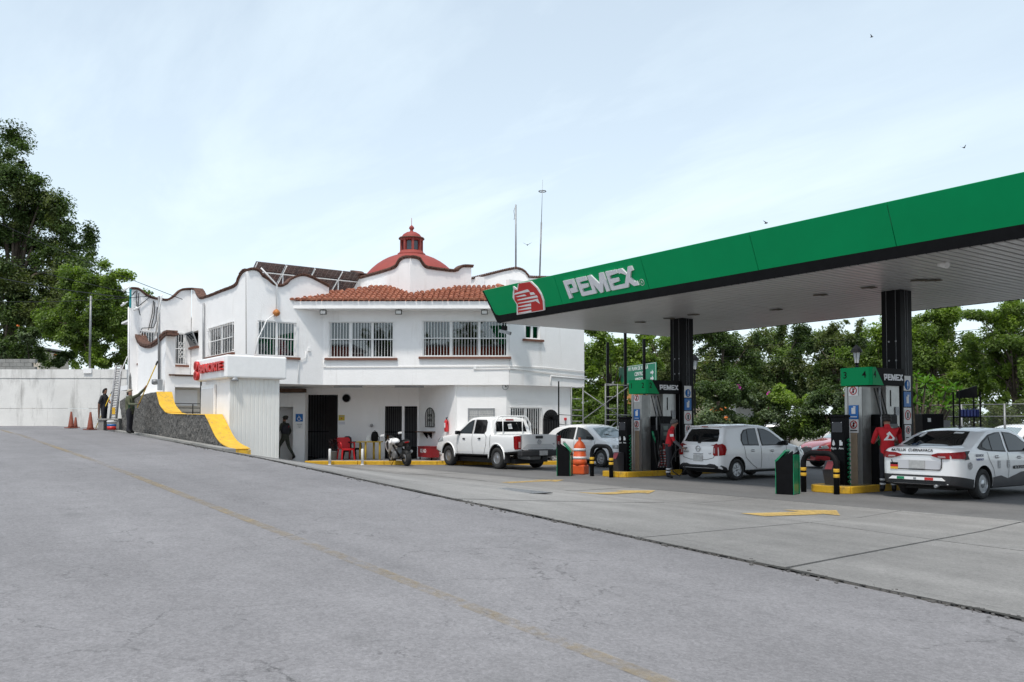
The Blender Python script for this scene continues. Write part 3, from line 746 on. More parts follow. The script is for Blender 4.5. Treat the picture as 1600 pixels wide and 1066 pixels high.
# notice panel cut with lettering
s0, s1, z0, z1 = hole_h[0]; z0 -= .25
m = MB(); PH.box(m, s0, s1, z0, z1, 0, .03, mi=0)
for a, b_ in ((s0, s0+.05), (s1-.05, s1)): PH.box(m, a, b_, z0, z1, .03, .05, mi=1)
PH.box(m, s0, s1, z1-.05, z1, .03, .05, mi=1); PH.box(m, s0+(s1-s0)*.37, s0+(s1-s0)*.40, z0, z1-.05, .03, .045, mi=1)
npan = adopt(m.build('notice_panel', [mk('panel_grey', (.42, .42, .41), .7, .1, 4), M_GREY]), bld)
m = MB(); rr = random.Random(4)
for r_ in range(7):
    for (u0, u1) in ((.05, .34), (.45, .95)):
        a = s0+(s1-s0)*u0
        while a < s0+(s1-s0)*u1:
            l = rr.uniform(.03, .09); PH.box(m, a, a+l, z1-.16-r_*.09, z1-.13-r_*.09, .03, .034); a += l+.03
tag(m.build('lettering', M_GREY, npan), kind='stuff')
# wing ground floor: balcony block at the far left, garage recess
PK = Plane((-38.0, 8.45), (-33.55, 8.45))
cb = dense(pxs(PK, [(207, 515), (211.5, 517), (214, 526), (218, 536), (224, 542), (233, 544), (243, 540), (252, 532), (259, 525), (264, 522.5)]), 3)
m = MB(); wall_mesh(m, PK.A, PK.B, [(cb[0][0]-.16, .6), (PK.len, .6)]+[(PK.len, cb[-1][1])]+list(reversed(cb))[1:]+[(cb[0][0]-.16, cb[0][1])], [], .35, -PK.n)
m.box((-33.73, 9.6, 3.1), (.34, 2.0, .40)); m.box((-35.7, 9.6, 2.98), (4.2, 2.0, .16))
m.box((-34.0, 10.70, 1.75), (6.0, .2, 2.3))
adopt(m.build('balcony', M_WHITE), bld)
brick_coping(PK, cb, th=.42, h=.15, ext=.07)
m = MB(); m.box((-33.70, 9.6, 3.34), (.46, 2.05, .05)); adopt(m.build('balcony_cap', M_WOOD), bld)
PGr = Plane((-34.2, 8.8), (-34.2, 10.6)); gq = opened(PGr, 267, 308, 609, 634); m = MB(); m.box((-34.28, 9.7, 1.75), (.14, 1.9, 2.3)); adopt(m.build('garage_wall', M_CREAMW), bld); m = MB(); PGr.box(m, gq[0], gq[1], gq[2], gq[3], .0, .05); adopt(m.build('garage_door', M_SIGNW), bld)
m = MB(); m.box((-34.1, gq[1]+.05, 1.9), (.08, .08, 2.0)); adopt(m.build('post', M_BLACK), bld)
m = MB()
zr_ = on_X(290, 631, -33.7).z
for z in (zr_, zr_-.16, zr_-.32): m.tube([(-33.7, 8.7, z), (-33.7, 10.3, z)], .016, 6)
for y in (8.75, 9.5, 10.25): m.tube([(-33.7, y, .9), (-33.7, y, zr_)], .02, 6)
adopt(m.build('railing', M_BLACK), bld)
# yellow kerb and tiled pavement in front of the recess
k0 = on_D(470, 720, 33.0); k1 = on_D(890, 720, 33.0); PKb = Plane((k0.x, k0.y), (k1.x, k1.y))
pv = link('pavement', None); bpy.data.objects.remove(pv)
m = MB(); PKb.box(m, .15, PKb.len, -.15, .13, -4.4, -.16); tag(m.build('pavement', mk('pavement_grey', (.26, .25, .24), .85, .15, 3, .2, 30)), kind='structure')
nk = 10
kerb = thing('yellow_kerb', 'yellow painted concrete kerb edging the pavement along the white building', 'kerb', (k0.x, k0.y, 0))
for i in range(nk):
    m = MB(); a = .15+(PKb.len-.15)*i/nk; b_ = .15+(PKb.len-.15)*(i+1)/nk-.012
    c = PKb.P((a+b_)/2, .0, -.08); m.box(c, (b_-a, .16, .28), math.atan2(PKb.d.y, PKb.d.x), bev=.02); adopt(m.build('kerb_stone', M_YKERB), kerb)
# conduits, cables, drain pipes on the walls (parts of the building)
def pipe(name, pts, r, mat, n=6): m = MB(); m.tube(pts, r, n); return adopt(m.build(name, mat), bld)
pipe('drainpipe', [on_Y(318, 474, YB-.07), on_Y(318, 566, YB-.07)], .045, M_GREY, 8)
pipe('cable', [on_Y(384.5, 428, YB-.02), on_Y(384.5, 553, YB-.02)], .012, M_BLACK)
pp = [PF.P(PF.s(505), 3.67, .03), PF.P(PF.s(640), 3.69, .03), PF.P(PF.s(740), 3.70, .03), PF.P(PF.len-.02, 3.72, .03)]
pipe('conduit', pp, .016, M_WPAINT)
pipe('conduit', [PF.P(PF.s(742), 3.60, .03), PF.P(PF.len, 3.62, .03), PR.P(.1, 3.62, .03), PR.P(PR.len+.1, 3.42, .03)], .016, M_WPAINT)
pipe('conduit', [PR.P(.0, 3.72, .03), PR.P(1.6, 3.72, .03), PR.P(PR.len, 3.62, .03)], .016, M_WPAINT)
pipe('conduit', [PR.P(PR.s(860), 3.03, .03), PR.P(PR.s(860), 3.4, .03), PR.P(PR.len+.15, 3.32, .03)], .022, M_WPAINT)
pipe('conduit', [PF.P(.0+PF.s(481), 4.2, .03) if False else PF.P(.02, 3.9, .03), PF.P(.02, 3.70, .03), PF.P(PF.s(512), 3.67, .03)], .014, M_WPAINT)
pipe('conduit', [PV.P(PV.s(481)-.1, 4.25, .04), PV.P(PV.s(481)-.1, 4.0, .04), PV.P(PV.s(466), 3.88, .04), PV.P(PV.s(465), 3.05, .04)], .014, M_WPAINT)
for x, p, z in ((482, PV, 4.3), (742, PF, 3.65), (508, PF, 3.95)):
    m = MB(); a = p.s(x); p.box(m, a-.05, a+.05, z-.06, z+.06, 0, .05); adopt(m.build('junction_box', M_WPAINT), bld)
for x in (505, 623, 757):     # flood lamps under the eave
    m = MB(); p = on_D(x, 488, 32.6); an = HEAD-R(90)
    m.box(p, (.24, .10, .17), an, mi=0, bev=.012); m.box(p-FWD*.056+Vector((0, 0, -.005)), (.19, .012, .12), an, mi=1); m.box(p+Vector((0, 0, .12)), (.05, .04, .12), an, mi=0)
    adopt(m.build('flood_lamp', [M_BLACK, M_SIGNW]), bld)
for x0, x1 in ((522, 566), (617, 662), (712, 790)):      # tube lights on the ceiling edge
    m = MB(); a = on_D(x0, 603, 33.4); b_ = on_D(x1, 603, 33.4); c = (a+b_)/2; m.box((c.x, c.y, 2.95), ((b_-a).length, .14, .06), HEAD-R(90)); adopt(m.build('tube_light', M_GREY), bld)
# floor plants: rooftop aerials
def pole(name, label, cat, p0, p1, r, mat, r1=None):
    o = thing(name, label, cat, tuple(p0)); m = MB(); m.tube([(0, 0, 0), tuple(Vector(p1)-Vector(p0))], r, 8, r1=r1 or r); m.build('mast', mat, o); return o
p0 = on_D(806, 424, 36.2); p1 = on_D(806, 320, 36.2)
o = pole('rooftop_pole', 'plain steel pole with a small snagged loop of wire at its tip, on the roof', 'pole', p0, p1, .035, M_GREY)
m = MB(); h = (p1-p0).z
m.tube([(-.02, 0, h-.05), (-.08, -.05, h-.25), (-.09, 0, h-.45), (-.13, 0, h-.6), (-.02, 0, h-.55)], .012, 5); m.build('wire', M_GREY, o)
p0 = on_D(843, 440, 38); p1 = on_D(848, 281, 38); mid = p0.lerp(p1, .58)
o = thing('lightning_rod', 'tall thin lightning rod with a ring near its tip, right of the rooftop pole', 'rod', tuple(p0))
m = MB(); d = p1-p0; m.tube([(0, 0, 0), tuple(d*.58)], .034, 8); m.tube([tuple(d*.58), tuple(d)], .016, 6, r1=.006); m.build('mast', M_GALV, o)
m = MB(); c = d*.885; m.tube([tuple(c+Vector((.16*math.cos(R(a)), .16*math.sin(R(a)), 0))) for a in range(0, 361, 30)], .02, 6, caps=False); m.tube([tuple(c-Vector((.16, 0, 0))), tuple(c+Vector((.16, 0, 0)))], .012, 5); m.build('ring', M_GALV, o)
# wall clocks
def disc(name, label, cat, plane, x, y, r, mats, d=.06, hands=False):
    a, z = plane.hit(x, y); c = plane.P(a, z, 0)
    o = thing(name, label, cat, tuple(c)); m = MB(); n = plane.nrm(); 
    rot = n.to_track_quat('Z', 'Y').to_matrix().to_4x4()
    m.lathe([(r, 0), (r, d), (r*.9, d+.01), (r*.88, d-.005)], 28); 
    bmesh.ops.transform(m.b, matrix=rot, verts=m.b.verts); m.build('case', mats[0], o)
    m = MB(); m.lathe([(.0001, d-.004), (r*.87, d-.004), (r*.87, d+.002), (.0001, d+.002)], 28); bmesh.ops.transform(m.b, matrix=rot, verts=m.b.verts); m.build('face', mats[1], o)
    if hands:
        m = MB(); m.box((0, r*.3, d+.006), (.02, r*.6, .006)); m.box((r*.2, 0, d+.006), (r*.45, .025, .006)); bmesh.ops.transform(m.b, matrix=rot, verts=m.b.verts); m.build('hand', M_BLACK, o)
    return o
disc('wall_clock', 'round dark faced wall clock left of the recess, above the red chair', 'clock', PB, 541.5, 622.5, .17, (M_GREY, M_BLACK), hands=False)
disc('wall_clock', 'round grey rimmed wall clock high on the corner right of the notice panel', 'clock', PH, 789.5, 604.5+.2, .12, (M_GREY, M_SIGNW), hands=True)

# ------------------------------------------------------------------ ATM booth
bo = thing('atm_booth', 'white bank cash machine booth with ribbed side and red lettering on its fascia', 'booth', (-27.9, 9.4, .6))
m = MB(); m.box((-27.93, 9.34, 3.28), (3.14, 1.90, .70), bev=.05); adopt(m.build('fascia', M_WPAINT), bo)
m = MB(); m.box((-27.78, 9.34, 1.65), (2.5, 1.52, 2.56)); adopt(m.build('wall', M_WHITE), bo)
rr = random.Random(2)
M_RIB = mk('ribbed_panel', (.74, .735, .70), .55, .03, 1.5, .04, 10, stain=((.40, .37, .32), 7, .55, .5, .06))
for i, yy in enumerate(np.linspace(8.62, 10.06, 12)):
    m = MB(); wd = 1.44/11*.5; m.prism([(yy-wd, 0), (yy+wd-.006, 0), (yy+wd*.75, .014), (yy-wd*.75, .014)], lambda a, b, t: (-26.53+b, a, t), .30, 2.93); adopt(m.build('wall_panel', M_RIB), bo)
m = MB(); q_ = on_Y(313.8, 620, 8.56); m.box((q_.x, 8.56, q_.z-.5), (.09, .03, 2.0)); adopt(m.build('door_gap_shade', M_DARK), bo)  # solid dark strip stands in for the shade inside the door gap
m = MB(); x0 = on_Y(316.5, 610, 8.55).x; x1 = on_Y(337, 610, 8.55).x; zt = on_Y(325, 602, 8.55).z
m.box(((x0+x1)/2, 8.53, zt-1.05), (x1-x0, .06, 2.1)); dd = adopt(m.build('door', M_WPAINT), bo)
m = MB()
for (za_, zb_) in ((zt-.12, zt-.95), (zt-1.05, zt-1.9)): m.box(((x0+x1)/2, 8.495, (za_+zb_)/2), (x1-x0-.16, .02, za_-zb_))
m.build('panel', mk('door_panel', (.52, .52, .53), .3, .03, 3), dd)
# red channel letters
xa, xb = on_Y(306.8+.3, 580, 8.38).x, on_Y(349.5, 570, 8.38).x; cz = on_Y(330, 576.5, 8.38).z
me_ = textmesh('BANORTE', .36, .045, .012, sp=.92); 
xsv = [v.co.x for v in me_.vertices]; wtxt = max(xsv)-min(xsv); e_w = .46
sx_ = (xb-xa-e_w-.06)/wtxt
o = link('lettering', me_, M_RED, None); adopt(o, bo)
o.matrix_basis = Matrix.Translation((xa+e_w+.06+(xb-xa-e_w-.06)/2, 8.33, cz+.02)) @ Matrix(((1, 0, 0), (0, 0, -1), (0, 1, 0))).to_4x4() @ Matrix.Diagonal((sx_, 1.02, 1, 1))
m = MB()
for zc in (cz+.155, cz-.155): m.lathe([(.155, -.05), (.155, .05), (.14, .055), (.0001, .055)], 18, c=(xa+.17, 8.33, zc), axis='Y', scale=(1.2, 1))
for f in m.b.faces: pass
em = adopt(m.build('emblem', M_RED), bo)
m = MB()
for zc in (cz+.155, cz-.155):
    for k in (-1, 0, 1): m.box((xa+.17+k*.07, 8.272, zc+abs(k)*0), (.018, .01, .22-abs(k)*.05))
m.build('stripe', mk('emblem_dark', (.30, .03, .02), .5, .1), em)
m = MB(); c = on_X(366, 595, -26.45); m.lathe([(.10, 0), (.10, .05), (.07, .10), (.0001, .12)], 14, c=(-26.38, c.y, 2.83), scale=(.7, 1)); adopt(m.build('security_camera', M_GREY), bo)

# ------------------------------------------------------------------ rough stone wall with yellow cap
YS = 8.05; TS = .48
PS = Plane((-38.4, YS), (-23.9, YS))
top = pxs(PS, [(187, 627), (195, 621.5), (206, 619.5), (219, 618.5), (234, 614.5), (245.5, 613), (249.5, 630), (253, 637), (260, 645.3), (268, 647.3), (285, 647.6), (300, 648), (321, 648.5), (326, 658), (332, 671), (338, 683), (345, 692), (352, 697), (358, 700)])
bot = []
for s_ in np.linspace(top[-1][0]+.25, max(0.0, top[0][0]), 14): bot.append((s_, zgr(PS.A.x+s_, 8.0)-.12))
outl = top+[(top[-1][0]+.3, top[-1][1]-.08)]+bot
swl = thing('stone_wall', 'low dark rough stone garden wall stepping down the road edge, capped in bright yellow', 'wall', (-31, YS, 1.0))
mb = MB(); wall_mesh(mb, PS.A, PS.B, outl, [], TS, -PS.n)
b = mb.b
for x in np.arange(-38.4, -23, .10): bmesh.ops.bisect_plane(b, geom=b.verts[:]+b.edges[:]+b.faces[:], plane_co=(x, 0, 0), plane_no=(1, 0, 0))
for z in np.arange(.4, 3, .10): bmesh.ops.bisect_plane(b, geom=b.verts[:]+b.edges[:]+b.faces[:], plane_co=(0, 0, z), plane_no=(0, 0, 1))
for v in b.verts:
    if v.co.y < YS+.01:
        q = v.co; v.co.y -= .035*mnoise.noise(q*4.5)+.03*mnoise.noise(q*11)+.02*mnoise.noise(q*2)
adopt(mb.build('stonework', M_STONE), swl)
def cap(pts, name='yellow_cap', th=.03, w0=-.03, w1=TS+.03, mat=M_YEL):
    m = MB(); v = []
    P2 = [Vector(p) for p in pts]
    for i, p in enumerate(P2):
        d = (P2[min(i+1, len(P2)-1)]-P2[max(i-1, 0)]).normalized(); n = Vector((-d.y, d.x)); n = n if n.y > 0 else -n
        row = [m.b.verts.new((PS.A.x+(p+n*t).x, YS+w, (p+n*t).y)) for t, w in ((0.004, w0), (th, w0), (th, w1), (.004, w1))]; v.append(row)
    for a, c in zip(v, v[1:]):
        for k in range(4): m.b.faces.new((a[k], a[(k+1) % 4], c[(k+1) % 4], c[k]))
    m.b.faces.new(v[0]); m.b.faces.new(v[-1]); bmesh.ops.recalc_face_normals(m.b, faces=m.b.faces[:])
    return adopt(m.build(name, mat), swl)
cap(dense(top[5:9], 4)); cap(top[8:13], th=.012, w0=-.012); cap(dense(top[12:], 3)+[(top[-1][0]+.28, top[-1][1]-.05)])
ex_ = PS.A.x+top[-1][0]+.30; ez = top[-1][1]-.07
m = MB(); m.box((ex_+.0, YS+TS/2, ez-.10), (.07, TS+.06, .22)); adopt(m.build('yellow_cap', M_YEL), swl)
m = MB()
tt = top[:6]
for a, c in zip(tt, tt[1:]): m.prism([(a[0], a[1]), (c[0], c[1]), (c[0], c[1]+.03), (a[0], a[1]+.03)], lambda u, v, t: (PS.A.x+u, YS+t, v), .03, TS)
adopt(m.build('wall_cap', M_WHITE2), swl)
ck = thing('road_kerb', 'old grey concrete kerb running along the foot of the dark stone wall', 'kerb', (-31, 7.8, 1.0))
xk = np.linspace(-38.6, -24.2, 14)
for a, c in zip(xk, xk[1:]):
    m = MB(); m.prism([(0, 0), (1, 0), (1, 1), (0, 1)], lambda u, v, t, a=a, c=c: (a+(c-a-.02)*u, 7.74+.26*v+.02*mnoise.noise((a, v, 1)), zgr(a+(c-a)*u, 7.6)+t), -.1, .035); adopt(m.build('kerb_stone', M_CONCG), ck)

# retaining wall beyond the crest
w0, w1_ = on_D(-90, 620, 46), on_D(198, 620, 46); PT = Plane((w0.x, w0.y), (w1_.x, w1_.y))
rw = thing('retaining_wall', 'long pale cast concrete retaining wall behind the traffic cones, trees above it', 'wall', (w0.x, w0.y, 1.3))
rows = [(1.2, 2.32), (2.335, 3.90), (3.915, 4.38)]
nc = int(PT.len/1.35)
for i in range(nc):
    a, c = PT.len*i/nc, PT.len*(i+1)/nc
    for r_, (z0, z1) in enumerate(rows):
        m = MB(); PT.box(m, a, c-.006, z0, z1, -.35, .0+(.025 if r_ == 2 else 0)+random.uniform(-.003, .003)); adopt(m.build('concrete_panel', M_WHITE2), rw)
b0, b1 = on_D(-90, 560, 48), on_D(58, 560, 48); PT2 = Plane((b0.x, b0.y), (b1.x, b1.y))
bw = thing('block_wall', 'short grey block wall raised behind the left end of the pale retaining wall', 'wall', (b0.x, b0.y, 2))
for r_ in range(8):
    for i in range(int(PT2.len/.41)):
        m = MB(); a = i*.41+(.2 if r_ % 2 else 0); PT2.box(m, a, a+.395, 3.4+r_*.21, 3.4+r_*.21+.198, -.2, 0); adopt(m.build('block', M_CONCG), bw)
# lamp post standing on the retaining wall
pb = PT.P(PT.s(137.5), 4.30, -.15)
o = thing('metal_post', 'slim galvanised metal post rising from a white block on the retaining wall', 'post', tuple(pb))
m = MB(); m.tube([(0, 0, 0), (0, 0, on_D(140, 462, 46).z-pb.z)], .055, 10); m.build('mast', M_GALV, o)
m = MB(); m.box((0, 0, .0), (.42, .5, .26), HEAD-R(90)); m.build('base', M_WHITE, o)

# ------------------------------------------------------------------ cones, bench, bucket, ladder
def cone(x, y, D, h, w_, label, z=None):
    p = on_D(x, y, D); z = zgr(p.x, p.y) if z is None else z
    o = thing('traffic_cone', label, 'cone', (p.x, p.y, z), 0, 'old cones by the retaining wall')
    m = MB(); m.box((0, 0, .018), (w_, w_, .036), .4, bev=.01); m.build('base', M_CONE, o)
    m = MB(); m.lathe([(w_*.36, .036), (w_*.30, .10), (.035, h), (.028, h+.005), (.0001, h+.005)], 20); m.build('body', M_CONE, o)
    return p.z
for a in ((141, 671, 36, .72, .40, 'tall faded red cone standing alone left of the painter with the yellow pole'), (111, 667.5, 37.5, .70, .38, 'tall faded red cone, leftmost of the cones'), (118, 667.5, 38.3, .45, .26, 'small faded cone half hidden behind the leftmost tall one')): cone(*a)
bp = on_D(172, 655, 36.3); bz = zgr(bp.x, bp.y); an = HEAD-R(90)
o = thing('concrete_bench', 'grey concrete slab bench at the left end of the dark stone wall', 'bench', (bp.x, bp.y, bz), an)
m = MB(); m.box((.0, 0, .46), (.86, .42, .07)); m.build('top', M_CONCG, o)
for x in (-.3, .34): m = MB(); m.box((x, 0, .21), (.22, .34, .43)); m.build('leg', M_CONCG, o)
bk = on_D(174.5, 668, 35.8); o = thing('paint_bucket', 'white paint bucket with red and blue label standing under the concrete bench', 'bucket', (bk.x, bk.y, zgr(bk.x, bk.y)))
m = MB(); m.lathe([(.155, 0), (.185, .37), (.195, .37), (.195, .40), (.17, .40), (.14, .03), (.0001, .03)], 24); m.build('pail', M_SIGNW, o)
m = MB(); m.lathe([(.163, .05), (.1735, .19)], 24, mi=0); m.lathe([(.1737, .20), (.1795, .27)], 24, mi=1); m.build('label', [M_RED, M_BLUE], o)
# ladder
l0 = on_D(177, 654, 36.6); l1 = on_D(185.5, 571, 36.9)
o = thing('ladder', 'grey paint splashed aluminium ladder propped upright on the concrete bench', 'ladder', tuple(l0))
m = MB(); d = l1-l0; sxv = RGT*.16; 
for s in (-1, 1): m.tube([tuple(sxv*s*.8), tuple(d+sxv*s*.7)], .045, 4, mi=0)
for k in range(22): q = d*(k+.5)/22; m.tube([tuple(q-sxv*.8), tuple(q+sxv*.8)], .026, 5, mi=0)
m.build('frame', mk('splashed_alu', (.30, .30, .31), .6, .3, 9, .2, 30), o)
m = MB(); q = d*.14; m.box(tuple(q-FWD*.03), (.13, .02, .28), an, rot=None); m.build('label', M_YEL, o)

def stick(name, label, cat, p0, p1, r, mat, tip=None, tipmat=None, tiplen=.16):
    o = thing(name, label, cat, tuple(p0)); d = Vector(p1)-Vector(p0)
    m = MB(); m.tube([(0, 0, 0), tuple(d)], r, 8); m.build('pole', mat, o)
    if tip: m = MB(); m.tube([tuple(d*.995), tuple(d+d.normalized()*tiplen)], tip, 8); m.build('tip', tipmat, o)
    return o

# ------------------------------------------------------------------ filling station canopy
can = thing('station_canopy', 'green and black filling station canopy with pale slatted soffit on black columns', 'canopy', (-11.2, 19.2, 0))
ZS = 4.77; XL0, XR0 = -22.98, -.3; Y0, Y1 = 16.03, 23.92; YC = 20.0
EX = .35; ZT = 5.80
XT0, XT1 = XL0-EX+.08, XR0+EX; YT0, YT1 = 15.57, Y1+.42
m = MB(); pw = .205; n = int((XR0-XL0)/pw)
plank = None
for i in range(n):
    if plank is None:
        m = MB(); m.prism([(0, 0), (pw-.034, 0), (pw-.034, .012), (pw-.05, .02), (.02, .02), (0, .012)], lambda a, b, t: (a, t, -b), 0, Y1-Y0-.1)
        plank = m.mesh('soffit_plank'); plank.materials.append(M_SOFFIT)
    o = link('soffit_plank', plank, None, can); o.location = (XL0+i*pw+11.2, Y0+.05-19.2, ZS+.02+random.uniform(-.0012, .0012))
m = MB(); m.box(((XL0+XR0)/2, (Y0+Y1)/2, ZS+.06), (XR0-XL0, Y1-Y0, .03)); m.box(((XL0+XR0)/2, (Y0+Y1)/2, 5.35), (XR0-XL0+.3, Y1-Y0+.3, .08)); adopt(m.build('roof_deck', M_MBLACK), can)
# slanted fascia ring
def ring_pt(side, u, h):
    """u along the side in metres of X or Y, h 0..1 from soffit level to top"""
    y0 = Y0-.05+(YT0-(Y0-.05))*h; y1 = Y1+(YT1-Y1)*h; z = ZS+(ZT-ZS)*h
    return z, y0, y1
def fas(X, h, out=0):
    nn = Vector((0, -(ZT-ZS), -(Y0-.05-YT0))).normalized()
    return Vector((X, Y0-.05+(YT0-Y0+.05)*h, ZS+(ZT-ZS)*h))+nn*out
HB = .215   # top of the black strip
def xleft(h): return XL0+(XT0-XL0)*h
m = MB()
m.prism([(xleft(0), 0), (XR0, 0), (XR0+EX*HB, HB), (xleft(HB), HB)], lambda a, b, t: tuple(fas(a, b, t)), -.05, .012)
m.prism([(xleft(HB), HB), (xleft(HB)+.26, HB), (xleft(HB)+.06, HB+.10), (xleft(1)+.07, 1), (xleft(1), 1)], lambda a, b, t: tuple(fas(a, b, t)), -.05, .010)
m.prism([(0, 0), (1, 0), (1, 1), (0, 1)], lambda a, b, t: (xleft(b)-t, (Y0-.05+(YT0-Y0+.05)*b)*(1-a)+(Y1+(YT1-Y1)*b)*a, ZS+(ZT-ZS)*b), -.06, .0)
m.prism([(0, 0), (1, 0), (1, 1), (0, 1)], lambda a, b, t: (XR0+EX*b+t, (Y0-.05+(YT0-Y0+.05)*b)*(1-a)+(Y1+(YT1-Y1)*b)*a, ZS+(ZT-ZS)*b), 0, .06)
m.prism([(0, 0), (1, 0), (1, .2), (0, .2)], lambda a, b, t: (XL0+(XR0-XL0)*a, Y1+.42*b+t, ZS+(ZT-ZS)*b), 0, .06)
adopt(m.build('black_trim', M_MBLACK), can)
joints = [on_axis(x, y, 1, 15.60).x for x, y in ((867, 430), (1002, 400), (1172, 363), (1387, 316))]
js = [None]+joints; dj = joints[3]-joints[2]
while js[-1]+dj < XR0: js.append(js[-1]+dj)
js.append(XR0+EX)
for i, (a, c) in enumerate(zip(js, js[1:])):
    m = MB()
    if a is None: pts = [(xleft(HB)+.27, HB), (c-.008, HB), (c-.008, 1), (xleft(1)+.075, 1), (xleft(HB)+.07, HB+.11), (xleft(HB)+.13, HB+.04)]
    else: pts = [(a+.008, HB), (c-.008, HB), (c-.008, 1), (a+.008, 1)]
    m.prism(pts, lambda a_, b_, t: tuple(fas(a_, b_, t)), -.04, .014); adopt(m.build('fascia_panel', M_GREEN), can)
for k in range(5):
    m = MB(); m.prism([(k/5, HB), ((k+1)/5-.002, HB), ((k+1)/5-.002, 1), (k/5, 1)], lambda a, b, t: (xleft(b)-t, (Y0+(YT0-Y0)*b)*(1-a)+(Y1+(YT1-Y1)*b)*a, ZS+(ZT-ZS)*b), .001, .03); adopt(m.build('fascia_panel', M_GREEN), can)
for k in range(8):
    x0, x1 = XL0+(XR0-XL0)*k/8, XL0+(XR0-XL0)*(k+1)/8-.015
    m = MB(); m.prism([(x0, HB), (x1, HB), (x1, 1), (x0, 1)], lambda a, b, t: (a, Y1+.42*b+t, ZS+(ZT-ZS)*b), .03, .08); adopt(m.build('fascia_panel', M_GREEN), can)
# lettering and eagle traced on the fascia plane
nF = Vector((0, -(ZT-ZS), -(Y0-.05-YT0))).normalized(); pF0 = fas(0, 0)
def on_fas(x, y):
    d = Vector(sight(x, y)); e = Vector(EY); t = (pF0-e).dot(nF)/d.dot(nF); p = e+d*t
    return (p.x, (p.z-ZS)/(ZT-ZS))
LET = [[(78,382),(262,343),(347,572),(236,600),(205,540),(203,518),(268,500),(236,430),(158,450),(192,525),(250,683),(197,699)],
 [(300,335),(478,297),(507,368),(378,402),(393,442),(515,422),(538,487),(425,522),(445,578),(592,545),(605,540),(510,290),(572,274),(735,430),(722,242),(795,228),(922,556),(860,572),(797,405),(800,580),(757,597),(628,440),(685,600),(440,652),(415,640)],
 [(832,215),(1030,178),(1053,242),(912,290),(927,345),(1060,318),(1088,385),(965,425),(985,475),(1190,425),(1210,275),(1118,242),(1080,252),(1053,172),(1130,158),(1222,250),(1238,125),(1300,112),(1335,190),(1292,210),(1280,320),(1370,392),(1400,378),(1432,455),(1350,470),(1262,405),(1252,492),(970,549),(945,540)]]
LETP = [[on_fas(x/11.43+875, y/11.43+405) for x, y in L_] for L_ in LET]
for L_ in LETP:
    m = MB(); m.prism(L_, lambda a, b, t: tuple(fas(a, b, t)), .016, .065); adopt(m.build('letter', M_SILV), can)
fx = [p[0] for L_ in LETP for p in L_]; fh = [p[1] for L_ in LETP for p in L_]
LN = [[((a-min(fx))/(max(fx)-min(fx)), (b-min(fh))/(max(fh)-min(fh))) for a, b in L_] for L_ in LETP]   # unit lettering reused on the pumps
LASP = (max(fx)-min(fx))/((max(fh)-min(fh))*math.hypot(ZT-ZS, YT0-Y0+.05))
EAG = dict(white=[[(765,228),(800,212),(1000,178),(1025,178),(1150,298),(1232,430),(1277,560),(1292,740),(1265,748),(765,832),(743,832),(743,632),(690,545),(663,500),(668,380),(680,345),(666,278),(682,278),(750,325)]],
 red=[[(785,220),(1000,188),(1130,310),(1212,440),(1252,560),(1264,733),(770,820),(765,628),(702,540),(698,400),(700,335),(765,358)]],
 stripes=[[(715,405),(960,330),(1005,375),(700,440)],[(725,475),(905,430),(940,460),(760,484)],[(1000,395),(1075,388),(1115,430),(1020,447)],[(760,535),(1140,447),(1165,490),(770,552)],[(770,600),(1065,540),(1160,512),(1202,615),(1120,560),(1042,580),(775,614)],[(770,670),(1028,607),(1030,655),(770,682)],[(775,735),(1030,672),(1030,715),(780,744)],[(770,795),(1035,740),(1040,778),(775,808)]])
EP = {k: [[on_fas(x/12.54+750, y/12.54+425) for x, y in L_] for L_ in v] for k, v in EAG.items()}
for k, o0, o1, mt_, nm in (('white', .016, .05, M_SIGNW, 'emblem_border'), ('red', .051, .056, M_RED, 'emblem'), ('stripes', .057, .062, M_SIGNW, 'emblem_stripe')):
    if k == 'stripes':
        for L_ in EP[k]: m = MB(); m.prism(L_, lambda a, b, t: tuple(fas(a, b, t)), o0, o1); adopt(m.build(nm, mt_), can)
    else:
        m = MB()
        for L_ in EP[k]: m.prism(L_, lambda a, b, t: tuple(fas(a, b, t)), o0, o1)
        adopt(m.build(nm, mt_), can)
ex = [p[0] for p in EP['white'][0]]; eh = [p[1] for p in EP['white'][0]]
EN = {k: [[((a-min(ex))/(max(ex)-min(ex)), (b-min(eh))/(max(eh)-min(eh))) for a, b in L_] for L_ in v] for k, v in EP.items()}
# registered mark beside the X
a_, h_ = on_fas(1003.8, 441); m = MB()
m.tube([tuple(fas(a_+.075*math.cos(R(t)), h_+.075*math.sin(R(t)), .018)) for t in range(0, 361, 30)], .006, 4, caps=False); adopt(m.build('registered_mark', M_SIGNW), can)
o = text('registered_mark', 'R', .10, M_SIGNW, None, fas(a_, h_, .018), nF, .002); adopt(o, can)
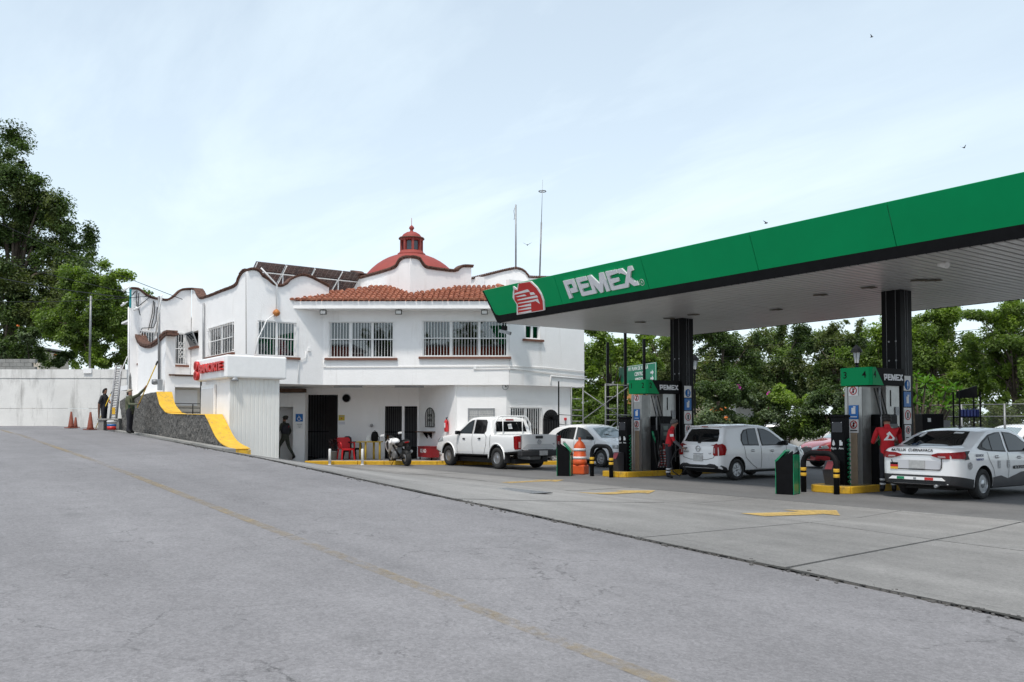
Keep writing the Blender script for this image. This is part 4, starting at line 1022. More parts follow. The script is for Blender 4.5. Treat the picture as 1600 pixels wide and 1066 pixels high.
# columns with holes and warning plates
def column(Xc):
    m = MB(); m.box((Xc, YC, ZS/2), (.49, .49, ZS)); c = adopt(m.build('column', M_BLACK), can)
    m = MB()
    for s in (-.12, .12): 
        m.box((Xc+s, YC-.247, ZS/2), (.006, .006, ZS)); m.box((Xc+.247, YC+s*.4+.0, ZS/2), (.006, .006, ZS))
    for z in (3.07, 3.53):
        for s in (-.06, .12): m.lathe([(.022, -.256), (.022, -.246)], 8, c=(Xc+s, YC, z), axis='Y')
    m.build('seam', M_GREY, c)
    y = YC-.02; Xc = Xc+.010
    def plate(z0, z1, mt_, w_=.30):
        m = MB(); m.box((Xc+.243, y, (z0+z1)/2), (.012, w_, z1-z0)); return m.build('warning_plate', mt_, c)
    zt_ = [2.71, 2.33, 1.945, 1.53, 1.155]
    for i, (mt_, w_) in enumerate(((M_SIGNW, .30), (M_BLUE, .30), (M_SIGNW, .32), (M_SIGNW, .26))):
        plate(zt_[i+1]+.012, zt_[i]-.012, mt_, w_)
    def ringm(z, r, mt_, t=.02, n=20):
        m = MB(); m.tube([(Xc+.253, y+r*math.cos(R(a)), z+r*math.sin(R(a))) for a in range(0, 361, 20)], t, 4, caps=False); m.build('pictogram', mt_, c)
    m = MB(); m.lathe([(.12, 0), (.12, .004), (.0001, .004)], 20, c=(Xc+.25, y, 2.48), axis='X'); m.build('pictogram', M_BLUE, c)
    m = MB(); m.box((Xc+.257, y, 2.50), (.004, .035, .12)); m.box((Xc+.257, y, 2.405), (.004, .035, .03)); m.build('pictogram', M_SIGNW, c)
    m = MB(); m.box((Xc+.252, y, 2.12), (.004, .10, .16)); m.box((Xc+.252, y+.03, 2.22), (.004, .07, .05)); m.build('pictogram', M_SIGNW, c)
    ringm(1.755, .11, M_RED, .012); m = MB(); m.box((Xc+.253, y, 1.75), (.004, .05, .14)); m.build('pictogram', M_BLACK, c)
    ringm(1.40, .08, M_RED, .01); m = MB(); m.box((Xc+.253, y, 1.40), (.004, .05, .09)); m.box((Xc+.253, y, 1.22), (.004, .18, .02)); m.build('pictogram', M_BLACK, c)
for Xc in (-18.83, -11.78, -4.7): column(Xc)
# lamps hanging below the soffit edge and fittings in the soffit
def hang(x, y, Yv, label_only=False):
    p = on_Y(x, y, Yv); m = MB()
    m.tube([(p.x, p.y, ZS+.02), (p.x, p.y, p.z+.10), (p.x-.02, p.y, p.z+.03)], .018, 6, mi=0)
    d = Vector((-.35, .25, .12)); c = Vector((p.x, p.y, p.z)); m.tube([tuple(c-d*.4), tuple(c-d*.38), tuple(c+d*.45)], [.05, .075, .07], 12, mi=1)
    adopt(m.build('spot_lamp', [M_MBLACK, M_SIGNW]), can)
hang(1473, 413, 17.3)
p = on_Y(788, 519, 16.2); m = MB()
m.tube([(p.x-.05, p.y, ZS), (p.x-.05, p.y, p.z+.12)], .02, 6, mi=0); m.tube([(p.x+.09, p.y, ZS), (p.x+.09, p.y, p.z+.10)], .014, 6, mi=0); m.box((p.x, p.y, p.z+.12), (.16, .12, .14), .5, mi=0)
c = Vector((p.x+.05, p.y+.0, p.z-.01)); d = Vector((.32, .18, -.10)); m.box(tuple(c), (.38, .13, .10), .55, mi=1, rot=(Matrix.Rotation(.55, 3, 'Z') @ Matrix.Rotation(.25, 3, 'Y')))
adopt(m.build('security_camera', [M_MBLACK, M_GREY]), can)
for x, y in ((1000, 503), (1045, 497), (1083, 491), (1212, 483), (1281, 460), (1357, 448.5), (1435, 437), (1457, 437)):
    q = on_Z(x, y, ZS); m = MB(); m.box((q.x, q.y, ZS-.022), (.32, .16, .012), random.uniform(0, 1)); m.box((q.x+.1, q.y+.05, ZS-.03), (.16, .08, .02)); adopt(m.build('soffit_fitting', mk('fitting_bronze', (.10, .085, .06), .6, .3, 8)), can)

# ------------------------------------------------------------------ pump islands
YI = 17.35
def island(Xc, lab):
    o = thing('pump_island', 'yellow painted concrete island kerb under the %s pumps' % lab, 'kerb', (Xc, YI, 0), 0, 'yellow pump islands')
    L_ = 4.8; w_ = .47; pts = [(-w_+.16, 0), (w_-.16, 0), (w_, .14), (w_, L_-.14), (w_-.16, L_), (-w_+.16, L_), (-w_, L_-.14), (-w_, .14)]
    m = MB(); m.prism([(a*.93, b_+.04 if b_ < 2 else b_-.04) for a, b_ in pts], lambda a, b_, t: (a, b_, t), -.05, .145); m.build('slab', mk('island_top', (.26, .20, .08), .8, .3, 5), o)
    segs = [((-w_+.16, 0), (w_-.16, 0)), ((w_, .14), (w_, 1.15)), ((w_, 1.165), (w_, 2.2)), ((w_, 2.215), (w_, 3.3)), ((w_, 3.31), (w_, L_-.14)), ((-w_, .14), (-w_, 1.5)), ((-w_, 1.51), (-w_, 3)), ((-w_, 3.01), (-w_, L_-.14)), ((-w_+.16, L_), (w_-.16, L_)), ((w_-.16, 0), (w_, .14)), ((-w_, .14), (-w_+.16, 0))]
    for (a, b_) in segs:
        a = Vector(a); b_ = Vector(b_); c = (a+b_)/2; d = b_-a; m = MB(); m.box((c.x, c.y, .075), (d.length, .10, .16), math.atan2(d.y, d.x), bev=.014); m.build('kerb_stone', M_YKERB, o)
    return o
def hoop(Xa, Xb, Y, lab):
    o = thing('crash_hoop', lab, 'barrier', ((Xa+Xb)/2, Y, 0), 0, 'black hoop barriers')
    h = .93; hw = (Xb-Xa)/2; r = .062
    pts = [(-hw, 0, 0), (-hw, 0, h-.28)]+[(-hw+.24-.24*math.cos(R(a)), 0, h-.28+.24*math.sin(R(a))) for a in range(15, 91, 15)]
    pts += [(-x, y, z) for x, y, z in reversed(pts)]
    m = MB(); m.tube(pts, r, 14); m.build('hoop', M_MBLACK, o)
    for s in (-1, 1):
        for z in (.52, .40): m = MB(); m.lathe([(r+.004, -.038), (r+.006, -.03), (r+.006, .03), (r+.004, .038)], 16, c=(s*hw, 0, z)); m.build('yellow_band', M_YEL, o)
    return o
def lettering_on(parent, origin, ux, uz, nrm, width, mat, root):
    """station lettering as raised strokes: unit outline mapped to ux (width) and uz (height)"""
    h = width/LASP
    for L_ in LN:
        m = MB(); m.prism(L_, lambda a, b, t: tuple(origin+ux*a*width+uz*b*h+nrm*t), .002, .012); o = m.build('letter', mat, parent)
def eagle_on(parent, origin, ux, uz, nrm, w_, h):
    for k, o0, o1, mt_ in (('white', .003, .006, M_SIGNW), ('red', .008, .011, M_RED), ('stripes', .013, .016, M_SIGNW)):
        m = MB()
        for L_ in EN[k]: m.prism(L_, lambda a, b, t: tuple(origin+ux*a*w_+uz*b*h+nrm*t), o0, o1)
        m.build('emblem', mt_, parent)
def pump(Xc, nums, lab):
    Yh = 18.36; X0, X1 = Xc-.41, Xc+.40; Zb, Zt = 2.44, 2.855
    t = thing('fuel_pump', 'tall steel fuel pump under a green and black numbered header, %s' % lab, 'fuel pump', (Xc, Yh, .14), 0, 'fuel pumps')
    V = lambda x, y, z: (x-Xc, y-Yh, z-.14)
    # header: rounded nose, green front slanting into black side
    ch = .05
    pts = [(X0, Yh+ch), (X0+ch, Yh), (X1-ch, Yh), (X1, Yh+ch)]
    m = MB(); m.prism([(X0, 19.74)]+pts+[(X1, 19.74)], lambda a, b, z: V(a, b, z), Zb+.01, Zt-.01)
    hd = m.build('header', M_MBLACK, t)
    m = MB(); o_ = .008
    m.prism([(X0+ch, Zb), (X1-ch, Zb), (X1-ch, Zt), (X0+ch, Zt)], lambda a, b, q: V(a, Yh-q, b), .001, o_)
    m.prism([(0, Zb), (1, Zb), (1, Zt), (0, Zt)], lambda a, b, q: V(X1-ch+ch*a+q, Yh+ch*a-q, b), .001, o_)
    m.prism([(0, Zb), (1, Zb), (1, Zt), (0, Zt)], lambda a, b, q: V(X0+ch*a-q, Yh+ch*(1-a)-q, b), .001, o_)
    m.prism([(Yh+ch, Zb), (Yh+.50, Zb), (Yh+.18, Zt), (Yh+ch, Zt)], lambda a, b, q: V(X1+q, a, b), .001, o_)
    m.prism([(Yh+ch, Zb), (Yh+.50, Zb), (Yh+.18, Zt), (Yh+ch, Zt)], lambda a, b, q: V(X0-q, a, b), .001, o_)
    m.build('green_cladding', M_GREEN, hd)
    y3 = Vector(V(0, Yh-o_, (Zb+Zt)/2+.02))
    for tx, xx in ((nums[0], X0+.15), (nums[1], X1-.17)): text('numeral', tx, .22, M_BLACK, hd, V(xx, Yh-o_-.001, (Zb+Zt)/2+.03), (0, -1, 0), .002, .003)
    text('numeral', nums[1], .22, M_BLACK, hd, V(X1+o_+.001, Yh+.14, (Zb+Zt)/2+.03), (1, 0, 0), .002, .003)
    lettering_on(hd, Vector(V(X1+.0, Yh+.51, Zb+.12)), Vector((0, 1, 0)), Vector((0, 0, 1)), Vector((1, 0, 0)), .80, M_SILV, t)
    # stainless nose column with a tan centre strip, plates and side
    m = MB(); m.box(V(Xc-.085, Yh+.22, 1.27), (.44, .34, 2.26)); m.box(V(Xc-.27, Yh+.045, 1.27), (.07, .03, 2.26)); m.box(V(Xc+.10, Yh+.045, 1.27), (.07, .03, 2.26)); m.build('steel_column', M_INOX, t)
    m = MB(); m.box(V(Xc-.085, Yh+.046, .75), (.17, .004, 1.2)); m.build('column_strip', mk('tan_strip', (.33, .25, .17), .6, .1, 4), t)
    for z0, z1, mt_ in ((1.66, 1.98, M_BLUE), (1.34, 1.65, M_SIGNW), (2.20, 2.41, M_SIGNW)):
        m = MB(); m.box(V(Xc-.085, Yh+.040, (z0+z1)/2), (.25, .006, z1-z0)); pl_ = m.build('warning_plate', mt_, t)
        if mt_ is M_BLUE:
            m = MB(); m.box(V(Xc-.085, Yh+.035, z0+.19), (.10, .004, .14)); m.box(V(Xc-.06, Yh+.035, z0+.28), (.06, .004, .03)); m.box(V(Xc-.085, Yh+.035, z0+.05), (.17, .004, .02)); m.build('pictogram', M_SIGNW, pl_)
        else:
            m = MB(); zc = z0+.19 if z0 < 2 else z0+.12
            m.tube([V(Xc-.085+.085*math.cos(R(a)), Yh+.034, zc+.085*math.sin(R(a))) for a in range(0, 361, 20)], .012, 4, mi=0, caps=False)
            m.box(V(Xc-.085, Yh+.034, zc), (.016, .006, .15), rot=Matrix.Rotation(R(45), 3, 'Y'), mi=0); m.box(V(Xc-.085, Yh+.036, zc), (.04, .004, .11), mi=1)
            if z0 < 2: m.box(V(Xc-.085, Yh+.036, z0+.05), (.18, .004, .025), mi=1)
            m.build('pictogram', [M_RED, M_BLACK], pl_)
    # rear steel housing between the header and the dispenser
    m = MB(); m.box(V(Xc-.02, Yh+1.02, 1.42), (.66, .55, 2.05)); m.build('steel_housing', M_INOX, t)
    m = MB(); m.box(V(Xc+.314, Yh+.93, 2.15), (.008, .035, .38)); m.build('slot', M_MBLACK, t)
    # black dispenser body with screens
    m = MB(); m.box(V(Xc, Yh+.80, .82), (.74, .80, 1.36), bev=.02); m.box(V(Xc, Yh+.80, 1.62), (.80, .56, .30), bev=.04); bd = m.build('dispenser', M_BLACK, t)
    m = MB(); m.box(V(Xc+.39, Yh+.80, 1.30), (.05, .52, .50), bev=.015); m.build('display_panel', mk('panel_dark', (.035, .035, .038), .4, .1), bd)
    m = MB(); m.box(V(Xc+.42, Yh+.74, 1.42), (.008, .18, .12)); m.box(V(Xc+.42, Yh+.74, 1.24), (.008, .18, .10)); m.build('screen', mk('lcd', (.16, .19, .17), .2, .1), bd)
    m = MB(); m.box(V(Xc+.42, Yh+.92, 1.20), (.008, .14, .13)); m.build('price_card', mk('card_pink', (.45, .08, .10), .5, .1), bd)
    for dy, z in ((.30, 1.18), (.36, 1.05)):
        m = MB(); m.tube([V(Xc+.39, Yh+dy-.08, z+.14), V(Xc+.42, Yh+dy-.08, z+.05), V(Xc+.42, Yh+dy-.06, z-.08)], [.025, .03, .018], 8); m.build('nozzle', M_GREEN2, bd)
    m = MB()
    for k in range(3):
        y = Yh+.25+k*.13
        m.tube([V(Xc+.43, y, 1.05), V(Xc+.44, y+.03, .65), V(Xc+.45, y+.10, .33), V(Xc+.44, y+.19, .22), V(Xc+.45, y+.23, .45), V(Xc+.40, y+.2, 1.2), V(Xc+.39, y+.12, 1.8), V(Xc+.30, y+.02, 2.38)], .016, 7)
    tag(m.build('hose', M_RUB, bd))
    m = MB(); m.tube([V(X1-.06, Yh+.42, 2.40), V(X1-.06, Yh+.42, 2.16)], [.03, .022], 8); m.tube([V(X1-.06, Yh+.42, 2.18), V(X1-.02, Yh+.40, 1.9), V(X1+.02, Yh+.36, 1.35)], .02, 8); m.build('hose_coupling', M_GREY, t)
    eagle_on(bd, Vector(V(Xc+.372, Yh+.45, .24)), Vector((0, 1, 0)), Vector((0, 0, 1)), Vector((1, 0, 0)), .55, .72)
    # keypad and vent card
    m = MB(); m.box(V(Xc+.33, Yh+1.18, 1.85), (.01, .16, .2)); m.build('keypad', M_GREY, t)
    return t
def cabinet(Xc, Y, lab):
    t = thing('water_cabinet', 'black water and air cabinet with white icons, %s' % lab, 'cabinet', (Xc, Y, .14), 0, 'water and air cabinets')
    m = MB(); m.box((0, .11, .78), (.36, .20, 1.56), bev=.012); m.box((0, .11, 1.585), (.40, .26, .07), bev=.03); m.build('body', M_BLACK, t)
    m = MB(); m.box((0, -.004, 1.33), (.27, .01, .24), bev=.004); m.build('display_panel', mk('panel_slate', (.035, .037, .045), .25, .1), t)
    m = MB()
    for s in (-.11, .11): m.lathe([(.010, -.012), (.010, -.008)], 8, c=(s, 0, 1.44), axis='Y')
    m.build('screw', M_SIGNW, t)
    m = MB(); m.prism([(-.135, .93), (-.10, .90), (-.06, .93), (-.065, .97), (-.10, 1.04), (-.13, .97)], lambda a, b, q: (a, -q, b), .001, .006)
    m.box((.08, -.004, .97), (.05, .006, .12)); m.box((.12, -.004, .955), (.03, .006, .08)); m.build('icon', M_SIGNW, t)
    text('lettering', 'Agua', .07, M_SIGNW, t, (-.10, -.004, .845), (0, -1, 0), .002, .001); text('lettering', 'Aire', .07, M_SIGNW, t, (.10, -.004, .845), (0, -1, 0), .002, .001)
    # sloping card box in front
    m = MB(); m.prism([(0, 0), (-.20, 0), (-.30, .36), (-.17, .56), (0, .56)], lambda a, b, q: (q, a, b), -.20, .06); cb_ = m.build('card_box', mk('slate_box', (.06, .058, .065), .45, .15), t)
    m = MB(); m.prism([(0, 0), (1, 0), (1, 1), (0, 1)], lambda a, b, q: (-.13+.18*a, -.30+.13*b*.9-.01-q, .37+.2*b*.9), 0, .004); m.build('label', mk('label_red', (.32, .05, .06), .5, .2, 20), cb_)
    m = MB()
    for k in range(10): m.tube([(.215+.030*math.cos(a), .12+.035*math.sin(a), .02+k*.105+a*.0167) for a in np.linspace(0, 6.28, 9)], .012, 5, caps=False)
    m.build('air_hose', M_GREEN2, t)
    return t
X2 = on_Y(1312, 590, 18.36).x+.41; X1_ = on_Y(981.5, 605, 18.36).x+.41
island(X1_-.06, 'left hand'); island(X2-.08, 'right hand')
pump(X1_, ('1', '2'), 'numbered one and two'); pump(X2, ('3', '4'), 'numbered three and four')
cabinet(on_Y(972.5, 700, 17.9).x, 17.9, 'beside the pump numbered one'); cabinet(on_Y(1308.5, 700, 17.9).x, 17.9, 'beside the pump numbered three')
for (xa, xb, lab) in ((925, 955, 'black hoop barrier with yellow bands beside the orange traffic drum'), (1255.5, 1307, 'black hoop barrier with yellow bands in front of the right hand island')):
    Yh_ = 17.12; A_ = on_Y(xa, 745, Yh_).x; B_ = on_Y(xb, 745, Yh_).x; hoop(A_, B_, Yh_, lab)
# green and black squeegee bins
def bin_(x, y, lab, rz):
    p = on_Z(x, y, 0); t = thing('forecourt_bin', lab, 'bin', (p.x, p.y, 0), rz, 'green and black forecourt bins')
    t.scale = (.88, .82, .96)
    for s in (-1, 1):
        m = MB(); m.prism([(-.22, 0), (.22, 0), (.22, 1.0), (-.22, .74)], lambda a, b, q, s=s: (a, s*(.20-.0*b)+s*q+s*.05*b, b), .0, .025); m.build('side_panel', M_BLACK, t)
    m = MB(); m.box((-.2, 0, .36), (.03, .37, .68)); m.box((.205, 0, .46), (.03, .37, .90)); m.box((0, 0, .03), (.40, .37, .06)); m.build('green_shell', M_GREEN2, t)
    m = MB(); m.prism([(-.24, .72), (.02, .98), (.0, 1.02), (-.27, .76)], lambda a, b, q: (a, q, b), -.18, .18); m.build('lid', M_GREEN2, t)
    m = MB(); m.box((-.225, 0, .66), (.05, .40, .03)); m.build('hinge', M_BLACK, t)
    m = MB()
    for s in (-1, 1):
        for x in (-.225, .225): m.box((x, s*.225+s*.015, .40), (.018, .02, .78 if x < 0 else .98))
    m.build('edge_trim', M_GREEN2, t)
    return t
bin_(882.5, 743.5, 'green and black open topped bin standing beside the orange traffic drum', R(270-50))
bin_(1231, 772, 'green and black sloping bin in front of the white hatchback', R(0+18))
# orange drum
p = on_Z(906, 741, 0); t = thing('traffic_drum', 'orange plastic traffic drum with two white reflective bands beside a bin', 'traffic drum', (p.x, p.y, 0))
m = MB(); m.box((0, 0, .14), (.44, .44, .28), .5, bev=.03); m.lathe([(.22, .26), (.215, .42), (.205, .43), (.20, .60), (.19, .61), (.185, .80), (.17, .88), (.10, .98), (.045, 1.02), (.04, 1.10), (.045, 1.12), (.0001, 1.12)], 24); m.build('body', M_ORANGE, t)
for z0, z1, r0 in ((.46, .54, .207), (.71, .79, .194)): m = MB(); m.lathe([(r0, z0), (r0-.004, z1)], 24); m.build('reflective_band', M_SIGNW, t)

# ------------------------------------------------------------------ vehicles
def paint(name, col, coat=1.0, rough=.35): return mk(name, col, rough, .02, 1.5, coat=coat)
P_WHITE = paint('white_car_paint', (.86, .86, .86)); P_WHITE2 = paint('pickup_paint', (.86, .86, .85)); P_RED = paint('red_car_paint', (.42, .015, .02)); P_DARKC = paint('dark_car_paint', (.03, .032, .036)); P_SILV = paint('silver_car_paint', (.45, .46, .47))
M_TAIL = mk('tail_lamp', (.24, .004, .006), .25, .3, 8, spec=.25); M_TAILW = mk('reverse_lamp', (.42, .30, .30), .2, .05, 8, spec=.3)
M_HEAD = mk('head_lamp', (.55, .58, .6), .08, .1, 12, coat=1, metal=.4); M_RIM = mk('alloy', (.45, .46, .48), .3, .08, 10, metal=.8); M_SEAM = mk('seam_black', (.02, .02, .02), .7, 0)
M_TRIM = mk('plastic_trim', (.022, .022, .024), .55, .1, 10); M_PLATE = mk('number_plate', (.45, .45, .44), .5, .15, 14)
def smooth1(a, n=2):
    a = np.array(a, float)
    for _ in range(n): b = a.copy(); b[1:-1] = .25*a[:-2]+.5*a[1:-1]+.25*a[2:]; a = b
    return a
def body_mesh(S):
    L, W = S['L'], S['W']; hl = L/2
    xs = np.unique(np.round(np.concatenate([[-hl, -hl+.01, -hl+.03, -hl+.07, -hl+.12], np.linspace(-hl+.18, hl-.18, 64), [hl-.12, hl-.07, hl-.03, hl-.01, hl]]), 4))
    ip = lambda k: np.interp(xs, [p[0] for p in S[k]], [p[1] for p in S[k]])
    top = smooth1(ip('top'), S.get('sm', 1)); belt = smooth1(ip('belt'), 2); z0 = ip('floor'); 
    pw = S.get('plan', [(0, .84), (.03, .91), (.10, .965), (.30, .995), (.8, 1.0)])
    wd = np.array([min(np.interp(x+hl, [p[0] for p in pw], [p[1] for p in pw]), np.interp(hl-x, [p[0]*1.6 for p in pw], [p[1] for p in pw])) for x in xs])*W/2
    tum = S.get('tumble', .30); rings = []; b = bmesh.new()
    for i, x in enumerate(xs):
        zt = top[i]; zb = min(belt[i], zt-.015); w_ = wd[i]; f = z0[i]; h = zt-zb; H = zb-f; r = min(.11, h*.75)
        hs = w_*.975
        yr = hs-tum*max(0, h-.05)-.0
        pts = [(0, f), (w_*.82, f), (w_*.95, f+.015), (w_*.975, f+.06), (w_*.990, f+.25*H), (w_, f+.5*H), (w_*1.0, f+.72*H), (w_*.995, f+.86*H), (w_*.988, f+.955*H), (hs, zb)]
        if h > .16:
            pts += [(hs-.012-tum*(h*.30), zb+h*.30), (hs-.012-tum*(h*.62), zb+h*.62), (yr, zt-r*.95), (yr-r*.25, zt-r*.45), (yr-r*.7, zt-r*.12), (yr-r*1.5, zt+.0), (yr*.5, zt+.02), (0, zt+.028)]
        else:
            pts += [(hs-.012, zb+h*.25), (hs-.03, zb+h*.5), (hs-.07, zb+h*.75), (hs-.12, zb+h*.9), (hs-.18, zb+h*.98), (hs-.28, zt+.004), (hs*.45, zt+.016), (0, zt+.02)]
        full = pts+[(-y, z) for y, z in reversed(pts[1:-1])]
        rings.append([b.verts.new((x, y, z)) for y, z in full])
    n = len(rings[0])
    for a, c in zip(rings, rings[1:]):
        for k in range(n): b.faces.new((a[k], a[(k+1) % n], c[(k+1) % n], c[k]))
    for ring in (rings[0], rings[-1]):
        m_ = n//2
        for k in range(1, m_):   # strips between mirrored points: planar cap
            q = (ring[k], ring[k+1] if k+1 <= m_ else ring[m_], ring[(n-k-1) % n], ring[(n-k) % n])
            q = list(dict.fromkeys(q))
            try: b.faces.new(q)
            except ValueError: pass
        try: b.faces.new((ring[0], ring[1], ring[n-1]))
        except ValueError: pass
    bmesh.ops.recalc_face_normals(b, faces=b.faces[:])
    me = bpy.data.meshes.new('body'); b.to_mesh(me); b.free(); return me
def boolean(me, cutters, mats):
    o = bpy.data.objects.new('tmp', me); COL.objects.link(o)
    for m in mats: me.materials.append(m)
    cs = []
    for c in cutters:
        for m in mats: c.materials.append(m)
        co = bpy.data.objects.new('cut', c); COL.objects.link(co); cs.append(co)
        md = o.modifiers.new('b', 'BOOLEAN'); md.operation = 'DIFFERENCE'; md.object = co; md.solver = 'EXACT'
    bpy.context.view_layer.update()
    r = bpy.data.meshes.new_from_object(o.evaluated_get(bpy.context.evaluated_depsgraph_get()))
    for c in cs+[o]: bpy.data.objects.remove(c)
    return r
VIEW = {'R': (lambda a, b: (a, -3, b), (0, 1, 0)), 'L': (lambda a, b: (a, 3, b), (0, -1, 0)), 'B': (lambda a, b: (-6, a, b), (1, 0, 0)), 'F': (lambda a, b: (6, a, b), (-1, 0, 0)), 'T': (lambda a, b: (a, b, 4), (0, 0, -1))}
def decal(bvh, view, poly, off=.005, step=.09):
    f, d = VIEW[view]; d = Vector(d); b = bmesh.new()
    b.faces.new([b.verts.new((x, y, 0)) for x, y in poly])
    xs_ = [p[0] for p in poly]; ys_ = [p[1] for p in poly]
    for k in np.arange(min(xs_)+step*.5, max(xs_), step): bmesh.ops.bisect_plane(b, geom=b.verts[:]+b.edges[:]+b.faces[:], plane_co=(k, 0, 0), plane_no=(1, 0, 0))
    for k in np.arange(min(ys_)+step*.5, max(ys_), step): bmesh.ops.bisect_plane(b, geom=b.verts[:]+b.edges[:]+b.faces[:], plane_co=(0, k, 0), plane_no=(0, 1, 0))
    for v in b.verts:
        p = Vector(f(v.co.x, v.co.y)); h = bvh.ray_cast(p, d)
        if h[0] is None:
            q = p+d*(3 if view in 'RL' else 4.5); h = bvh.find_nearest(q)
        n = h[1] if h[1].dot(d) < 0 else -h[1]
        v.co = h[0]+n*off*.6-d*off*.7
    bmesh.ops.triangulate(b, faces=[q for q in b.faces if len(q.verts) > 4])
    me = bpy.data.meshes.new('d'); b.to_mesh(me); b.free()
    for p in me.polygons: p.use_smooth = True
    return me
def seamline(pts, w=.012):
    """thin closed polygon following a polyline"""
    P = [Vector(p) for p in pts]; A, B = [], []
    for i, p in enumerate(P):
        d = (P[min(i+1, len(P)-1)]-P[max(i-1, 0)]).normalized(); n = Vector((-d.y, d.x))*w/2; A.append(tuple(p+n)); B.append(tuple(p-n))
    return A+B[::-1]
def make_wheel(parent, x, y, r, wd, side, rimm=M_RIM, spokes=7, rr=.62, style='alloy'):
    m = MB(); h = wd/2
    m.lathe([(r*rr*.98, -h*.8), (r*rr, -h), (r*.86, -h*1.02), (r*.97, -h*.86), (r, -h*.6), (r, h*.6), (r*.97, h*.86), (r*.86, h*1.02), (r*rr, h), (r*rr*.98, h*.8)], 32, axis='Y')
    m.lathe([(r*rr*1.0, -h*.2), (.001, -h*.2)], 20, axis='Y', mi=1); m.lathe([(r*rr*1.0, h*.1), (.001, h*.1)], 20, axis='Y', mi=1)
    w_ = m.build('wheel', [M_RUB, M_SEAM], parent, (x, y, r))
    m = MB(); s = side; R0 = r*rr
    m.lathe([(R0*1.0, s*h*.82), (R0*.90, s*h*.98), (R0*.88, s*h*.60), (R0*.99, s*h*.3)], 32, axis='Y')
    m.lathe([(R0*.24, s*h*.4), (R0*.22, s*h*.86), (R0*.001, s*h*.90)], 16, axis='Y')
    for k in range(spokes):
        a = 2*math.pi*k/spokes
        if style == 'alloy':
            for e in (-.13, .13):
                d0 = Vector((math.cos(a+e*.3), 0, math.sin(a+e*.3)))*R0*.18; d1 = Vector((math.cos(a+e), 0, math.sin(a+e)))*R0*.93
                m.tube([tuple(d0+Vector((0, s*h*.74, 0))), tuple(d1+Vector((0, s*h*.86, 0)))], R0*.055, 4)
        else:
            d0 = Vector((math.cos(a), 0, math.sin(a))); m.box(tuple(d0*R0*.56+Vector((0, s*h*.70, 0))), (R0*.72, h*.16, R0*.30), rot=Matrix.Rotation(-a, 3, 'Y'))
    if style != 'alloy': m.lathe([(R0*.55, s*h*.62), (R0*.40, s*h*.86), (R0*.001, s*h*.88)], 20, axis='Y')
    m.build('rim', rimm, w_); return w_
def vehicle(name, label, cat, S, loc, rz, group=None, mat=None):
    t = thing(name, label, cat, loc, rz, group); mat = mat or P_WHITE
    me = body_mesh(S); cut = []
    for ax in S['axles']:
        for s in (-1, 1):
            m = MB(); m.mi = 1; y0, y1 = s*(S['W']/2-.26), s*(S['W']/2+.2); m.lathe([(S['r']*S.get('arch', 1.17), min(y0, y1)), (S['r']*S.get('arch', 1.17), max(y0, y1))], 40, c=(ax, 0, S['r']+.015), axis='Y', smooth=True)
            cut.append(m.mesh(merge=False))
    for (c, d, mi) in S.get('cut', []): m = MB(); m.mi = mi; m.box(c, d); cut.append(m.mesh())
    me = boolean(me, cut, [mat, M_SEAM]); smooth(me, 32)
    me.name = 'body'
    for p in me.polygons:
        if p.normal.z < -.35 and p.center.z < .62: p.material_index = 1
    body = link('body', me, None, t)
    b = bmesh.new(); b.from_mesh(me); bvh = BVHTree.FromBMesh(b); b.free()
    for d in S['decals']:
        nm, view, poly, mt = d[:4]; off = d[4] if len(d) > 4 else .006
        views = {'RL': 'RL'}.get(view, view)
        for v in views:
            o = link(nm, decal(bvh, v, poly, off), mt, body if nm in ('seam', 'trim') else t)
    st = S.get('style', 'alloy')
    for ax in S['axles']:
        for s in (-1, 1): make_wheel(t, ax, s*(S['W']/2-S['tw']/2-.015), S['r'], S['tw'], s, M_RIM, S.get('spokes', 7), S.get('rr', .64), st)
    for s in (-1, 1):       # mirrors, handles
        mx_, mz = S['mirror']; y = S['W']/2*.94
        m = MB(); m.box((mx_-.02, s*(y+.11), mz+.05), (.11, .20, .135), bev=.035); m.box((mx_+.02, s*(y+.0), mz), (.06, .10, .04)); o = m.build('mirror', S.get('mirmat', mat), t)
        m = MB(); m.box((mx_-.078, s*(y+.11), mz+.05), (.006, .16, .10)); m.build('mirror_glass', M_CARGL, o)
        for (hx, hz) in S['handles']:
            h = bvh.ray_cast(Vector((hx, s*3, hz)), Vector((0, -s, 0)))
            m = MB(); m.box((hx, h[0].y+s*.022, hz), (.17, .022, .03), bev=.009); m.box((hx, h[0].y+s*.004, hz), (.12, .012, .06), bev=.004, mi=1); m.build('handle', [S.get('hmat', mat), M_TRIM], t)
    m = MB(); m.box((0, 0, .26), (S['L']*.78, S['W']*.62, .16)); m.box((S['axles'][0], 0, .3), (.1, S['W']*.8, .1)); m.build('underbody', M_SEAM, t)
    t['_bvh'] = 0; del t['_bvh']
    return t, body, bvh
def mir(p): return [(-a, b) for a, b in p]

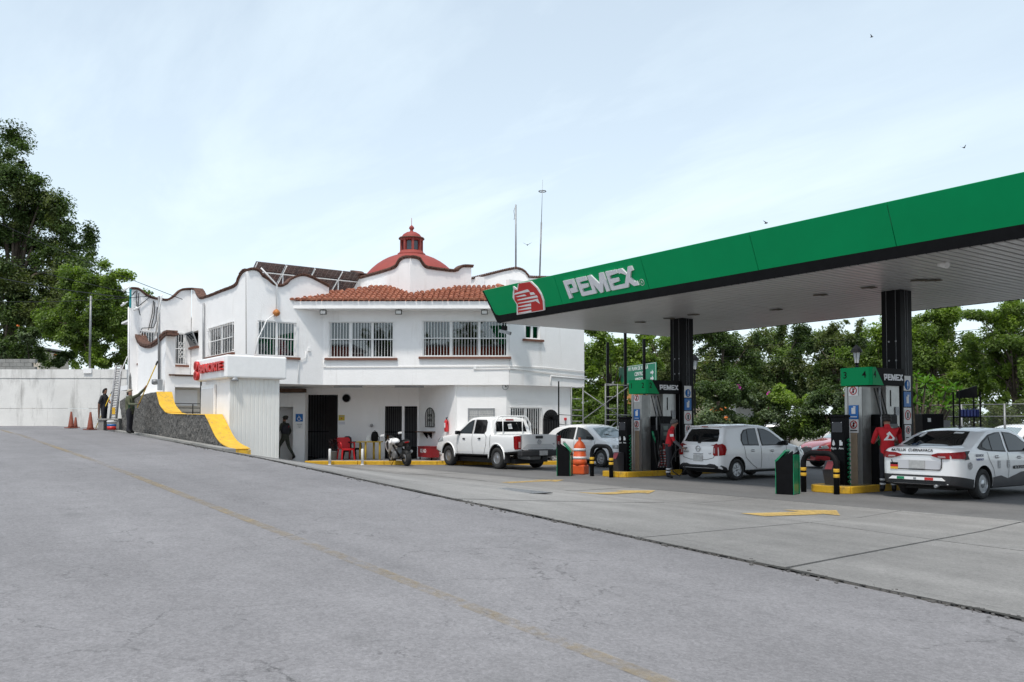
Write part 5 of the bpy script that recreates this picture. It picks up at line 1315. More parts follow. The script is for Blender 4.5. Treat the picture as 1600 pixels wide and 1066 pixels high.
HATCH = dict(L=3.83, W=1.67, r=.295, tw=.185, axles=(-1.27, 1.18), spokes=7, rr=.66,
 top=[(-1.915, .93), (-1.86, .99), (-1.80, 1.04), (-1.62, 1.40), (-1.52, 1.475), (-1.2, 1.51), (-.5, 1.525), (.05, 1.50), (.35, 1.43), (1.02, 1.03), (1.15, .985), (1.55, .90), (1.80, .80), (1.90, .66), (1.915, .55)],
 belt=[(-1.915, .90), (-1.5, .93), (0, .90), (1.0, .88), (1.2, .90), (1.55, .84), (1.915, .50)], floor=[(-1.915, .33), (-1.6, .22), (1.5, .20), (1.915, .28)], tumble=.27,
 plan=[(0, .80), (.03, .88), (.10, .955), (.30, .99), (.9, 1.0)], mirror=(.72, .95), mirmat=M_TRIM, handles=[(-.62, .80), (.22, .78)], decals=[])
HATCH['decals'] = [
 ('side_window', 'RL', [(-.32, .935), (-.32, 1.42), (-.62, 1.415), (-.86, 1.37), (-1.0, 1.25), (-1.05, 1.08), (-1.02, .945)], M_TRIM, .003),
 ('side_window', 'RL', [(-.21, .93), (-.22, 1.425), (.05, 1.40), (.30, 1.32), (.62, 1.13), (.80, 1.0), (.84, .935)], M_TRIM, .003),
 ('side_window', 'RL', [(-.36, .96), (-.35, 1.395), (-.62, 1.39), (-.70, 1.375), (-.76, .965)], M_CGLASS2, .008),
 ('side_window', 'RL', [(-.80, .97), (-.74, 1.365), (-.84, 1.34), (-.96, 1.24), (-1.01, 1.08), (-.99, .97)], M_CGLASS2, .008),
 ('side_window', 'RL', [(-.17, .955), (-.18, 1.40), (.04, 1.375), (.28, 1.30), (.60, 1.105), (.74, .99), (.76, .955)], M_CGLASS2, .008),
 ('rear_window', 'B', [(-.60, 1.06), (-.45, 1.045), (0, 1.04), (.45, 1.045), (.60, 1.06), (.56, 1.28), (.50, 1.39), (0, 1.41), (-.50, 1.39), (-.56, 1.28)], M_CARGL, .008),
 ('windscreen', 'F', [(-.66, 1.05), (.66, 1.05), (.50, 1.40), (0, 1.43), (-.50, 1.40)], M_CARGL, .008),
 ('tail_light', 'B', [(-.70, .68), (-.60, .67), (-.545, .70), (-.56, .98), (-.62, 1.0), (-.69, .96)], M_TAIL, .018), ('tail_light', 'B', [(.70, .68), (.60, .67), (.545, .70), (.56, .98), (.62, 1.0), (.69, .96)], M_TAIL, .018),
 ('tail_light', 'RL', [(-1.895, .68), (-1.895, .96), (-1.80, 1.0), (-1.72, .95), (-1.70, .85), (-1.76, .70)], M_TAIL, .018),
 ('reverse_light', 'B', [(-.62, .74), (-.565, .75), (-.57, .88), (-.62, .88)], M_TAILW, .022), ('reverse_light', 'B', [(.62, .74), (.565, .75), (.57, .88), (.62, .88)], M_TAILW, .022),
 ('seam', 'RL', seamline([(-.98, .93), (-.92, .62), (-.74, .48), (-.62, .40), (-.45, .32)]), M_SEAM), ('seam', 'RL', seamline([(-.265, .93), (-.25, .60), (-.27, .30)]), M_SEAM), ('seam', 'RL', seamline([(.88, .93), (.86, .55), (.80, .30)]), M_SEAM), ('seam', 'RL', seamline([(-.5, .29), (.82, .27)], .010), M_SEAM),
 ('seam', 'B', seamline([(-.56, .99), (-.58, .70), (-.55, .62), (-.30, .56), (.30, .56), (.55, .62), (.58, .70), (.56, .99)], .012), M_SEAM),
 ('bumper_insert', 'B', [(-.66, .30), (.66, .30), (.70, .38), (.60, .44), (.42, .455), (.30, .42), (-.30, .42), (-.42, .455), (-.60, .44), (-.70, .38)], M_TRIM, .010),
 ('bumper_insert', 'RL', [(-1.90, .33), (-1.86, .42), (-1.70, .36), (-1.62, .26), (-1.86, .29)], M_TRIM, .010),
 ('headlight', 'RL', [(1.25, .74), (1.35, .88), (1.60, .83), (1.72, .70), (1.5, .66)], M_HEAD, .012),
 ('grille', 'F', [(-.45, .36), (.45, .36), (.40, .52), (-.40, .52)], M_TRIM, .01)]
hx = -16.75
o, bd, bv = vehicle('hatchback', 'small white rounded hatchback refuelling between the two pump islands', 'car', HATCH, (hx, 18.42+1.915, 0), R(90))
m = MB(); m.box((-1.935, 0, .60), (.012, .34, .16), bev=.003); m.build('number_plate', M_PLATE, o)
m = MB(); m.box((-1.925, 0, .72), (.03, .34, .03), bev=.008); m.build('boot_handle', M_RIM, o)
m = MB(); m.tube([(-1.935, .075*math.cos(R(a)), .86+.075*math.sin(R(a))) for a in range(0, 361, 20)], .010, 5, caps=False); m.box((-1.937, 0, .86), (.01, .19, .028)); m.build('badge', M_RIM, o)
m = MB(); m.tube([(-1.86, .0, 1.03), (-1.83, -.12, 1.08), (-1.79, -.42, 1.15)], .012, 5); m.box((-1.87, 0, 1.03), (.06, .08, .04), bev=.01); m.build('wiper', M_TRIM, o)
m = MB(); m.box((-1.56, 0, 1.475), (.16, 1.10, .035), bev=.012); m.box((-1.645, 0, 1.465), (.012, .22, .022), mi=1); m.build('spoiler', [P_WHITE, M_TAIL], o)
text('badge', 'MARCH', .055, M_RIM, o, (-1.922, .44, .77), (-1, 0, 0), .003, .002); text('badge', 'CVT', .05, M_RIM, o, (-1.922, -.42, .73), (-1, 0, 0), .003, .002)

SEDAN = dict(L=4.50, W=1.74, r=.315, tw=.195, axles=(-1.25, 1.37), spokes=7, rr=.63, style='cover',
 top=[(-2.25, .93), (-2.22, 1.02), (-2.12, 1.06), (-1.95, 1.075), (-1.72, 1.09), (-1.30, 1.27), (-.95, 1.385), (-.65, 1.435), (-.2, 1.46), (.25, 1.445), (.55, 1.39), (1.28, 1.02), (1.42, .97), (1.9, .87), (2.15, .76), (2.24, .62), (2.25, .5)],
 belt=[(-2.25, .90), (-1.9, .99), (-1.2, .98), (0, .93), (1.0, .89), (1.4, .89), (1.9, .80), (2.25, .46)], floor=[(-2.25, .31), (-1.9, .25), (-1.6, .20), (1.8, .19), (2.25, .26)], tumble=.30,
 plan=[(0, .76), (.03, .84), (.10, .92), (.30, .975), (.6, .995), (1.0, 1.0)], mirror=(.93, .97), mirmat=M_TRIM, handles=[(-.70, .86), (.28, .83)], decals=[])
SEDAN['decals'] = [
 ('side_window', 'RL', [(-.26, .955), (-.24, 1.375), (-.45, 1.37), (-.80, 1.32), (-1.18, 1.18), (-1.42, 1.06), (-1.36, 1.02), (-1.05, .985)], M_TRIM, .003),
 ('side_window', 'RL', [(-.17, .95), (-.15, 1.38), (.20, 1.36), (.48, 1.29), (.95, 1.03), (.98, .945)], M_TRIM, .003),
 ('side_window', 'RL', [(-.31, .985), (-.29, 1.35), (-.46, 1.345), (-.80, 1.29), (-.84, 1.0)], M_CARGL, .008),
 ('side_window', 'RL', [(-.88, 1.01), (-.85, 1.27), (-1.15, 1.155), (-1.22, 1.07), (-1.05, 1.02)], M_CARGL, .008),
 ('side_window', 'RL', [(-.12, .98), (-.11, 1.352), (.19, 1.335), (.45, 1.27), (.86, 1.03), (.88, .975)], M_CARGL, .008),
 ('rear_window', 'B', [(-.64, 1.11), (-.4, 1.095), (.4, 1.095), (.64, 1.11), (.56, 1.27), (.46, 1.385), (0, 1.405), (-.46, 1.385), (-.56, 1.27)], M_CARGL, .008),
 ('windscreen', 'F', [(-.68, 1.03), (.68, 1.03), (.52, 1.36), (0, 1.39), (-.52, 1.36)], M_CARGL, .008),
 ('tail_light', 'B', [(-.69, .84), (-.55, .84), (-.33, .89), (-.31, .92), (-.45, .955), (-.68, .965)], M_TAIL, .02), ('tail_light', 'B', [(.69, .84), (.55, .84), (.33, .89), (.31, .92), (.45, .955), (.68, .965)], M_TAIL, .02),
 ('tail_light', 'RL', [(-2.23, .85), (-2.23, .965), (-2.0, .985), (-1.80, .99), (-1.90, .93), (-1.86, .86), (-2.0, .84)], M_TAIL, .02),
 ('trim', 'RL', [(-1.97, .99), (-1.79, 1.0), (-1.90, .93), (-1.85, .83), (-2.0, .82), (-1.95, .90)], M_TRIM, .024),
 ('reverse_light', 'B', [(-.62, .86), (-.47, .865), (-.45, .895), (-.61, .895)], M_TAILW, .025), ('reverse_light', 'B', [(.62, .86), (.47, .865), (.45, .895), (.61, .895)], M_TAILW, .025),
 ('boot_recess_shade', 'B', [(-.50, .62), (.50, .62), (.56, .80), (-.56, .80)], mk('recess_shade_white', (.58, .58, .6), .4, .02, 2, coat=.6), .006),  # flat patch, shade of the boot recess painted as a darker white
 ('trim', 'B', seamline([(-.52, .84), (-.52, .66), (-.48, .61), (.48, .61), (.56, .80)], .02), M_SEAM, .010),
 ('trim', 'B', seamline([(-.34, .915), (.34, .915)], .018), M_TRIM, .012),
 ('lower_bumper', 'B', [(-.66, .315), (.66, .315), (.72, .50), (-.72, .50)], M_TRIM, .012),
 ('lower_bumper', 'RL', [(-2.24, .325), (-2.24, .50), (-1.95, .46), (-1.66, .42), (-1.66, .23), (-1.9, .265)], M_TRIM, .012),
 ('lower_stripe', 'RL', [(-.88, .24), (-.88, .44), (-.55, .47), (-.25, .40), (.35, .52), (1.0, .56), (1.0, .23)], mk('stripe_grey', (.06, .06, .065), .45, .1), .008),
 ('seam', 'RL', seamline([(-1.10, .97), (-1.02, .80), (-.86, .62), (-.80, .45)]), M_SEAM), ('seam', 'RL', seamline([(-.22, .95), (-.20, .6), (-.24, .26)]), M_SEAM), ('seam', 'RL', seamline([(1.02, .93), (.98, .5), (.94, .26)]), M_SEAM),
 ('headlight', 'RL', [(1.62, .70), (1.70, .84), (2.05, .76), (2.12, .66)], M_HEAD, .012)]
sx = -9.86
o, bd, bv = vehicle('taxi', 'white four door taxi with flag sticker and lettering on its boot, right of pump four', 'taxi', SEDAN, (sx, 17.42+2.25, 0), R(90))
def on_body(o, bv, view, a, b_, nm, me, mat, off=.012):
    pass
def dtext(o, bv, view, a, b_, txt, size, mat, off=.012, sp=1.0, nm='lettering', sx=1.0, ext=.002):
    f, d = VIEW[view]; h = bv.ray_cast(Vector(f(a, b_)), Vector(d)); n = -Vector(d)
    hn = h[1] if h[1].dot(Vector(d)) < 0 else -h[1]
    return text(nm, txt, size, mat, o, h[0]+hn*off, hn, ext, .001, sp=sp, sx=sx)
dtext(o, bv, 'B', .12, 1.00, 'AA7SLUA  CUERNAVACA', .085, M_SEAM, .012, sx=.95)
dtext(o, bv, 'B', .52, 1.0, 'taxi', .05, M_SEAM)
dtext(o, bv, 'R', .32, .62, 'METROPOLITANO', .10, M_SEAM, .012, sx=.85)
dtext(o, bv, 'R', -1.42, .90, 'SERVICIO', .075, mk('print_grey', (.22, .23, .27), .6, .1)); dtext(o, bv, 'R', -1.42, .82, 'TURISTICO', .06, mk('print_blue', (.12, .14, .30), .6, .1))
m = MB(); m.box((-2.262, .50, .72), (.008, .17, .046), mi=0); m.box((-2.262, .50, .673), (.008, .17, .046), mi=1); m.box((-2.262, .50, .626), (.008, .17, .046), mi=2)
m.build('flag_sticker', [M_BLACK, M_RED, mk('flag_gold', (.75, .42, .02), .5, 0)], o)
m = MB(); m.box((-2.27, 0, .715), (.012, .34, .165), bev=.003); m.build('number_plate', M_PLATE, o)
m = MB(); m.prism([(-.52, .46), (-.60, .40), (.60, .40), (.52, .46)], lambda a, b, q: (-2.285-q, a, b), -.04, .03, mi=0)
m.box((-2.318, .33, .43), (.006, .16, .052), mi=1); m.box((-2.318, -.28, .43), (.006, .18, .052), mi=2); m.box((-2.318, .02, .43), (.006, .06, .04), mi=3)
m.build('bumper_blade', [P_WHITE, M_GREEN2, M_RED, M_GREY], o)
m = MB(); m.tube([(-2.20, -.42, .30), (-2.33, -.42, .285)], .03, 10); m.build('exhaust', M_GREY, o)
m = MB(); m.prism([(-.55, 1.46), (-.38, 1.46), (-.52, 1.53)], lambda a, b, q: (a, q, b), -.015, .015); m.build('aerial', M_BLACK, o)
def droundel(o, bv, view, a, b_, r, mt, nm='emblem', off=.012):
    pts = [(a+r*math.cos(R(t)), b_+r*math.sin(R(t))) for t in range(0, 360, 24)]; return link(nm, decal(bv, view, pts, off), mt, o)
droundel(o, bv, 'R', -1.80, .70, .075, mk('print_dark', (.08, .08, .09), .6, .6, 60, col2=(.6, .6, .6)))
for a in (-.62, -.22): link('emblem', decal(bv, 'R', [(a-.05, .62), (a+.05, .62), (a+.05, .78), (a-.05, .78)], .011), mk('print_faint', (.42, .43, .45), .6, .4, 50, col2=(.7, .7, .7)), o)
droundel(o, bv, 'B', .42, 1.31, .05, M_SIGNW, 'window_sticker', .014); link('window_sticker', decal(bv, 'B', [(-.40, 1.365), (-.20, 1.375), (-.20, 1.34), (-.40, 1.335)], .014), M_SIGNW, o)

PICK = dict(L=5.25, W=1.83, r=.37, tw=.23, axles=(-1.42, 1.72), spokes=8, rr=.56, style='steel', arch=1.22, sm=0,
 top=[(-2.625, 1.17), (-1.10, 1.17), (-1.06, 1.20), (-1.02, 1.25), (-.93, 1.66), (-.86, 1.735), (-.6, 1.775), (0, 1.785), (.35, 1.76), (.50, 1.72), (1.22, 1.24), (1.32, 1.20), (2.1, 1.12), (2.45, 1.04), (2.58, .92), (2.625, .7)],
 belt=[(-2.625, 1.145), (-1.0, 1.14), (1.2, 1.13), (2.1, 1.04), (2.45, .95), (2.625, .62)], floor=[(-2.625, .58), (-1.9, .52), (-1.0, .42), (1.3, .40), (2.2, .42), (2.625, .52)], tumble=.24,
 plan=[(0, .93), (.02, .955), (.06, .975), (.2, .99), (.5, 1.0)], mirror=(.98, 1.17), mirmat=M_TRIM, hmat=M_TRIM, handles=[(-.38, 1.02), (.62, 1.0)],
 cut=[((-1.85, 0, 1.18), (1.42, 1.50, .80), 0)], decals=[])
PICK['decals'] = [
 ('side_window', 'RL', [(.14, 1.185), (.14, 1.68), (.30, 1.66), (.50, 1.58), (1.0, 1.25), (1.02, 1.185)], M_TRIM, .003), ('side_window', 'RL', [(.05, 1.185), (.05, 1.69), (-.60, 1.68), (-.70, 1.60), (-.72, 1.30), (-.64, 1.185)], M_TRIM, .003),
 ('side_window', 'RL', [(.18, 1.21), (.18, 1.65), (.29, 1.635), (.48, 1.55), (.90, 1.27), (.92, 1.21)], M_CGLASS2, .008), ('side_window', 'RL', [(.01, 1.21), (.01, 1.655), (-.42, 1.65), (-.44, 1.21)], M_CARGL, .008),
 ('side_window', 'RL', [(-.48, 1.21), (-.46, 1.645), (-.58, 1.64), (-.66, 1.56), (-.67, 1.30), (-.60, 1.21)], M_CARGL, .008),
 ('rear_window', 'B', [(-.66, 1.27), (.66, 1.27), (.60, 1.62), (-.60, 1.62)], M_CARGL, .008), ('windscreen', 'F', [(-.72, 1.27), (.72, 1.27), (.60, 1.66), (-.60, 1.66)], M_CARGL, .008),
 ('brake_light', 'B', [(-.17, 1.655), (.17, 1.655), (.17, 1.70), (-.17, 1.70)], M_TAIL, .012),
 ('seam', 'RL', seamline([(-.66, 1.18), (-.80, 1.10), (-.78, .80), (-.62, .45)]), M_SEAM), ('seam', 'RL', seamline([(.095, 1.70), (.10, .8), (.06, .44)]), M_SEAM), ('seam', 'RL', seamline([(1.08, 1.2), (1.10, .8), (1.06, .44)]), M_SEAM), ('seam', 'RL', seamline([(-1.03, 1.16), (-1.03, .50)], .02), M_SEAM),
 ('seam', 'B', seamline([(-.74, 1.16), (-.74, .66), (.74, .66), (.74, 1.16)], .014), M_SEAM),
 ('tailgate_crease_shade', 'B', [(-.70, .72), (.70, .72), (.50, .86), (-.50, .86)], mk('crease_shade_white', (.62, .62, .62), .5, .02), .006),  # shading of the tailgate crease put into the colour, no relief
 ('headlight', 'RL', [(2.05, .92), (2.10, 1.05), (2.45, .98), (2.52, .86)], M_HEAD, .012), ('headlight', 'F', [(-.80, .84), (-.5, .86), (-.5, .98), (-.80, 1.0)], M_HEAD, .012)]
px0 = -24.62+1.42
o, bd, bv = vehicle('pickup_truck', 'white double cab pickup truck with roll bar parked nose to the white building', 'pickup truck', PICK, (-26.05, 17.98, 0), R(180), mat=P_WHITE2)
for s in (-1, 1):
    m = MB(); m.prism([(-2.64, .70), (-2.52, .68), (-2.46, .74), (-2.44, 1.12), (-2.64, 1.14)], lambda a, b, q, s=s: (a, s*(.775+q), b), -.01, .155); tl = m.build('tail_light', M_TAIL, o)
    m = MB(); m.prism([(-2.648, .74), (-2.52, .74), (-2.52, .96), (-2.648, .94)], lambda a, b, q, s=s: (a, s*(.80+q), b), -.01, .06); m.build('reverse_light', M_TAILW, tl)
m = MB(); m.box((-2.74, 0, .56), (.26, 1.80, .20), bev=.04); m.box((-2.72, 0, .67), (.2, .9, .03)); m.build('rear_bumper', M_TRIM, o)
m = MB(); m.box((-2.64, 0, 1.09), (.03, .30, .09), bev=.012); m.build('tailgate_handle', M_TRIM, o)
m = MB(); m.tube([(-2.64, .07*math.cos(R(a)), .93+.07*math.sin(R(a))) for a in range(0, 361, 24)], .012, 5, caps=False); m.box((-2.642, 0, .93), (.01, .19, .03)); m.build('badge', M_RIM, o)
text('badge', 'XE', .07, M_GREY, o, (-2.632, -.62, .86), (-1, 0, 0), .003, .002)
m = MB(); m.box((-2.88, 0, .57), (.012, .34, .16)); m.build('number_plate', M_PLATE, o)
m = MB()
pts = [(-1.14, -.80, 1.15), (-1.10, -.76, 1.55), (-1.10, -.62, 1.76), (-1.10, -.5, 1.80), (-1.10, .5, 1.80), (-1.10, .62, 1.76), (-1.10, .76, 1.55), (-1.14, .80, 1.15)]
m.tube(pts, .028, 8)
for y in (-.42, .42): m.tube([(-1.12, y, 1.15), (-1.10, y, 1.80)], .02, 6)
m.tube([(-1.11, -.76, 1.5), (-1.11, -.74, 1.5)], .02, 6)
m.build('roll_bar', P_WHITE2, o)
for s in (-1, 1):
    for ax in (-1.42, 1.72):
        m = MB(); m.tube([(ax+.475*math.cos(R(a)), s*.915, .385+.475*math.sin(R(a))) for a in range(-5, 186, 10)], .026, 6, caps=True); m.build('wheel_arch', P_WHITE2, o)
    m = MB(); m.box((-1.90, s*.80, .40), (.03, .22, .36)); m.build('mud_flap', M_TRIM, o)
m = MB(); m.box((-2.2, .1, .42), (.7, .5, .18), bev=.05); m.tube([(-1.42, -.7, .37), (-1.42, .7, .37)], .06, 8); m.lathe([(.14, -.12), (.14, .12)], 14, c=(-1.42, 0, .37), axis='Y'); m.tube([(-2.3, -.45, .42), (-2.55, -.5, .42)], .035, 8); m.build('rear_axle', M_GREY, o)
link('window_sticker', decal(bv, 'B', [(-.05, 1.36), (.12, 1.36), (.13, 1.52), (-.03, 1.54)], .014), M_SIGNW, o)

# white saloon behind the pickup: front end seen between the drum and the hoop
S2 = dict(HATCH); S2.update(L=4.28, W=1.74, r=.31, axles=(-1.30, 1.30), style='alloy', mirror=(.78, .99), handles=[(-.7, .86), (.2, .84)],
 top=[(-2.14, .95), (-2.05, 1.02), (-1.95, 1.06), (-1.60, 1.33), (-1.3, 1.43), (-.7, 1.50), (-.2, 1.51), (.15, 1.48), (.45, 1.40), (1.20, 1.02), (1.32, .985), (1.75, .90), (1.98, .80), (2.10, .66), (2.14, .55)],
 belt=[(-2.14, .92), (-1.5, .97), (0, .93), (1.1, .90), (1.4, .90), (1.75, .82), (2.14, .50)], floor=[(-2.14, .33), (-1.8, .22), (1.7, .20), (2.14, .28)])
S2['decals'] = [
 ('side_window', 'RL', [(-.20, .965), (-.19, 1.41), (-.6, 1.40), (-.95, 1.33), (-1.25, 1.18), (-1.30, 1.02)], M_CARGL, .008), ('side_window', 'RL', [(-.10, .965), (-.10, 1.415), (.18, 1.38), (.45, 1.30), (.88, 1.05), (.92, .965)], M_CGLASS2, .008),
 ('windscreen', 'F', [(-.68, 1.04), (.68, 1.04), (.52, 1.38), (0, 1.41), (-.52, 1.38)], mk('bright_screen', (.25, .31, .33), .06, .1, 3, spec=.8), .008),
 ('rear_window', 'B', [(-.6, 1.08), (.6, 1.08), (.5, 1.35), (-.5, 1.35)], M_CARGL, .008),
 ('headlight', 'F', [(-.72, .66), (-.42, .64), (-.40, .70), (-.70, .79)], M_HEAD, .018), ('headlight', 'F', [(.72, .66), (.42, .64), (.40, .70), (.70, .79)], M_HEAD, .018), ('headlight', 'RL', [(1.72, .70), (1.78, .80), (2.06, .75), (2.12, .66)], M_HEAD, .018),
 ('grille', 'F', [(-.32, .50), (.32, .50), (.40, .68), (.22, .72), (-.22, .72), (-.40, .68)], M_TRIM, .014), ('grille', 'F', [(-.35, .32), (.35, .32), (.38, .42), (-.38, .42)], M_TRIM, .014),
 ('fog_recess', 'F', [(-.72, .40), (-.48, .42), (-.44, .52), (-.70, .50)], M_TRIM, .014), ('fog_recess', 'F', [(.72, .40), (.48, .42), (.44, .52), (.70, .50)], M_TRIM, .014),
 ('seam', 'RL', seamline([(-.15, .96), (-.14, .6), (-.18, .30)]), M_SEAM), ('seam', 'RL', seamline([(1.0, .93), (.98, .55), (.94, .30)]), M_SEAM), ('seam', 'RL', seamline([(-1.2, .96), (-1.05, .6), (-.86, .4)]), M_SEAM)]
o, bd, bv = vehicle('compact_car', 'white compact car facing the camera side, half hidden behind the pickup and the orange drum', 'car', S2, (-24.70, 21.55, 0), R(0))
m = MB()
for s in (-1, 1): m.tube([(1.22, s*.05+.1, 1.02), (.98, s*.05-.35, 1.17)], .010, 4)
m.build('wiper', M_TRIM, o)
m = MB(); m.lathe([(.06, 0), (.06, .012), (.001, .012)], 16, c=(2.145, 0, .64), axis='X'); m.build('badge', M_RIM, o)
m = MB(); m.box((2.15, 0, .46), (.012, .34, .12)); m.build('number_plate', M_PLATE, o)
# red car behind the right hand island and other traffic farther back
S3 = dict(S2); S3['decals'] = [d for d in S2['decals']]; S3['r'] = .33; S3['rr'] = .70; S3['spokes'] = 5
p = on_Z(1284, 733, 0)
def far(label, px_, py_, ang, mat, S=S3, along=0, mir_=None, z=0, D=None, name='parked_car', cat='car'):
    p = on_Z(px_, py_, 0) if D is None else on_D(px_, 661+1.57*1370/D, D)
    d = Vector((math.cos(ang), math.sin(ang), 0)); c = Vector((p.x, p.y, 0))-d*along
    return vehicle(name, label, cat, S, (c.x, c.y, z), ang, 'cars in the street behind the forecourt', mat)
far('glossy red car with spoked wheel behind the water cabinet of the right hand island', 1284, 731, HEAD+R(90)+R(8), P_RED, along=1.3+.25, name='red_car')
far('white car with open looking front seen through the scaffold, left of the water cabinet', 985, 716, HEAD+R(90)+R(20), P_WHITE, D=39)
far('white car at the right edge of the photo beyond the taxi', 1592, 716, HEAD-R(90)+R(205), P_WHITE, D=33)
far('white car parked behind the small white hatchback near the red wall', 1232, 716, HEAD-R(90)-R(15), P_WHITE, D=44)
far('dark car standing in the street beyond the hedge behind the hatchback', 1120, 716, HEAD-R(90), P_DARKC, D=50)

# ------------------------------------------------------------------ people
M_SKIN = mk('skin', (.30, .15, .095), .6, .08, 20); M_HAIR = mk('hair', (.012, .010, .009), .7, .2, 40); M_HAIRG = mk('grey_hair', (.10, .095, .09), .8, .3, 40)
M_REDS = mk('red_shirt', (.50, .012, .02), .85, .12, 6, .2, 14); M_PANT = mk('black_trousers', (.020, .020, .026), .9, .25, 8, .2, 14); M_SHOE = mk('boots', (.012, .011, .010), .5, .2, 8)
M_GSLV = mk('grey_sleeve', (.10, .10, .11), .85, .1, 9); M_OLIVE = mk('olive_jacket', (.085, .092, .052), .9, .25, 7, .25, 14); M_VEST = mk('green_vest', (.01, .12, .06), .8, .15, 6); M_TSH = mk('black_tshirt', (.022, .022, .026), .9, .2, 7, .2, 14)
M_UNI = mk('uniform', (.035, .037, .028), .9, .3, 7, .2, 14); M_REFL = mk('reflective_tape', (.55, .55, .55), .5, .05); M_CAPB = mk('beige_cap', (.38, .33, .26), .9, .1, 9)
def person(label, loc, rz, J, mats, extra=None, hair=M_HAIR, group=None, slim=1.0):
    """J: joint dict in local metres (x forward, y left, z up); mats: region -> material"""
    t = thing('person', label, 'person', loc, rz, group)
    names, co, rad, edges, reg = [], [], [], [], []
    def add(n, p, r, par=None, rg=None):
        names.append(n); co.append(Vector(p)); rad.append(r); 
        if par is not None: edges.append((names.index(par), len(names)-1)); reg.append((names.index(par), len(names)-1, rg))
    V = lambda k: Vector(J[k])
    pe, ch, nk, hd = V('pelvis'), V('chest'), V('neck'), V('head')
    up = (ch-pe)
    add('pelvis', pe, (.150, .112)); add('waist', pe.lerp(ch, .5), (.142, .105), 'pelvis', 'top'); add('chest', ch, (.172, .118), 'waist', 'top')
    add('collar', ch.lerp(nk, .62), (.118, .088), 'chest', 'top'); add('neck', nk, (.056, .058), 'collar', 'skin')
    hu = (hd-nk).normalized(); fw = V('face').normalized() if 'face' in J else Vector((1, 0, 0))
    add('jaw', nk+hu*.085+fw*.022, (.064, .068), 'neck', 'skin'); add('skull', nk+hu*.155+fw*.008, (.080, .092), 'jaw', 'skin'); add('crown', nk+hu*.215, (.062, .070), 'skull', 'skin')
    for s in ('l', 'r'):
        sh, el, ha = V('sh'+s), V('el'+s), V('ha'+s)
        add('sh'+s, sh, (.072, .07), 'chest', 'top'); add('ua'+s, sh.lerp(el, .5), (.056, .056), 'sh'+s, 'sleeve_upper'); add('el'+s, el, (.045, .045), 'ua'+s, 'sleeve_upper')
        add('fa'+s, el.lerp(ha, .45), (.042, .042), 'el'+s, 'sleeve_lower'); add('wr'+s, ha, (.028, .03), 'fa'+s, 'sleeve_lower')
        d = (V('hd'+s)-ha).normalized() if 'hd'+s in J else (ha-el).normalized()
        side = d.cross(Vector((0, 0, 1)) if abs(d.z) < .9 else Vector((1, 0, 0))).normalized()
        add('pm'+s, ha+d*.055, (.036, .022), 'wr'+s, 'skin')
        curl = side.cross(d).normalized()*(-1 if side.cross(d).z > 0 else 1)
        for k, (o_, ln) in enumerate(((-.027, .060), (-.009, .070), (.009, .066), (.027, .052))):
            b0 = ha+d*.085+side*o_; add('f%d%s' % (k, s), b0, (.0105, .0105), 'pm'+s, 'skin'); add('g%d%s' % (k, s), b0+d*ln*.5+curl*ln*.2, (.0095, .0095), 'f%d%s' % (k, s), 'skin'); add('h%d%s' % (k, s), b0+d*ln*.65+curl*ln*.6, (.0085, .0085), 'g%d%s' % (k, s), 'skin')
        add('t0'+s, ha+d*.035+side*-.038, (.012, .012), 'wr'+s, 'skin'); add('t1'+s, ha+d*.075+side*-.055+curl*.012, (.010, .010), 't0'+s, 'skin')
        hp, kn, an, to = V('hp'+s), V('kn'+s), V('an'+s), V('to'+s)
        add('hp'+s, hp, (.098, .10), 'pelvis', 'leg'); add('th'+s, hp.lerp(kn, .5), (.082, .082), 'hp'+s, 'leg'); add('kn'+s, kn, (.060, .062), 'th'+s, 'leg'); add('ca'+s, kn.lerp(an, .4), (.056, .058), 'kn'+s, 'leg'); add('an'+s, an, (.042, .045), 'ca'+s, 'leg')
        add('he'+s, an+(an-to).normalized()*.035+Vector((0, 0, -.045)), (.040, .038), 'an'+s, 'shoe'); add('to'+s, to, (.040, .030), 'an'+s, 'shoe')
    me = bpy.data.meshes.new('sk'); me.from_pydata([tuple(c) for c in co], edges, []); 
    o = bpy.data.objects.new('sk', me); COL.objects.link(o)
    md = o.modifiers.new('s', 'SKIN'); md.use_smooth_shade = True
    for i, r in enumerate(rad):
        v = me.skin_vertices[0].data[i]; v.radius = (r[0]*slim, r[1]*slim); v.use_root = (i == 0)
    sb = o.modifiers.new('u', 'SUBSURF'); sb.levels = 1; sb.render_levels = 1
    bpy.context.view_layer.update()
    r = bpy.data.meshes.new_from_object(o.evaluated_get(bpy.context.evaluated_depsgraph_get())); bpy.data.objects.remove(o)
    mnames = list(dict.fromkeys(mats.values())); 
    for m_ in mnames: r.materials.append(m_)
    S_ = [(co[a], co[b_], rg, rad[a][0], rad[b_][0]) for a, b_, rg in reg]
    for p in r.polygons:
        c = p.center; best = None
        for a, b_, rg, ra, rb in S_:
            ab = b_-a; u = max(0, min(1, (c-a).dot(ab)/max(1e-9, ab.length_squared))); dd = (c-(a+ab*u)).length-(ra+(rb-ra)*u)
            if best is None or dd < best[0]: best = (dd, rg)
        rg = best[1]
        if rg == 'top' and c.z < pe.z-.03: rg = 'leg'
        p.material_index = mnames.index(mats.get(rg, mats['top'])); p.use_smooth = True
    body = link('body', r, None, t)
    # face, ears and hair
    hc = nk+hu*.155+fw*.008; sd_ = hu.cross(fw).normalized()
    rot = Matrix((fw, sd_, hu)).transposed()
    m = MB(); m.prism([(-.012, -.02), (.012, -.02), (.006, .03), (-.006, .03)], lambda a, b_, q: tuple(hc+fw*(.085+q*(1 if b_ < 0 else .3))+sd_*a+hu*b_), -.01, .024)
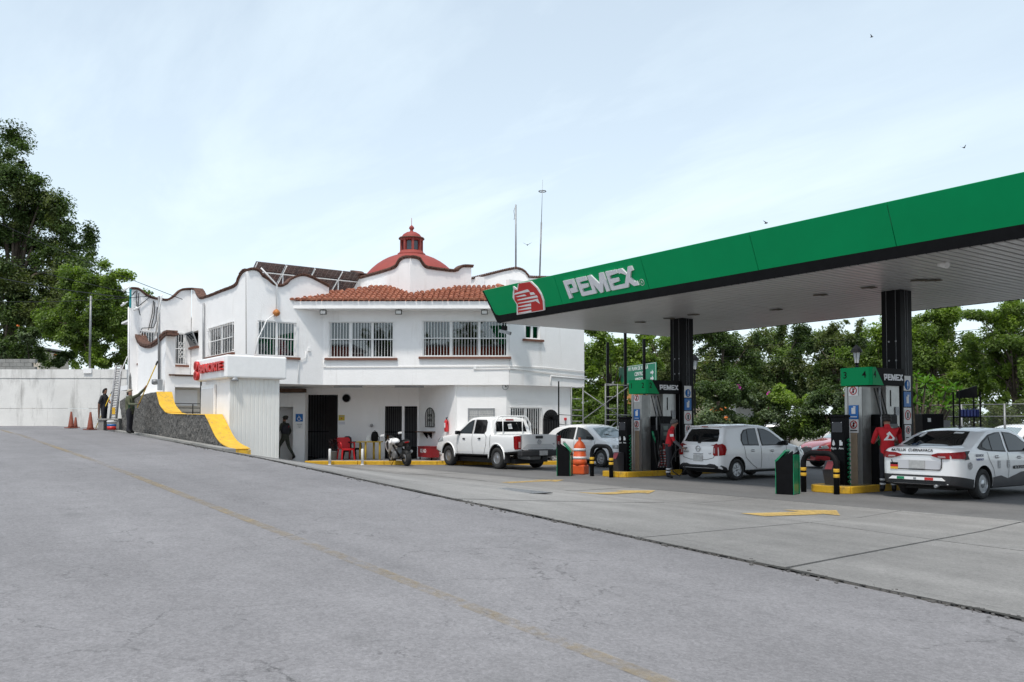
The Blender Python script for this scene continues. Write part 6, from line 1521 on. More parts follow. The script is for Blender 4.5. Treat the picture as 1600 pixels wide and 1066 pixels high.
    for s in (-1, 1): m.lathe([(.001, -.022), (.02, -.012), (.022, .01), (.001, .026)], 8, c=hc+sd_*s*.083-hu*.005, scale=(1, .35))
    f_ = m.build('face', mats['skin'], t)
    m = MB()
    for s in (-1, 1): m.box(tuple(hc+fw*.090+sd_*s*.030+hu*.022), (.008, .020, .009), rot=rot)
    m.box(tuple(hc+fw*.086-hu*.048), (.008, .038, .007), rot=rot); m.build('features', M_HAIR, f_)
    m = MB(); prof = [(.098, -.02), (.104, .02), (.098, .055), (.075, .092), (.04, .108), (.001, .112)]
    m.lathe(prof, 20, scale=(1.04, .93))
    for v in m.b.verts:
        q = v.co.copy()
        if q.x > .05 and q.z < .035: q.x *= .80; q.z += .03
        q += Vector((-.012, 0, 0))
        if q.x < -.03: q.z -= .035*(1 if q.z < .03 else 0)
        v.co = hc+rot @ q
    m.build('hair', hair, t)
    if extra: extra(t, hc, rot, J)
    return t
def cap_on(mat, brim=True):
    def f(t, hc, rot, J):
        m = MB(); m.lathe([(.106, .02), (.110, .05), (.098, .088), (.06, .116), (.001, .126)], 20, scale=(1.04, .95))
        if brim: m.prism([(.06, -.07), (.13, -.055), (.17, 0), (.13, .055), (.06, .07)], lambda a, b_, q: (a, b_, .022+q), 0, .010)
        for v in m.b.verts: v.co = hc+rot @ (v.co+Vector((-.008, 0, .0)))
        m.build('cap', mat, t)
    return f
STAND = dict(pelvis=(0, 0, .93), chest=(0, 0, 1.27), neck=(.01, 0, 1.46), head=(.02, 0, 1.6), shl=(0, .185, 1.38), shr=(0, -.185, 1.38), ell=(-.02, .25, 1.10), elr=(-.02, -.25, 1.10), hal=(.05, .27, .86), har=(.05, -.27, .86),
 hpl=(0, .095, .86), hpr=(0, -.095, .86), knl=(.01, .11, .48), knr=(.01, -.11, .48), anl=(-.02, .12, .09), anr=(-.02, -.12, .09), tol=(.13, .14, .035), tor=(.13, -.14, .035))
RT = HEAD-R(90)          # facing to the right of the picture
def J_(**k): d = dict(STAND); d.update(k); return d
def tape(t, J, zs, mat=M_REFL):
    for s in ('l', 'r'):
        kn, an = Vector(J['kn'+s]), Vector(J['an'+s])
        for z in zs:
            u = (kn.z-z)/(kn.z-an.z); c = kn.lerp(an, u); m = MB(); m.lathe([(.063, -.022), (.063, .022)], 14, c=c); m.build('reflective_band', mat, t)
# attendant filling the hatchback
J = J_(chest=(.06, 0, 1.24), neck=(.13, 0, 1.43), head=(.17, 0, 1.57), shl=(.07, .18, 1.34), shr=(.07, -.18, 1.34), ell=(.16, .26, 1.08), elr=(.15, -.25, 1.06), hal=(.36, .18, .92), har=(.36, -.22, .88), hdr=(.5, -.2, .84), hdl=(.5, .15, .90), face=(.97, 0, -.22), knl=(.06, .10, .49), anl=(.0, .11, .09))
q = on_D(1044, 700, 24.9)
def ex1(t, hc, rot, J):
    tape(t, J, (.27, .19))
    m = MB(); m.box((.09, -.262, 1.22), (.10, .01, .07)); m.build('sleeve_badge', M_SIGNW, t)
    m = MB(); m.lathe([(.165, -.02), (.165, .02)], 18, c=(0, 0, .95), scale=(.75, 1)); m.build('belt', M_SHOE, t)
person('man in red shirt with cropped grey hair and grey sleeves refuelling the small white hatchback', (q.x, q.y, 0), RT-R(8), J,
       dict(top=M_REDS, skin=M_SKIN, sleeve_upper=M_REDS, sleeve_lower=M_GSLV, leg=M_PANT, shoe=M_SHOE), ex1, M_HAIRG)
# fuel nozzle and hose in his hand
hw = Vector((q.x, q.y, 0))+RGT*.40
t = thing('fuel_hose', 'black fuel hose with a pale nozzle held by the attendant at the hatchback', 'hose', (q.x, q.y, 0))
m = MB(); off = RGT*.38-FWD*.2
c0 = off+Vector((0, 0, .86)); m.tube([tuple(c0-RGT*.10), tuple(c0+RGT*.02), tuple(c0+RGT*.22+Vector((0, 0, .03)))], [.022, .026, .012], 8); m.build('nozzle', M_GALV, t)
m = MB(); P_ = [c0-RGT*.10, c0-RGT*.22+Vector((0, 0, -.10)), c0-RGT*.34+Vector((0, 0, -.38)), c0-RGT*.28+Vector((0, 0, -.66)), c0-RGT*.10+Vector((0, 0, -.78)), c0+RGT*.06+Vector((0, 0, -.60)), c0+RGT*.04+FWD*.2+Vector((0, 0, -.2)), c0-RGT*.3+FWD*.5+Vector((0, 0, -.3))]
pts = dense([tuple(p) for p in P_], 4) if False else P_
m.tube([tuple(p) for p in P_], .014, 8); m.build('hose', M_RUB, t)
# attendant with his back to the camera at pump four
J = J_(ell=(.10, .30, 1.12), elr=(.10, -.30, 1.12), hal=(.30, .18, 1.18), har=(.30, -.20, 1.15), pelvis=(0, 0, .95), chest=(0, 0, 1.30), neck=(.02, 0, 1.49), head=(.05, 0, 1.64), shl=(0, .21, 1.41), shr=(0, -.21, 1.41), face=(1, 0, -.25))
q2 = on_D(1387, 700, 19.75)
def ex2(t, hc, rot, J):
    tape(t, J, (.30, .20)); cap_on(M_HAIR)(t, hc, rot, J)
    for nm, pts, mt_, o_ in (('back_print', [(-.11, 0), (.11, 0), (.13, .05), (.02, .20), (-.05, .14), (-.02, .11)], M_SIGNW, 0), ('back_print', [(-.02, .03), (.07, .03), (.08, .07), (.02, .13), (.01, .09)], M_REDS, .004)):
        m = MB(); m.prism(pts, lambda a, b_, q: (-.122-o_-q, -a, 1.18+b_), 0, .004); m.build(nm, mt_, t)
person('stocky man in red shirt and black cap seen from behind at the pump numbered four', (q2.x, q2.y, 0), HEAD-R(12), J,
       dict(top=M_REDS, skin=M_SKIN, sleeve_upper=M_REDS, sleeve_lower=M_SKIN, leg=M_PANT, shoe=M_SHOE), ex2, M_HAIR, slim=1.10)
# painter in olive jacket on the road, pole raised with both hands
q3 = on_Y(203, 640, 7.42); z3 = zgr(q3.x, q3.y); K3 = .94
u = lambda x, y, Yv: (on_Y(x, y, Yv)-Vector((q3.x, q3.y, z3)))/K3
def loc_(v, rz): return tuple(Matrix.Rotation(-rz, 3, 'Z') @ Vector(v))
h1 = loc_(u(217, 632, 7.40), RT); h2 = loc_(u(226.5, 607, 7.45), RT)
mid_ = lambda a, b_, dz, dy: tuple((Vector(a)+Vector(b_))*.5+Vector((0, dy, dz)))
J = J_(neck=(0.0, 0, 1.45), head=(-.03, 0, 1.6), face=(.86, 0, .50), har=h1, hal=h2, hdr=tuple(Vector(h1)+Vector((.04, 0, .1))), hdl=tuple(Vector(h2)+Vector((.04, 0, .1))))
J['elr'] = (.08, -.24, 1.14); J['ell'] = tuple(Vector(J['shl']).lerp(Vector(h2), .5)+Vector((0, .05, -.04)))
def ex3(t, hc, rot, J):
    cap_on(M_CAPB)(t, hc, rot, J)
    m = MB(); m.lathe([(.178, .0), (.180, .18), (.165, .34)], 20, c=(.012, 0, .98), scale=(.80, 1.0))
    for v in m.b.verts: v.co.x = max(v.co.x, .02)
    m.build('vest', M_VEST, t)
    m = MB(); m.lathe([(.185, -.16), (.172, .08)], 20, c=(-.01, 0, .92), scale=(.78, 1)); m.build('jacket_hem', M_OLIVE, t)
pm_ = person('man in olive jacket and beige cap on the road, raising a yellow roller pole', (q3.x, q3.y, z3), RT, J,
       dict(top=M_OLIVE, skin=M_SKIN, sleeve_upper=M_OLIVE, sleeve_lower=M_OLIVE, leg=M_PANT, shoe=M_SHOE), ex3, slim=1.28); pm_.scale = (K3, K3, K3)
M_YPOLE = mk('pole_yellow', (.75, .50, .03), .45, .05, 8)
stick('roller_pole', 'long yellow roller pole with dark tip held up by the man in the olive jacket', 'pole', on_Y(214.5, 637, 7.38), on_Y(244, 570, 7.62), .019, M_YPOLE, .03, M_SHOE)
# painter in black t-shirt behind the bench
q4 = on_D(162.5, 640, 37.0); z4 = zgr(q4.x, q4.y)
u4 = lambda x, y, D=37.1: loc_(on_D(x, y, D)-Vector((q4.x, q4.y, z4)), RT)
h1 = u4(154.5, 653); h2 = u4(174, 631, 37.0)
J = J_(face=(.90, 0, .42), har=h1, hal=h2, elr=(-.10, -.25, 1.08), shl=(0, .19, 1.40)); J['ell'] = tuple(Vector(J['shl']).lerp(Vector(h2), .5)+Vector((0, .04, -.07)))
J['hdl'] = tuple(Vector(h2)+Vector((.05, 0, .03))); J['hdr'] = tuple(Vector(h1)+Vector((.0, 0, -.05)))
person('dark haired man in black t-shirt behind the concrete bench, one hand on the ladder', (q4.x, q4.y, z4), RT, J,
       dict(top=M_TSH, skin=M_SKIN, sleeve_upper=M_TSH, sleeve_lower=M_SKIN, leg=M_PANT, shoe=M_SHOE), None, slim=1.12)
stick('roller_pole', 'yellow roller pole slanting down to the road beside the man in the black t-shirt', 'pole', on_D(149.5, 669.5, 36.9), on_D(173, 616, 36.9), .017, M_YPOLE, .02, M_GALV)
stick('white_pole', 'long thin white pole leaning past the ladder towards the building corner', 'pole', on_D(178.5, 606, 36.4), on_D(199, 557, 36.2), .016, M_SIGNW)
# guard walking into the doorway
q5 = on_D(445.5, 700, 34.55); z5 = .12
J = J_(pelvis=(0, 0, .95), chest=(.03, 0, 1.29), neck=(.06, 0, 1.48), shl=(.02, .19, 1.39), shr=(.02, -.19, 1.39), elr=(-.06, -.26, 1.12), ell=(.10, .24, 1.14), har=(.08, -.26, .92), hal=(.30, .2, 1.05), knl=(.22, .10, .52), knr=(-.10, -.10, .50), anl=(.22, .11, .10), anr=(-.38, -.11, .13), tol=(.36, .12, .04), tor=(-.26, -.12, .03))
def ex5(t, hc, rot, J):
    cap_on(M_UNI)(t, hc, rot, J)
    m = MB(); m.lathe([(.165, 0), (.19, .1), (.19, .3), (.16, .36)], 18, c=(.01, 0, 1.02), scale=(.82, 1)); m.build('vest', M_PANT, t)
    m = MB(); m.box((-.13, -.06, 1.30), (.01, .10, .06), rot=Matrix.Rotation(.4, 3, 'Z')); m.build('patch', M_REDS, t)
person('guard in dark olive uniform and vest stepping into the doorway beside the wheelchair sign', (q5.x, q5.y, z5), HEAD+R(65), J,
       dict(top=M_UNI, skin=M_SKIN, sleeve_upper=M_UNI, sleeve_lower=M_UNI, leg=M_UNI, shoe=M_SHOE), ex5)

# ------------------------------------------------------------------ things at the entrance
AN = HEAD-R(90)
def at(x, y, D, z=None):
    p = on_D(x, y, D); 
    if z is not None: p.z = z
    return p
def plate_on(plane, x0, x1, y0, y1, name, label, cat, mat, th=.012, child=None):
    a0, za_ = plane.hit(x0, y0); a1, zb_ = plane.hit(x1, y1); z0, z1 = min(za_, zb_), max(za_, zb_)
    t = thing(name, label, cat, tuple(plane.P((a0+a1)/2, z0, 0))); m = MB(); plane.box(m, a0, a1, z0, z1, 0.001, th)
    o = m.build('panel', mat, t); o.matrix_parent_inverse = Matrix.Translation(-Vector(t.location)); return t, (a0, a1, z0, z1), o
t, (a0, a1, z0, z1), pn = plate_on(PP, 462, 473.3, 647, 659, 'wheelchair_sign', 'blue square wheelchair access sign on the white pillar by the doorway', 'sign', M_BLUE)
w_ = a1-a0; cx0 = (a0+a1)/2; cz0 = (z0+z1)/2; n_ = PP.nrm()
m = MB(); P3 = lambda a, z, o_=.014: PP.P(cx0+a*w_, cz0+z*w_, o_)
m.tube([P3(.22*math.cos(R(k))-.02, .22*math.sin(R(k))-.14) for k in range(120, 400, 20)], .013, 5); m.tube([P3(-.06, .22), P3(-.03, -.02), P3(.16, -.02), P3(.24, -.26), P3(.34, -.24)], .014, 5); m.tube([P3(-.05, .12), P3(.12, .12)], .012, 5); m.lathe([(.001, 0), (.026, .001), (.026, .008), (.001, .009)], 10, c=P3(-.06, .33))
o = m.build('pictogram', M_SIGNW, t); o.matrix_parent_inverse = Matrix.Translation(-Vector(t.location))
t, r_, pn = plate_on(PP, 462.5, 473.8, 661, 670, 'notice', 'small white notice sheet just below the wheelchair sign', 'notice', M_SIGNW)
m = MB()
for k, (wd, zz_) in enumerate(((.7, .75), (.5, .45), (.25, .2))): PP.box(m, r_[0]+(r_[1]-r_[0])*(.5-wd/2), r_[0]+(r_[1]-r_[0])*(.5+wd/2), r_[2]+(r_[3]-r_[2])*zz_-.01, r_[2]+(r_[3]-r_[2])*zz_+.01, .012, .015)
o = m.build('lettering', M_GREY, t); o.matrix_parent_inverse = Matrix.Translation(-Vector(t.location))
t, r_, pn = plate_on(PB, 529, 538.5, 648.8, 657.3, 'yellow_sign', 'small yellow notice with red mark on the wall above the red chair', 'sign', mk('notice_yellow', (.55, .42, .04), .6, .05))
m = MB(); c = (r_[0]+r_[1])/2; m.prism([(c-.03, r_[2]+.06), (c+.03, r_[2]+.06), (c, r_[2]+.13)], lambda a, b_, q: tuple(PB.P(a, b_, q)), .012, .016, mi=0); PB.box(m, r_[0]+.03, r_[1]-.03, r_[3]-.06, r_[3]-.035, .012, .015, mi=1); o = m.build('lettering', [M_RED, M_GREY], t); o.matrix_parent_inverse = Matrix.Translation(-Vector(t.location))
t, r_, pn = plate_on(PB, 529, 539, 659, 663.5, 'notice', 'white paper notice with faint print under the small yellow notice', 'notice', mk('paper', (.66, .66, .70), .8, .05))
# red plastic armchair
def armchair(x, y, D, rz, mat, label, name='plastic_chair'):
    p = at(x, y, D, .14); t = thing(name, label, 'chair', tuple(p), rz)
    m = MB(); m.box((0, 0, .42), (.44, .46, .035), bev=.012); m.box((.22, 0, .40), (.03, .46, .06)); m.build('seat', mat, t)
    m = MB(); m.prism([(-.24, .44), (.24, .44), (.27, .80), (.20, .86), (-.20, .86), (-.27, .80)], lambda a, b_, q: (-.22-(b_-.44)*.22-q, a, b_), 0, .03); m.build('backrest', mat, t)
    for s in (-1, 1):
        m = MB(); m.tube([(-.26, s*.26, .66), (-.05, s*.29, .67), (.18, s*.28, .66), (.22, s*.27, .60), (.23, s*.26, .42)], .026, 6); m.build('armrest', mat, t)
        for xx, sl in ((.22, .04), (-.24, -.06)): m = MB(); m.prism([(-.035, 0), (.035, 0), (.05, .42), (-.05, .42)], lambda a, b_, q, s=s, xx=xx, sl=sl: (xx+sl*(1-b_/.42)+a, s*(.22+.04*(1-b_/.42))+q, b_), -.02, .02); m.build('leg', mat, t)
    return t
M_REDPL = mk('red_plastic', (.55, .012, .018), .35, .06, 6)
armchair(540.5, 715, 34.2, HEAD-R(150), M_REDPL, 'bright red plastic armchair standing left of the yellow table')
t = armchair(551, 715, 34.8, HEAD-R(110), M_MBLACK, 'black chair with a dark jacket hung over its back, behind the red armchair', 'black_chair')
m = MB(); m.lathe([(.16, 0), (.23, .15), (.25, .40), (.22, .56), (.12, .62), (.001, .62)], 16, c=(-.24, 0, .28), scale=(.5, 1.1)); m.build('jacket', M_PANT, t)
# yellow table
p = at(577.5, 715, 34.3, .14); M_YTAB = mk('table_yellow', (.50, .34, .03), .5, .1, 6)
t = thing('yellow_table', 'yellow round edged table against the wall with a black bag on it', 'table', tuple(p), AN)
m = MB(); m.box((0, 0, .69), (.98, .55, .035), bev=.012); m.build('tabletop', M_YTAB, t)
for x in (-.40, -.13, .14, .42): m = MB(); m.tube([(x, -.18 if x in (-.13, .42) else .15, 0), (x, -.18 if x in (-.13, .42) else .15, .68)], .042, 10); m.build('leg', M_YTAB, t)
p = at(585.5, 680, 34.35, .852)
t = thing('backpack', 'black backpack standing on the yellow table', 'bag', tuple(p), AN)
m = MB(); m.lathe([(.11, 0), (.145, .05), (.14, .26), (.10, .36), (.001, .39)], 16, scale=(1, .7)); m.build('body', M_MBLACK, t)
m = MB(); m.tube([(.10, -.08, .30), (.20, -.1, .15), (.17, -.06, .0)], .014, 5); m.tube([(-.04, 0, .38), (0, 0, .43), (.04, 0, .38)], .01, 5); m.build('strap', M_MBLACK, t)
p = at(575.5, 684, 34.4, .852); t = thing('paper_box', 'small white paper box beside the black backpack on the table', 'box', tuple(p), AN)
m = MB(); m.box((0, 0, .11), (.15, .12, .22), bev=.004); m.build('carton', M_SIGNW, t)
# potted cordyline
p = at(520.5, 715, 34.3, .14); t = thing('potted_plant', 'pot plant with long dark red leaves between the gate and the red armchair', 'plant', tuple(p))
m = MB(); m.lathe([(.13, 0), (.17, .30), (.18, .30), (.18, .33), (.15, .33), (.001, .28)], 18); m.build('pot', M_CONCG, t)
m = MB(); m.tube([(0, 0, .28), (.01, 0, .62)], .02, 6); m.build('stem', M_BARK, t)
rr = random.Random(8); ML = mk('cordyline_leaf', (.16, .015, .045), .45, .5, 5, col2=(.04, .03, .02))
for k in range(26):
    a = rr.uniform(0, 6.28); el = rr.uniform(.1, 1.3); L_ = rr.uniform(.3, .52); z0 = rr.uniform(.40, .70); d = Vector((math.cos(a)*math.cos(el), math.sin(a)*math.cos(el), math.sin(el))); s = Vector((-math.sin(a), math.cos(a), 0))
    m = MB(); b = m.b; c0 = Vector((0, 0, z0)); pr = None
    for i in range(5):
        u_ = i/4; c = c0+d*L_*u_+Vector((0, 0, -.22*u_*u_*L_)); wv = .035*math.sin(math.pi*min(1, u_*.9+.08)); row = (b.verts.new(c-s*wv), b.verts.new(c+s*wv))
        if pr: b.faces.new((pr[0], pr[1], row[1], row[0]))
        pr = row
    m.build('leaf', ML, t)
# white bollards
for x, lab in ((515.2, 'white steel bollard at the yellow kerb, left one in front of the red chair'), (566.2, 'white steel bollard at the yellow kerb in front of the yellow table')):
    p = at(x, 722, 32.75); t = thing('white_bollard', lab, 'bollard', (p.x, p.y, zgr(p.x, p.y)), 0, 'white bollards')
    m = MB(); m.lathe([(.05, -.05), (.05, .58), (.042, .60), (.001, .605)], 14); m.build('post', M_WPAINT, t)
    m = MB(); m.lathe([(.075, 0), (.075, .012), (.05, .014)], 14); m.build('flange', M_WPAINT, t)
# wall lamp, grille niche, shelf, extinguisher, red box
a_, z_ = PB.hit(581, 665); t = thing('wall_lamp', 'small round grey wall lamp above the black backpack', 'lamp', tuple(PB.P(a_, z_, 0))); m = MB(); m.lathe([(.06, 0), (.065, .08), (.05, .12), (.001, .125)], 14)
bmesh.ops.transform(m.b, matrix=PB.nrm().to_track_quat('Z', 'Y').to_matrix().to_4x4(), verts=m.b.verts); m.build('lamp_body', M_GREY, t)
cgr = PE.P(PE.s(673.3), 0, 0); sN = PE.s(666.5), PE.s(680); zb_, zt_ = PE.hit(673, 667)[1], PE.hit(673, 637.5)[1]
t = thing('wall_grille', 'small arched black wrought iron grille over a pale niche, above the wall shelf', 'grille', tuple(PE.P((sN[0]+sN[1])/2, zb_, 0)))
inv = Matrix.Translation(-Vector(t.location)); c = (sN[0]+sN[1])/2; w_ = abs(sN[1]-sN[0])/2; zc = zt_-w_
m = MB(); m.prism([(c-w_, zb_), (c+w_, zb_)]+[(c+w_*math.cos(R(k)), zc+w_*math.sin(R(k))) for k in range(0, 181, 20)], lambda a, b_, q: tuple(PE.P(a, b_, q)), .002, .012); o = m.build('niche', mk('niche_pale', (.40, .41, .38), .8, .3, 12, col2=(.62, .62, .60)), t); o.matrix_parent_inverse = inv
m = MB(); m.tube([PE.P(c-w_, zb_, .05)]+[PE.P(c-w_*math.cos(R(k)), zc+w_*math.sin(R(k)), .05) for k in range(0, 181, 15)]+[PE.P(c+w_, zb_, .05), PE.P(c-w_, zb_, .05)], .016, 6)
for k in (-.5, 0, .5): m.tube([PE.P(c+w_*k, zb_, .05), PE.P(c+w_*k, zc+w_*math.sqrt(1-k*k), .05)], .012, 5)
for z in (.35, .6):
    for s in (-1, 1): m.tube([PE.P(c+s*w_*(.25+.12*math.cos(R(k))), zb_+(zt_-zb_)*z+.05*math.sin(R(k)), .05) for k in range(0, 361, 45)], .010, 4)
o = m.build('ironwork', M_BLACK, t); o.matrix_parent_inverse = inv
sh0, sh1 = PE.s(659), PE.s(680.5); zsf = PE.hit(670, 675)[1]
t = thing('wall_shelf', 'small dark bracketed shelf with papers under the arched grille', 'shelf', tuple(PE.P((sh0+sh1)/2, zsf, 0))); inv = Matrix.Translation(-Vector(t.location))
m = MB(); PE.box(m, sh0, sh1, zsf-.02, zsf+.02, 0, .30); o = m.build('board', M_WOOD, t); o.matrix_parent_inverse = inv
for s_ in (.45, .75): m = MB(); a = sh0+(sh1-sh0)*s_; m.prism([(0, 0), (.22, 0), (.20, -.03), (.03, -.24), (0, -.24)], lambda u_, v_, q, a=a: tuple(PE.P(a+q, zsf-.02+v_, u_)), -.006, .006); o = m.build('bracket', M_BLACK, t); o.matrix_parent_inverse = inv
m = MB(); PE.box(m, sh0+(sh1-sh0)*.35, sh0+(sh1-sh0)*.8, zsf+.021, zsf+.045, .04, .26); o = m.build('papers', M_SIGNW, t); o.matrix_parent_inverse = inv
a_, zt_ = PE.hit(701, 655.5); _, zb_ = PE.hit(701, 675)
t = thing('fire_extinguisher', 'red fire extinguisher hanging on the white wall above the pickup bonnet', 'extinguisher', tuple(PE.P(a_, zb_, .10))); hh = zt_-zb_
m = MB(); m.lathe([(.06, 0), (.085, .02), (.085, hh-.09), (.05, hh-.03), (.025, hh), (.001, hh)], 18); m.build('cylinder', M_REDPL, t)
m = MB(); m.lathe([(.0865, .16), (.0865, hh-.13)], 18)
m.b.faces.ensure_lookup_table(); bmesh.ops.delete(m.b, geom=[f for f in m.b.faces if (f.calc_center_median().dot(Vector((PE.nrm().x-.9, PE.nrm().y, 0))) < .045)], context='FACES'); m.build('label', M_SIGNW, t)
m = MB(); m.tube([(0, 0, hh), (0, 0, hh+.07)], .02, 8); m.box((.03, 0, hh+.06), (.12, .03, .02)); m.tube([(0, 0, hh+.05), (.09, -.03, hh), (.11, -.02, hh-.2)], .012, 6); m.build('valve', M_BLACK, t)
p0 = PE.P(PE.s(670), 0, .30); t = thing('red_box', 'dark red metal box on short legs with white painted letters, left of the pickup', 'box', (p0.x, p0.y, .14))
bw_ = abs(PE.s(690)-PE.s(669.5)); m = MB(); m.box((bw_/2, 0, .30), (bw_, .36, .40)); m.box((bw_/2, 0, .51), (bw_+.03, .38, .025)); m.build('case', mk('box_red', (.26, .015, .02), .5, .15, 6), t)
for x in (.06, bw_-.06): m = MB(); m.box((x, -.12, .05), (.035, .035, .10)); m.build('leg', M_BLACK, t)
text('lettering', 'KE AD', .19, M_SIGNW, t, (bw_*.40, -.181, .34), (0, -1, 0), .002, .006, sx=.85)
# meter boxes and masts on the far left wing (parts of the building)
def bpipe(nm, pts, r, mt_=M_GALV): m = MB(); m.tube(pts, r, 8); return adopt(m.build(nm, mt_), bld)
yb_ = 8.38
bpipe('conduit', [on_Y(248.5, 603, yb_), on_Y(248.5, 463, yb_)], .045); bpipe('conduit', [on_Y(203.5, 615, 8.2), on_Y(203.2, 484, 8.2)], .055); bpipe('conduit', [on_Y(201, 480, 8.12), on_Y(200.5, 616, 8.12)], .03, M_WPAINT)
bpipe('cable_brace', [on_Y(243, 525, 8.1), on_Y(253, 461, 8.0)], .03, M_WPAINT)
for (x, y0_, y1_, w_) in ((250, 593, 610, .20), (203, 604, 618, .24)):
    a = on_Y(x, y0_, 8.3); c = on_Y(x, y1_, 8.3); m = MB(); m.box(((a.x+c.x)/2, 8.3, (a.z+c.z)/2), (w_, .14, a.z-c.z), bev=.01); adopt(m.build('meter_box', M_GREY), bld)
a = on_Y(242, 597, 8.2); m = MB(); m.lathe([(.10, -.02), (.11, -.12), (.09, -.2), (.001, -.2)], 14, c=(a.x, 8.3, a.z), axis='Y'); adopt(m.build('meter', M_GALV), bld)
a0_ = on_Y(204, 452, 8.1); a1_ = on_Y(204, 481, 8.1); m = MB(); m.box((a0_.x, 8.1, (a0_.z+a1_.z)/2), (.16, .05, a0_.z-a1_.z)); adopt(m.build('teal_panel', mk('teal', (.0, .22, .24), .5, .1)), bld)
for (x, y) in ((196, 452.5), (192.5, 476), (212.5, 483)):
    a = on_Y(x, y, 8.0); m = MB(); m.tube([tuple(a+Vector((.25, .12, .10))), tuple(a+Vector((.05, 0, 0)))], .02, 6); d = Vector((-.22, -.10, -.09)); m.tube([tuple(a-d*.4), tuple(a+d*.5)], .042, 12); m.lathe([(.001, -.03), (.04, -.02), (.045, .02), (.001, .05)], 10, c=a+Vector((.02, 0, .05))); adopt(m.build('security_camera', M_WPAINT), bld)
for pts in ([(214, 454), (213, 470), (214.5, 484)], [(217, 458), (216, 478), (219, 493)], [(206, 462), (212, 455)], [(236, 463), (222, 474), (214, 482)], [(240, 470), (238, 490), (232, 516)], [(242, 472), (241, 492), (236, 512)], [(246, 480), (244, 502), (240, 512), (222, 513), (219, 520)]):
    m = MB(); m.tube([on_X(x, y, X1+.05) for x, y in pts], .016, 5); adopt(m.build('cable', M_BLACK), bld)
m = MB(); cc = PW.P(PW.s(268)+.25, 0, .09)
for k in range(4):
    z = 4.35+k*.18
    for s in (-1, 1): m.tube([PW.P(PW.s(283)+s*.07+.05*math.cos(R(a)), z+.07*math.sin(R(a)), .08) for a in range(0, 361, 45)], .012, 4)
adopt(m.build('window_ornament', M_WPAINT), bld)
# street light on a conduit and its elbow to the left of the second window (orange bulb fitting)
a = on_X(432, 489, XA+.10); m = MB(); m.lathe([(.001, -.13), (.10, -.09), (.14, 0), (.09, .09), (.03, .13), (.001, .13)], 14, c=a); adopt(m.build('bulb_fitting', mk('rust_orange', (.42, .15, .03), .6, .3, 8)), bld)
m = MB(); m.tube([a+Vector((0, 0, .1)), on_X(432.5, 445, XA+.10), on_X(420, 432, XA+.15), on_X(408, 419, XA+.2)], .03, 7); adopt(m.build('conduit', M_WPAINT), bld)
m = MB(); m.tube([a, on_X(417, 500, XA+.1), on_X(403, 530, XA+.1), on_X(399, 553, XA+.08)], .02, 6); adopt(m.build('cable', M_WPAINT), bld)

# ------------------------------------------------------------------ solar array on the roof
t0 = on_D(399.8, 409, 34.0); dirT = Vector((0, 1, 0)); down = Vector((-1, 0, -.62)).normalized(); so = thing('solar_array', 'rack of brown tinted solar panels tilted above the left parapet', 'solar panels', (t0.x, t0.y, 6.5))
M_PV = mk('solar_cell', (.035, .018, .016), .25, .2, 3, coat=.3, col2=(.09, .045, .035)); M_PVL = mk('solar_line', (.20, .15, .14), .4, .1)
inv = Matrix.Translation(-Vector(so.location)); nP = dirT.cross(down).normalized()
for i in range(5):
    for j in range(2):
        o0 = t0+dirT*(i*1.22+.01)+down*(j*1.06); F4 = lambda a, b_, q: tuple(o0+dirT*a+down*b_+nP*q)
        m = MB(); m.prism([(0, 0), (1.19, 0), (1.19, 1.03), (0, 1.03)], F4, -.02, .02); pn = m.build('solar_panel', M_PV, so); pn.matrix_parent_inverse = inv
        m = MB()
        for k in range(1, 6): m.prism([(k*.198-.005, .02), (k*.198+.005, .02), (k*.198+.005, 1.01), (k*.198-.005, 1.01)], F4, -.024, .024)
        for k in range(1, 5): m.prism([(.02, k*.206-.004), (1.17, k*.206-.004), (1.17, k*.206+.004), (.02, k*.206+.004)], F4, -.026, .026)
        o = m.build('cell_line', M_PVL, pn)
for i in range(6):
    m = MB(); a = t0+dirT*(i*1.2+.05)-nP*(.05 if nP.z > 0 else -.05); m.tube([a, a+down*2.1], .022, 5); m.tube([a+down*.5, Vector((a.x-.45, a.y, 6.5))], .025, 5); m.tube([a+down*1.7, Vector((a.x-1.3, a.y, 6.5))], .025, 5)
    o = m.build('strut', M_WPAINT, so); o.matrix_parent_inverse = inv
m = MB(); a = t0+down*.5-nP*(.07 if nP.z > 0 else -.07); m.tube([a-dirT*.3, a+dirT*6.2], .025, 5); o = m.build('rail', M_WPAINT, so); o.matrix_parent_inverse = inv

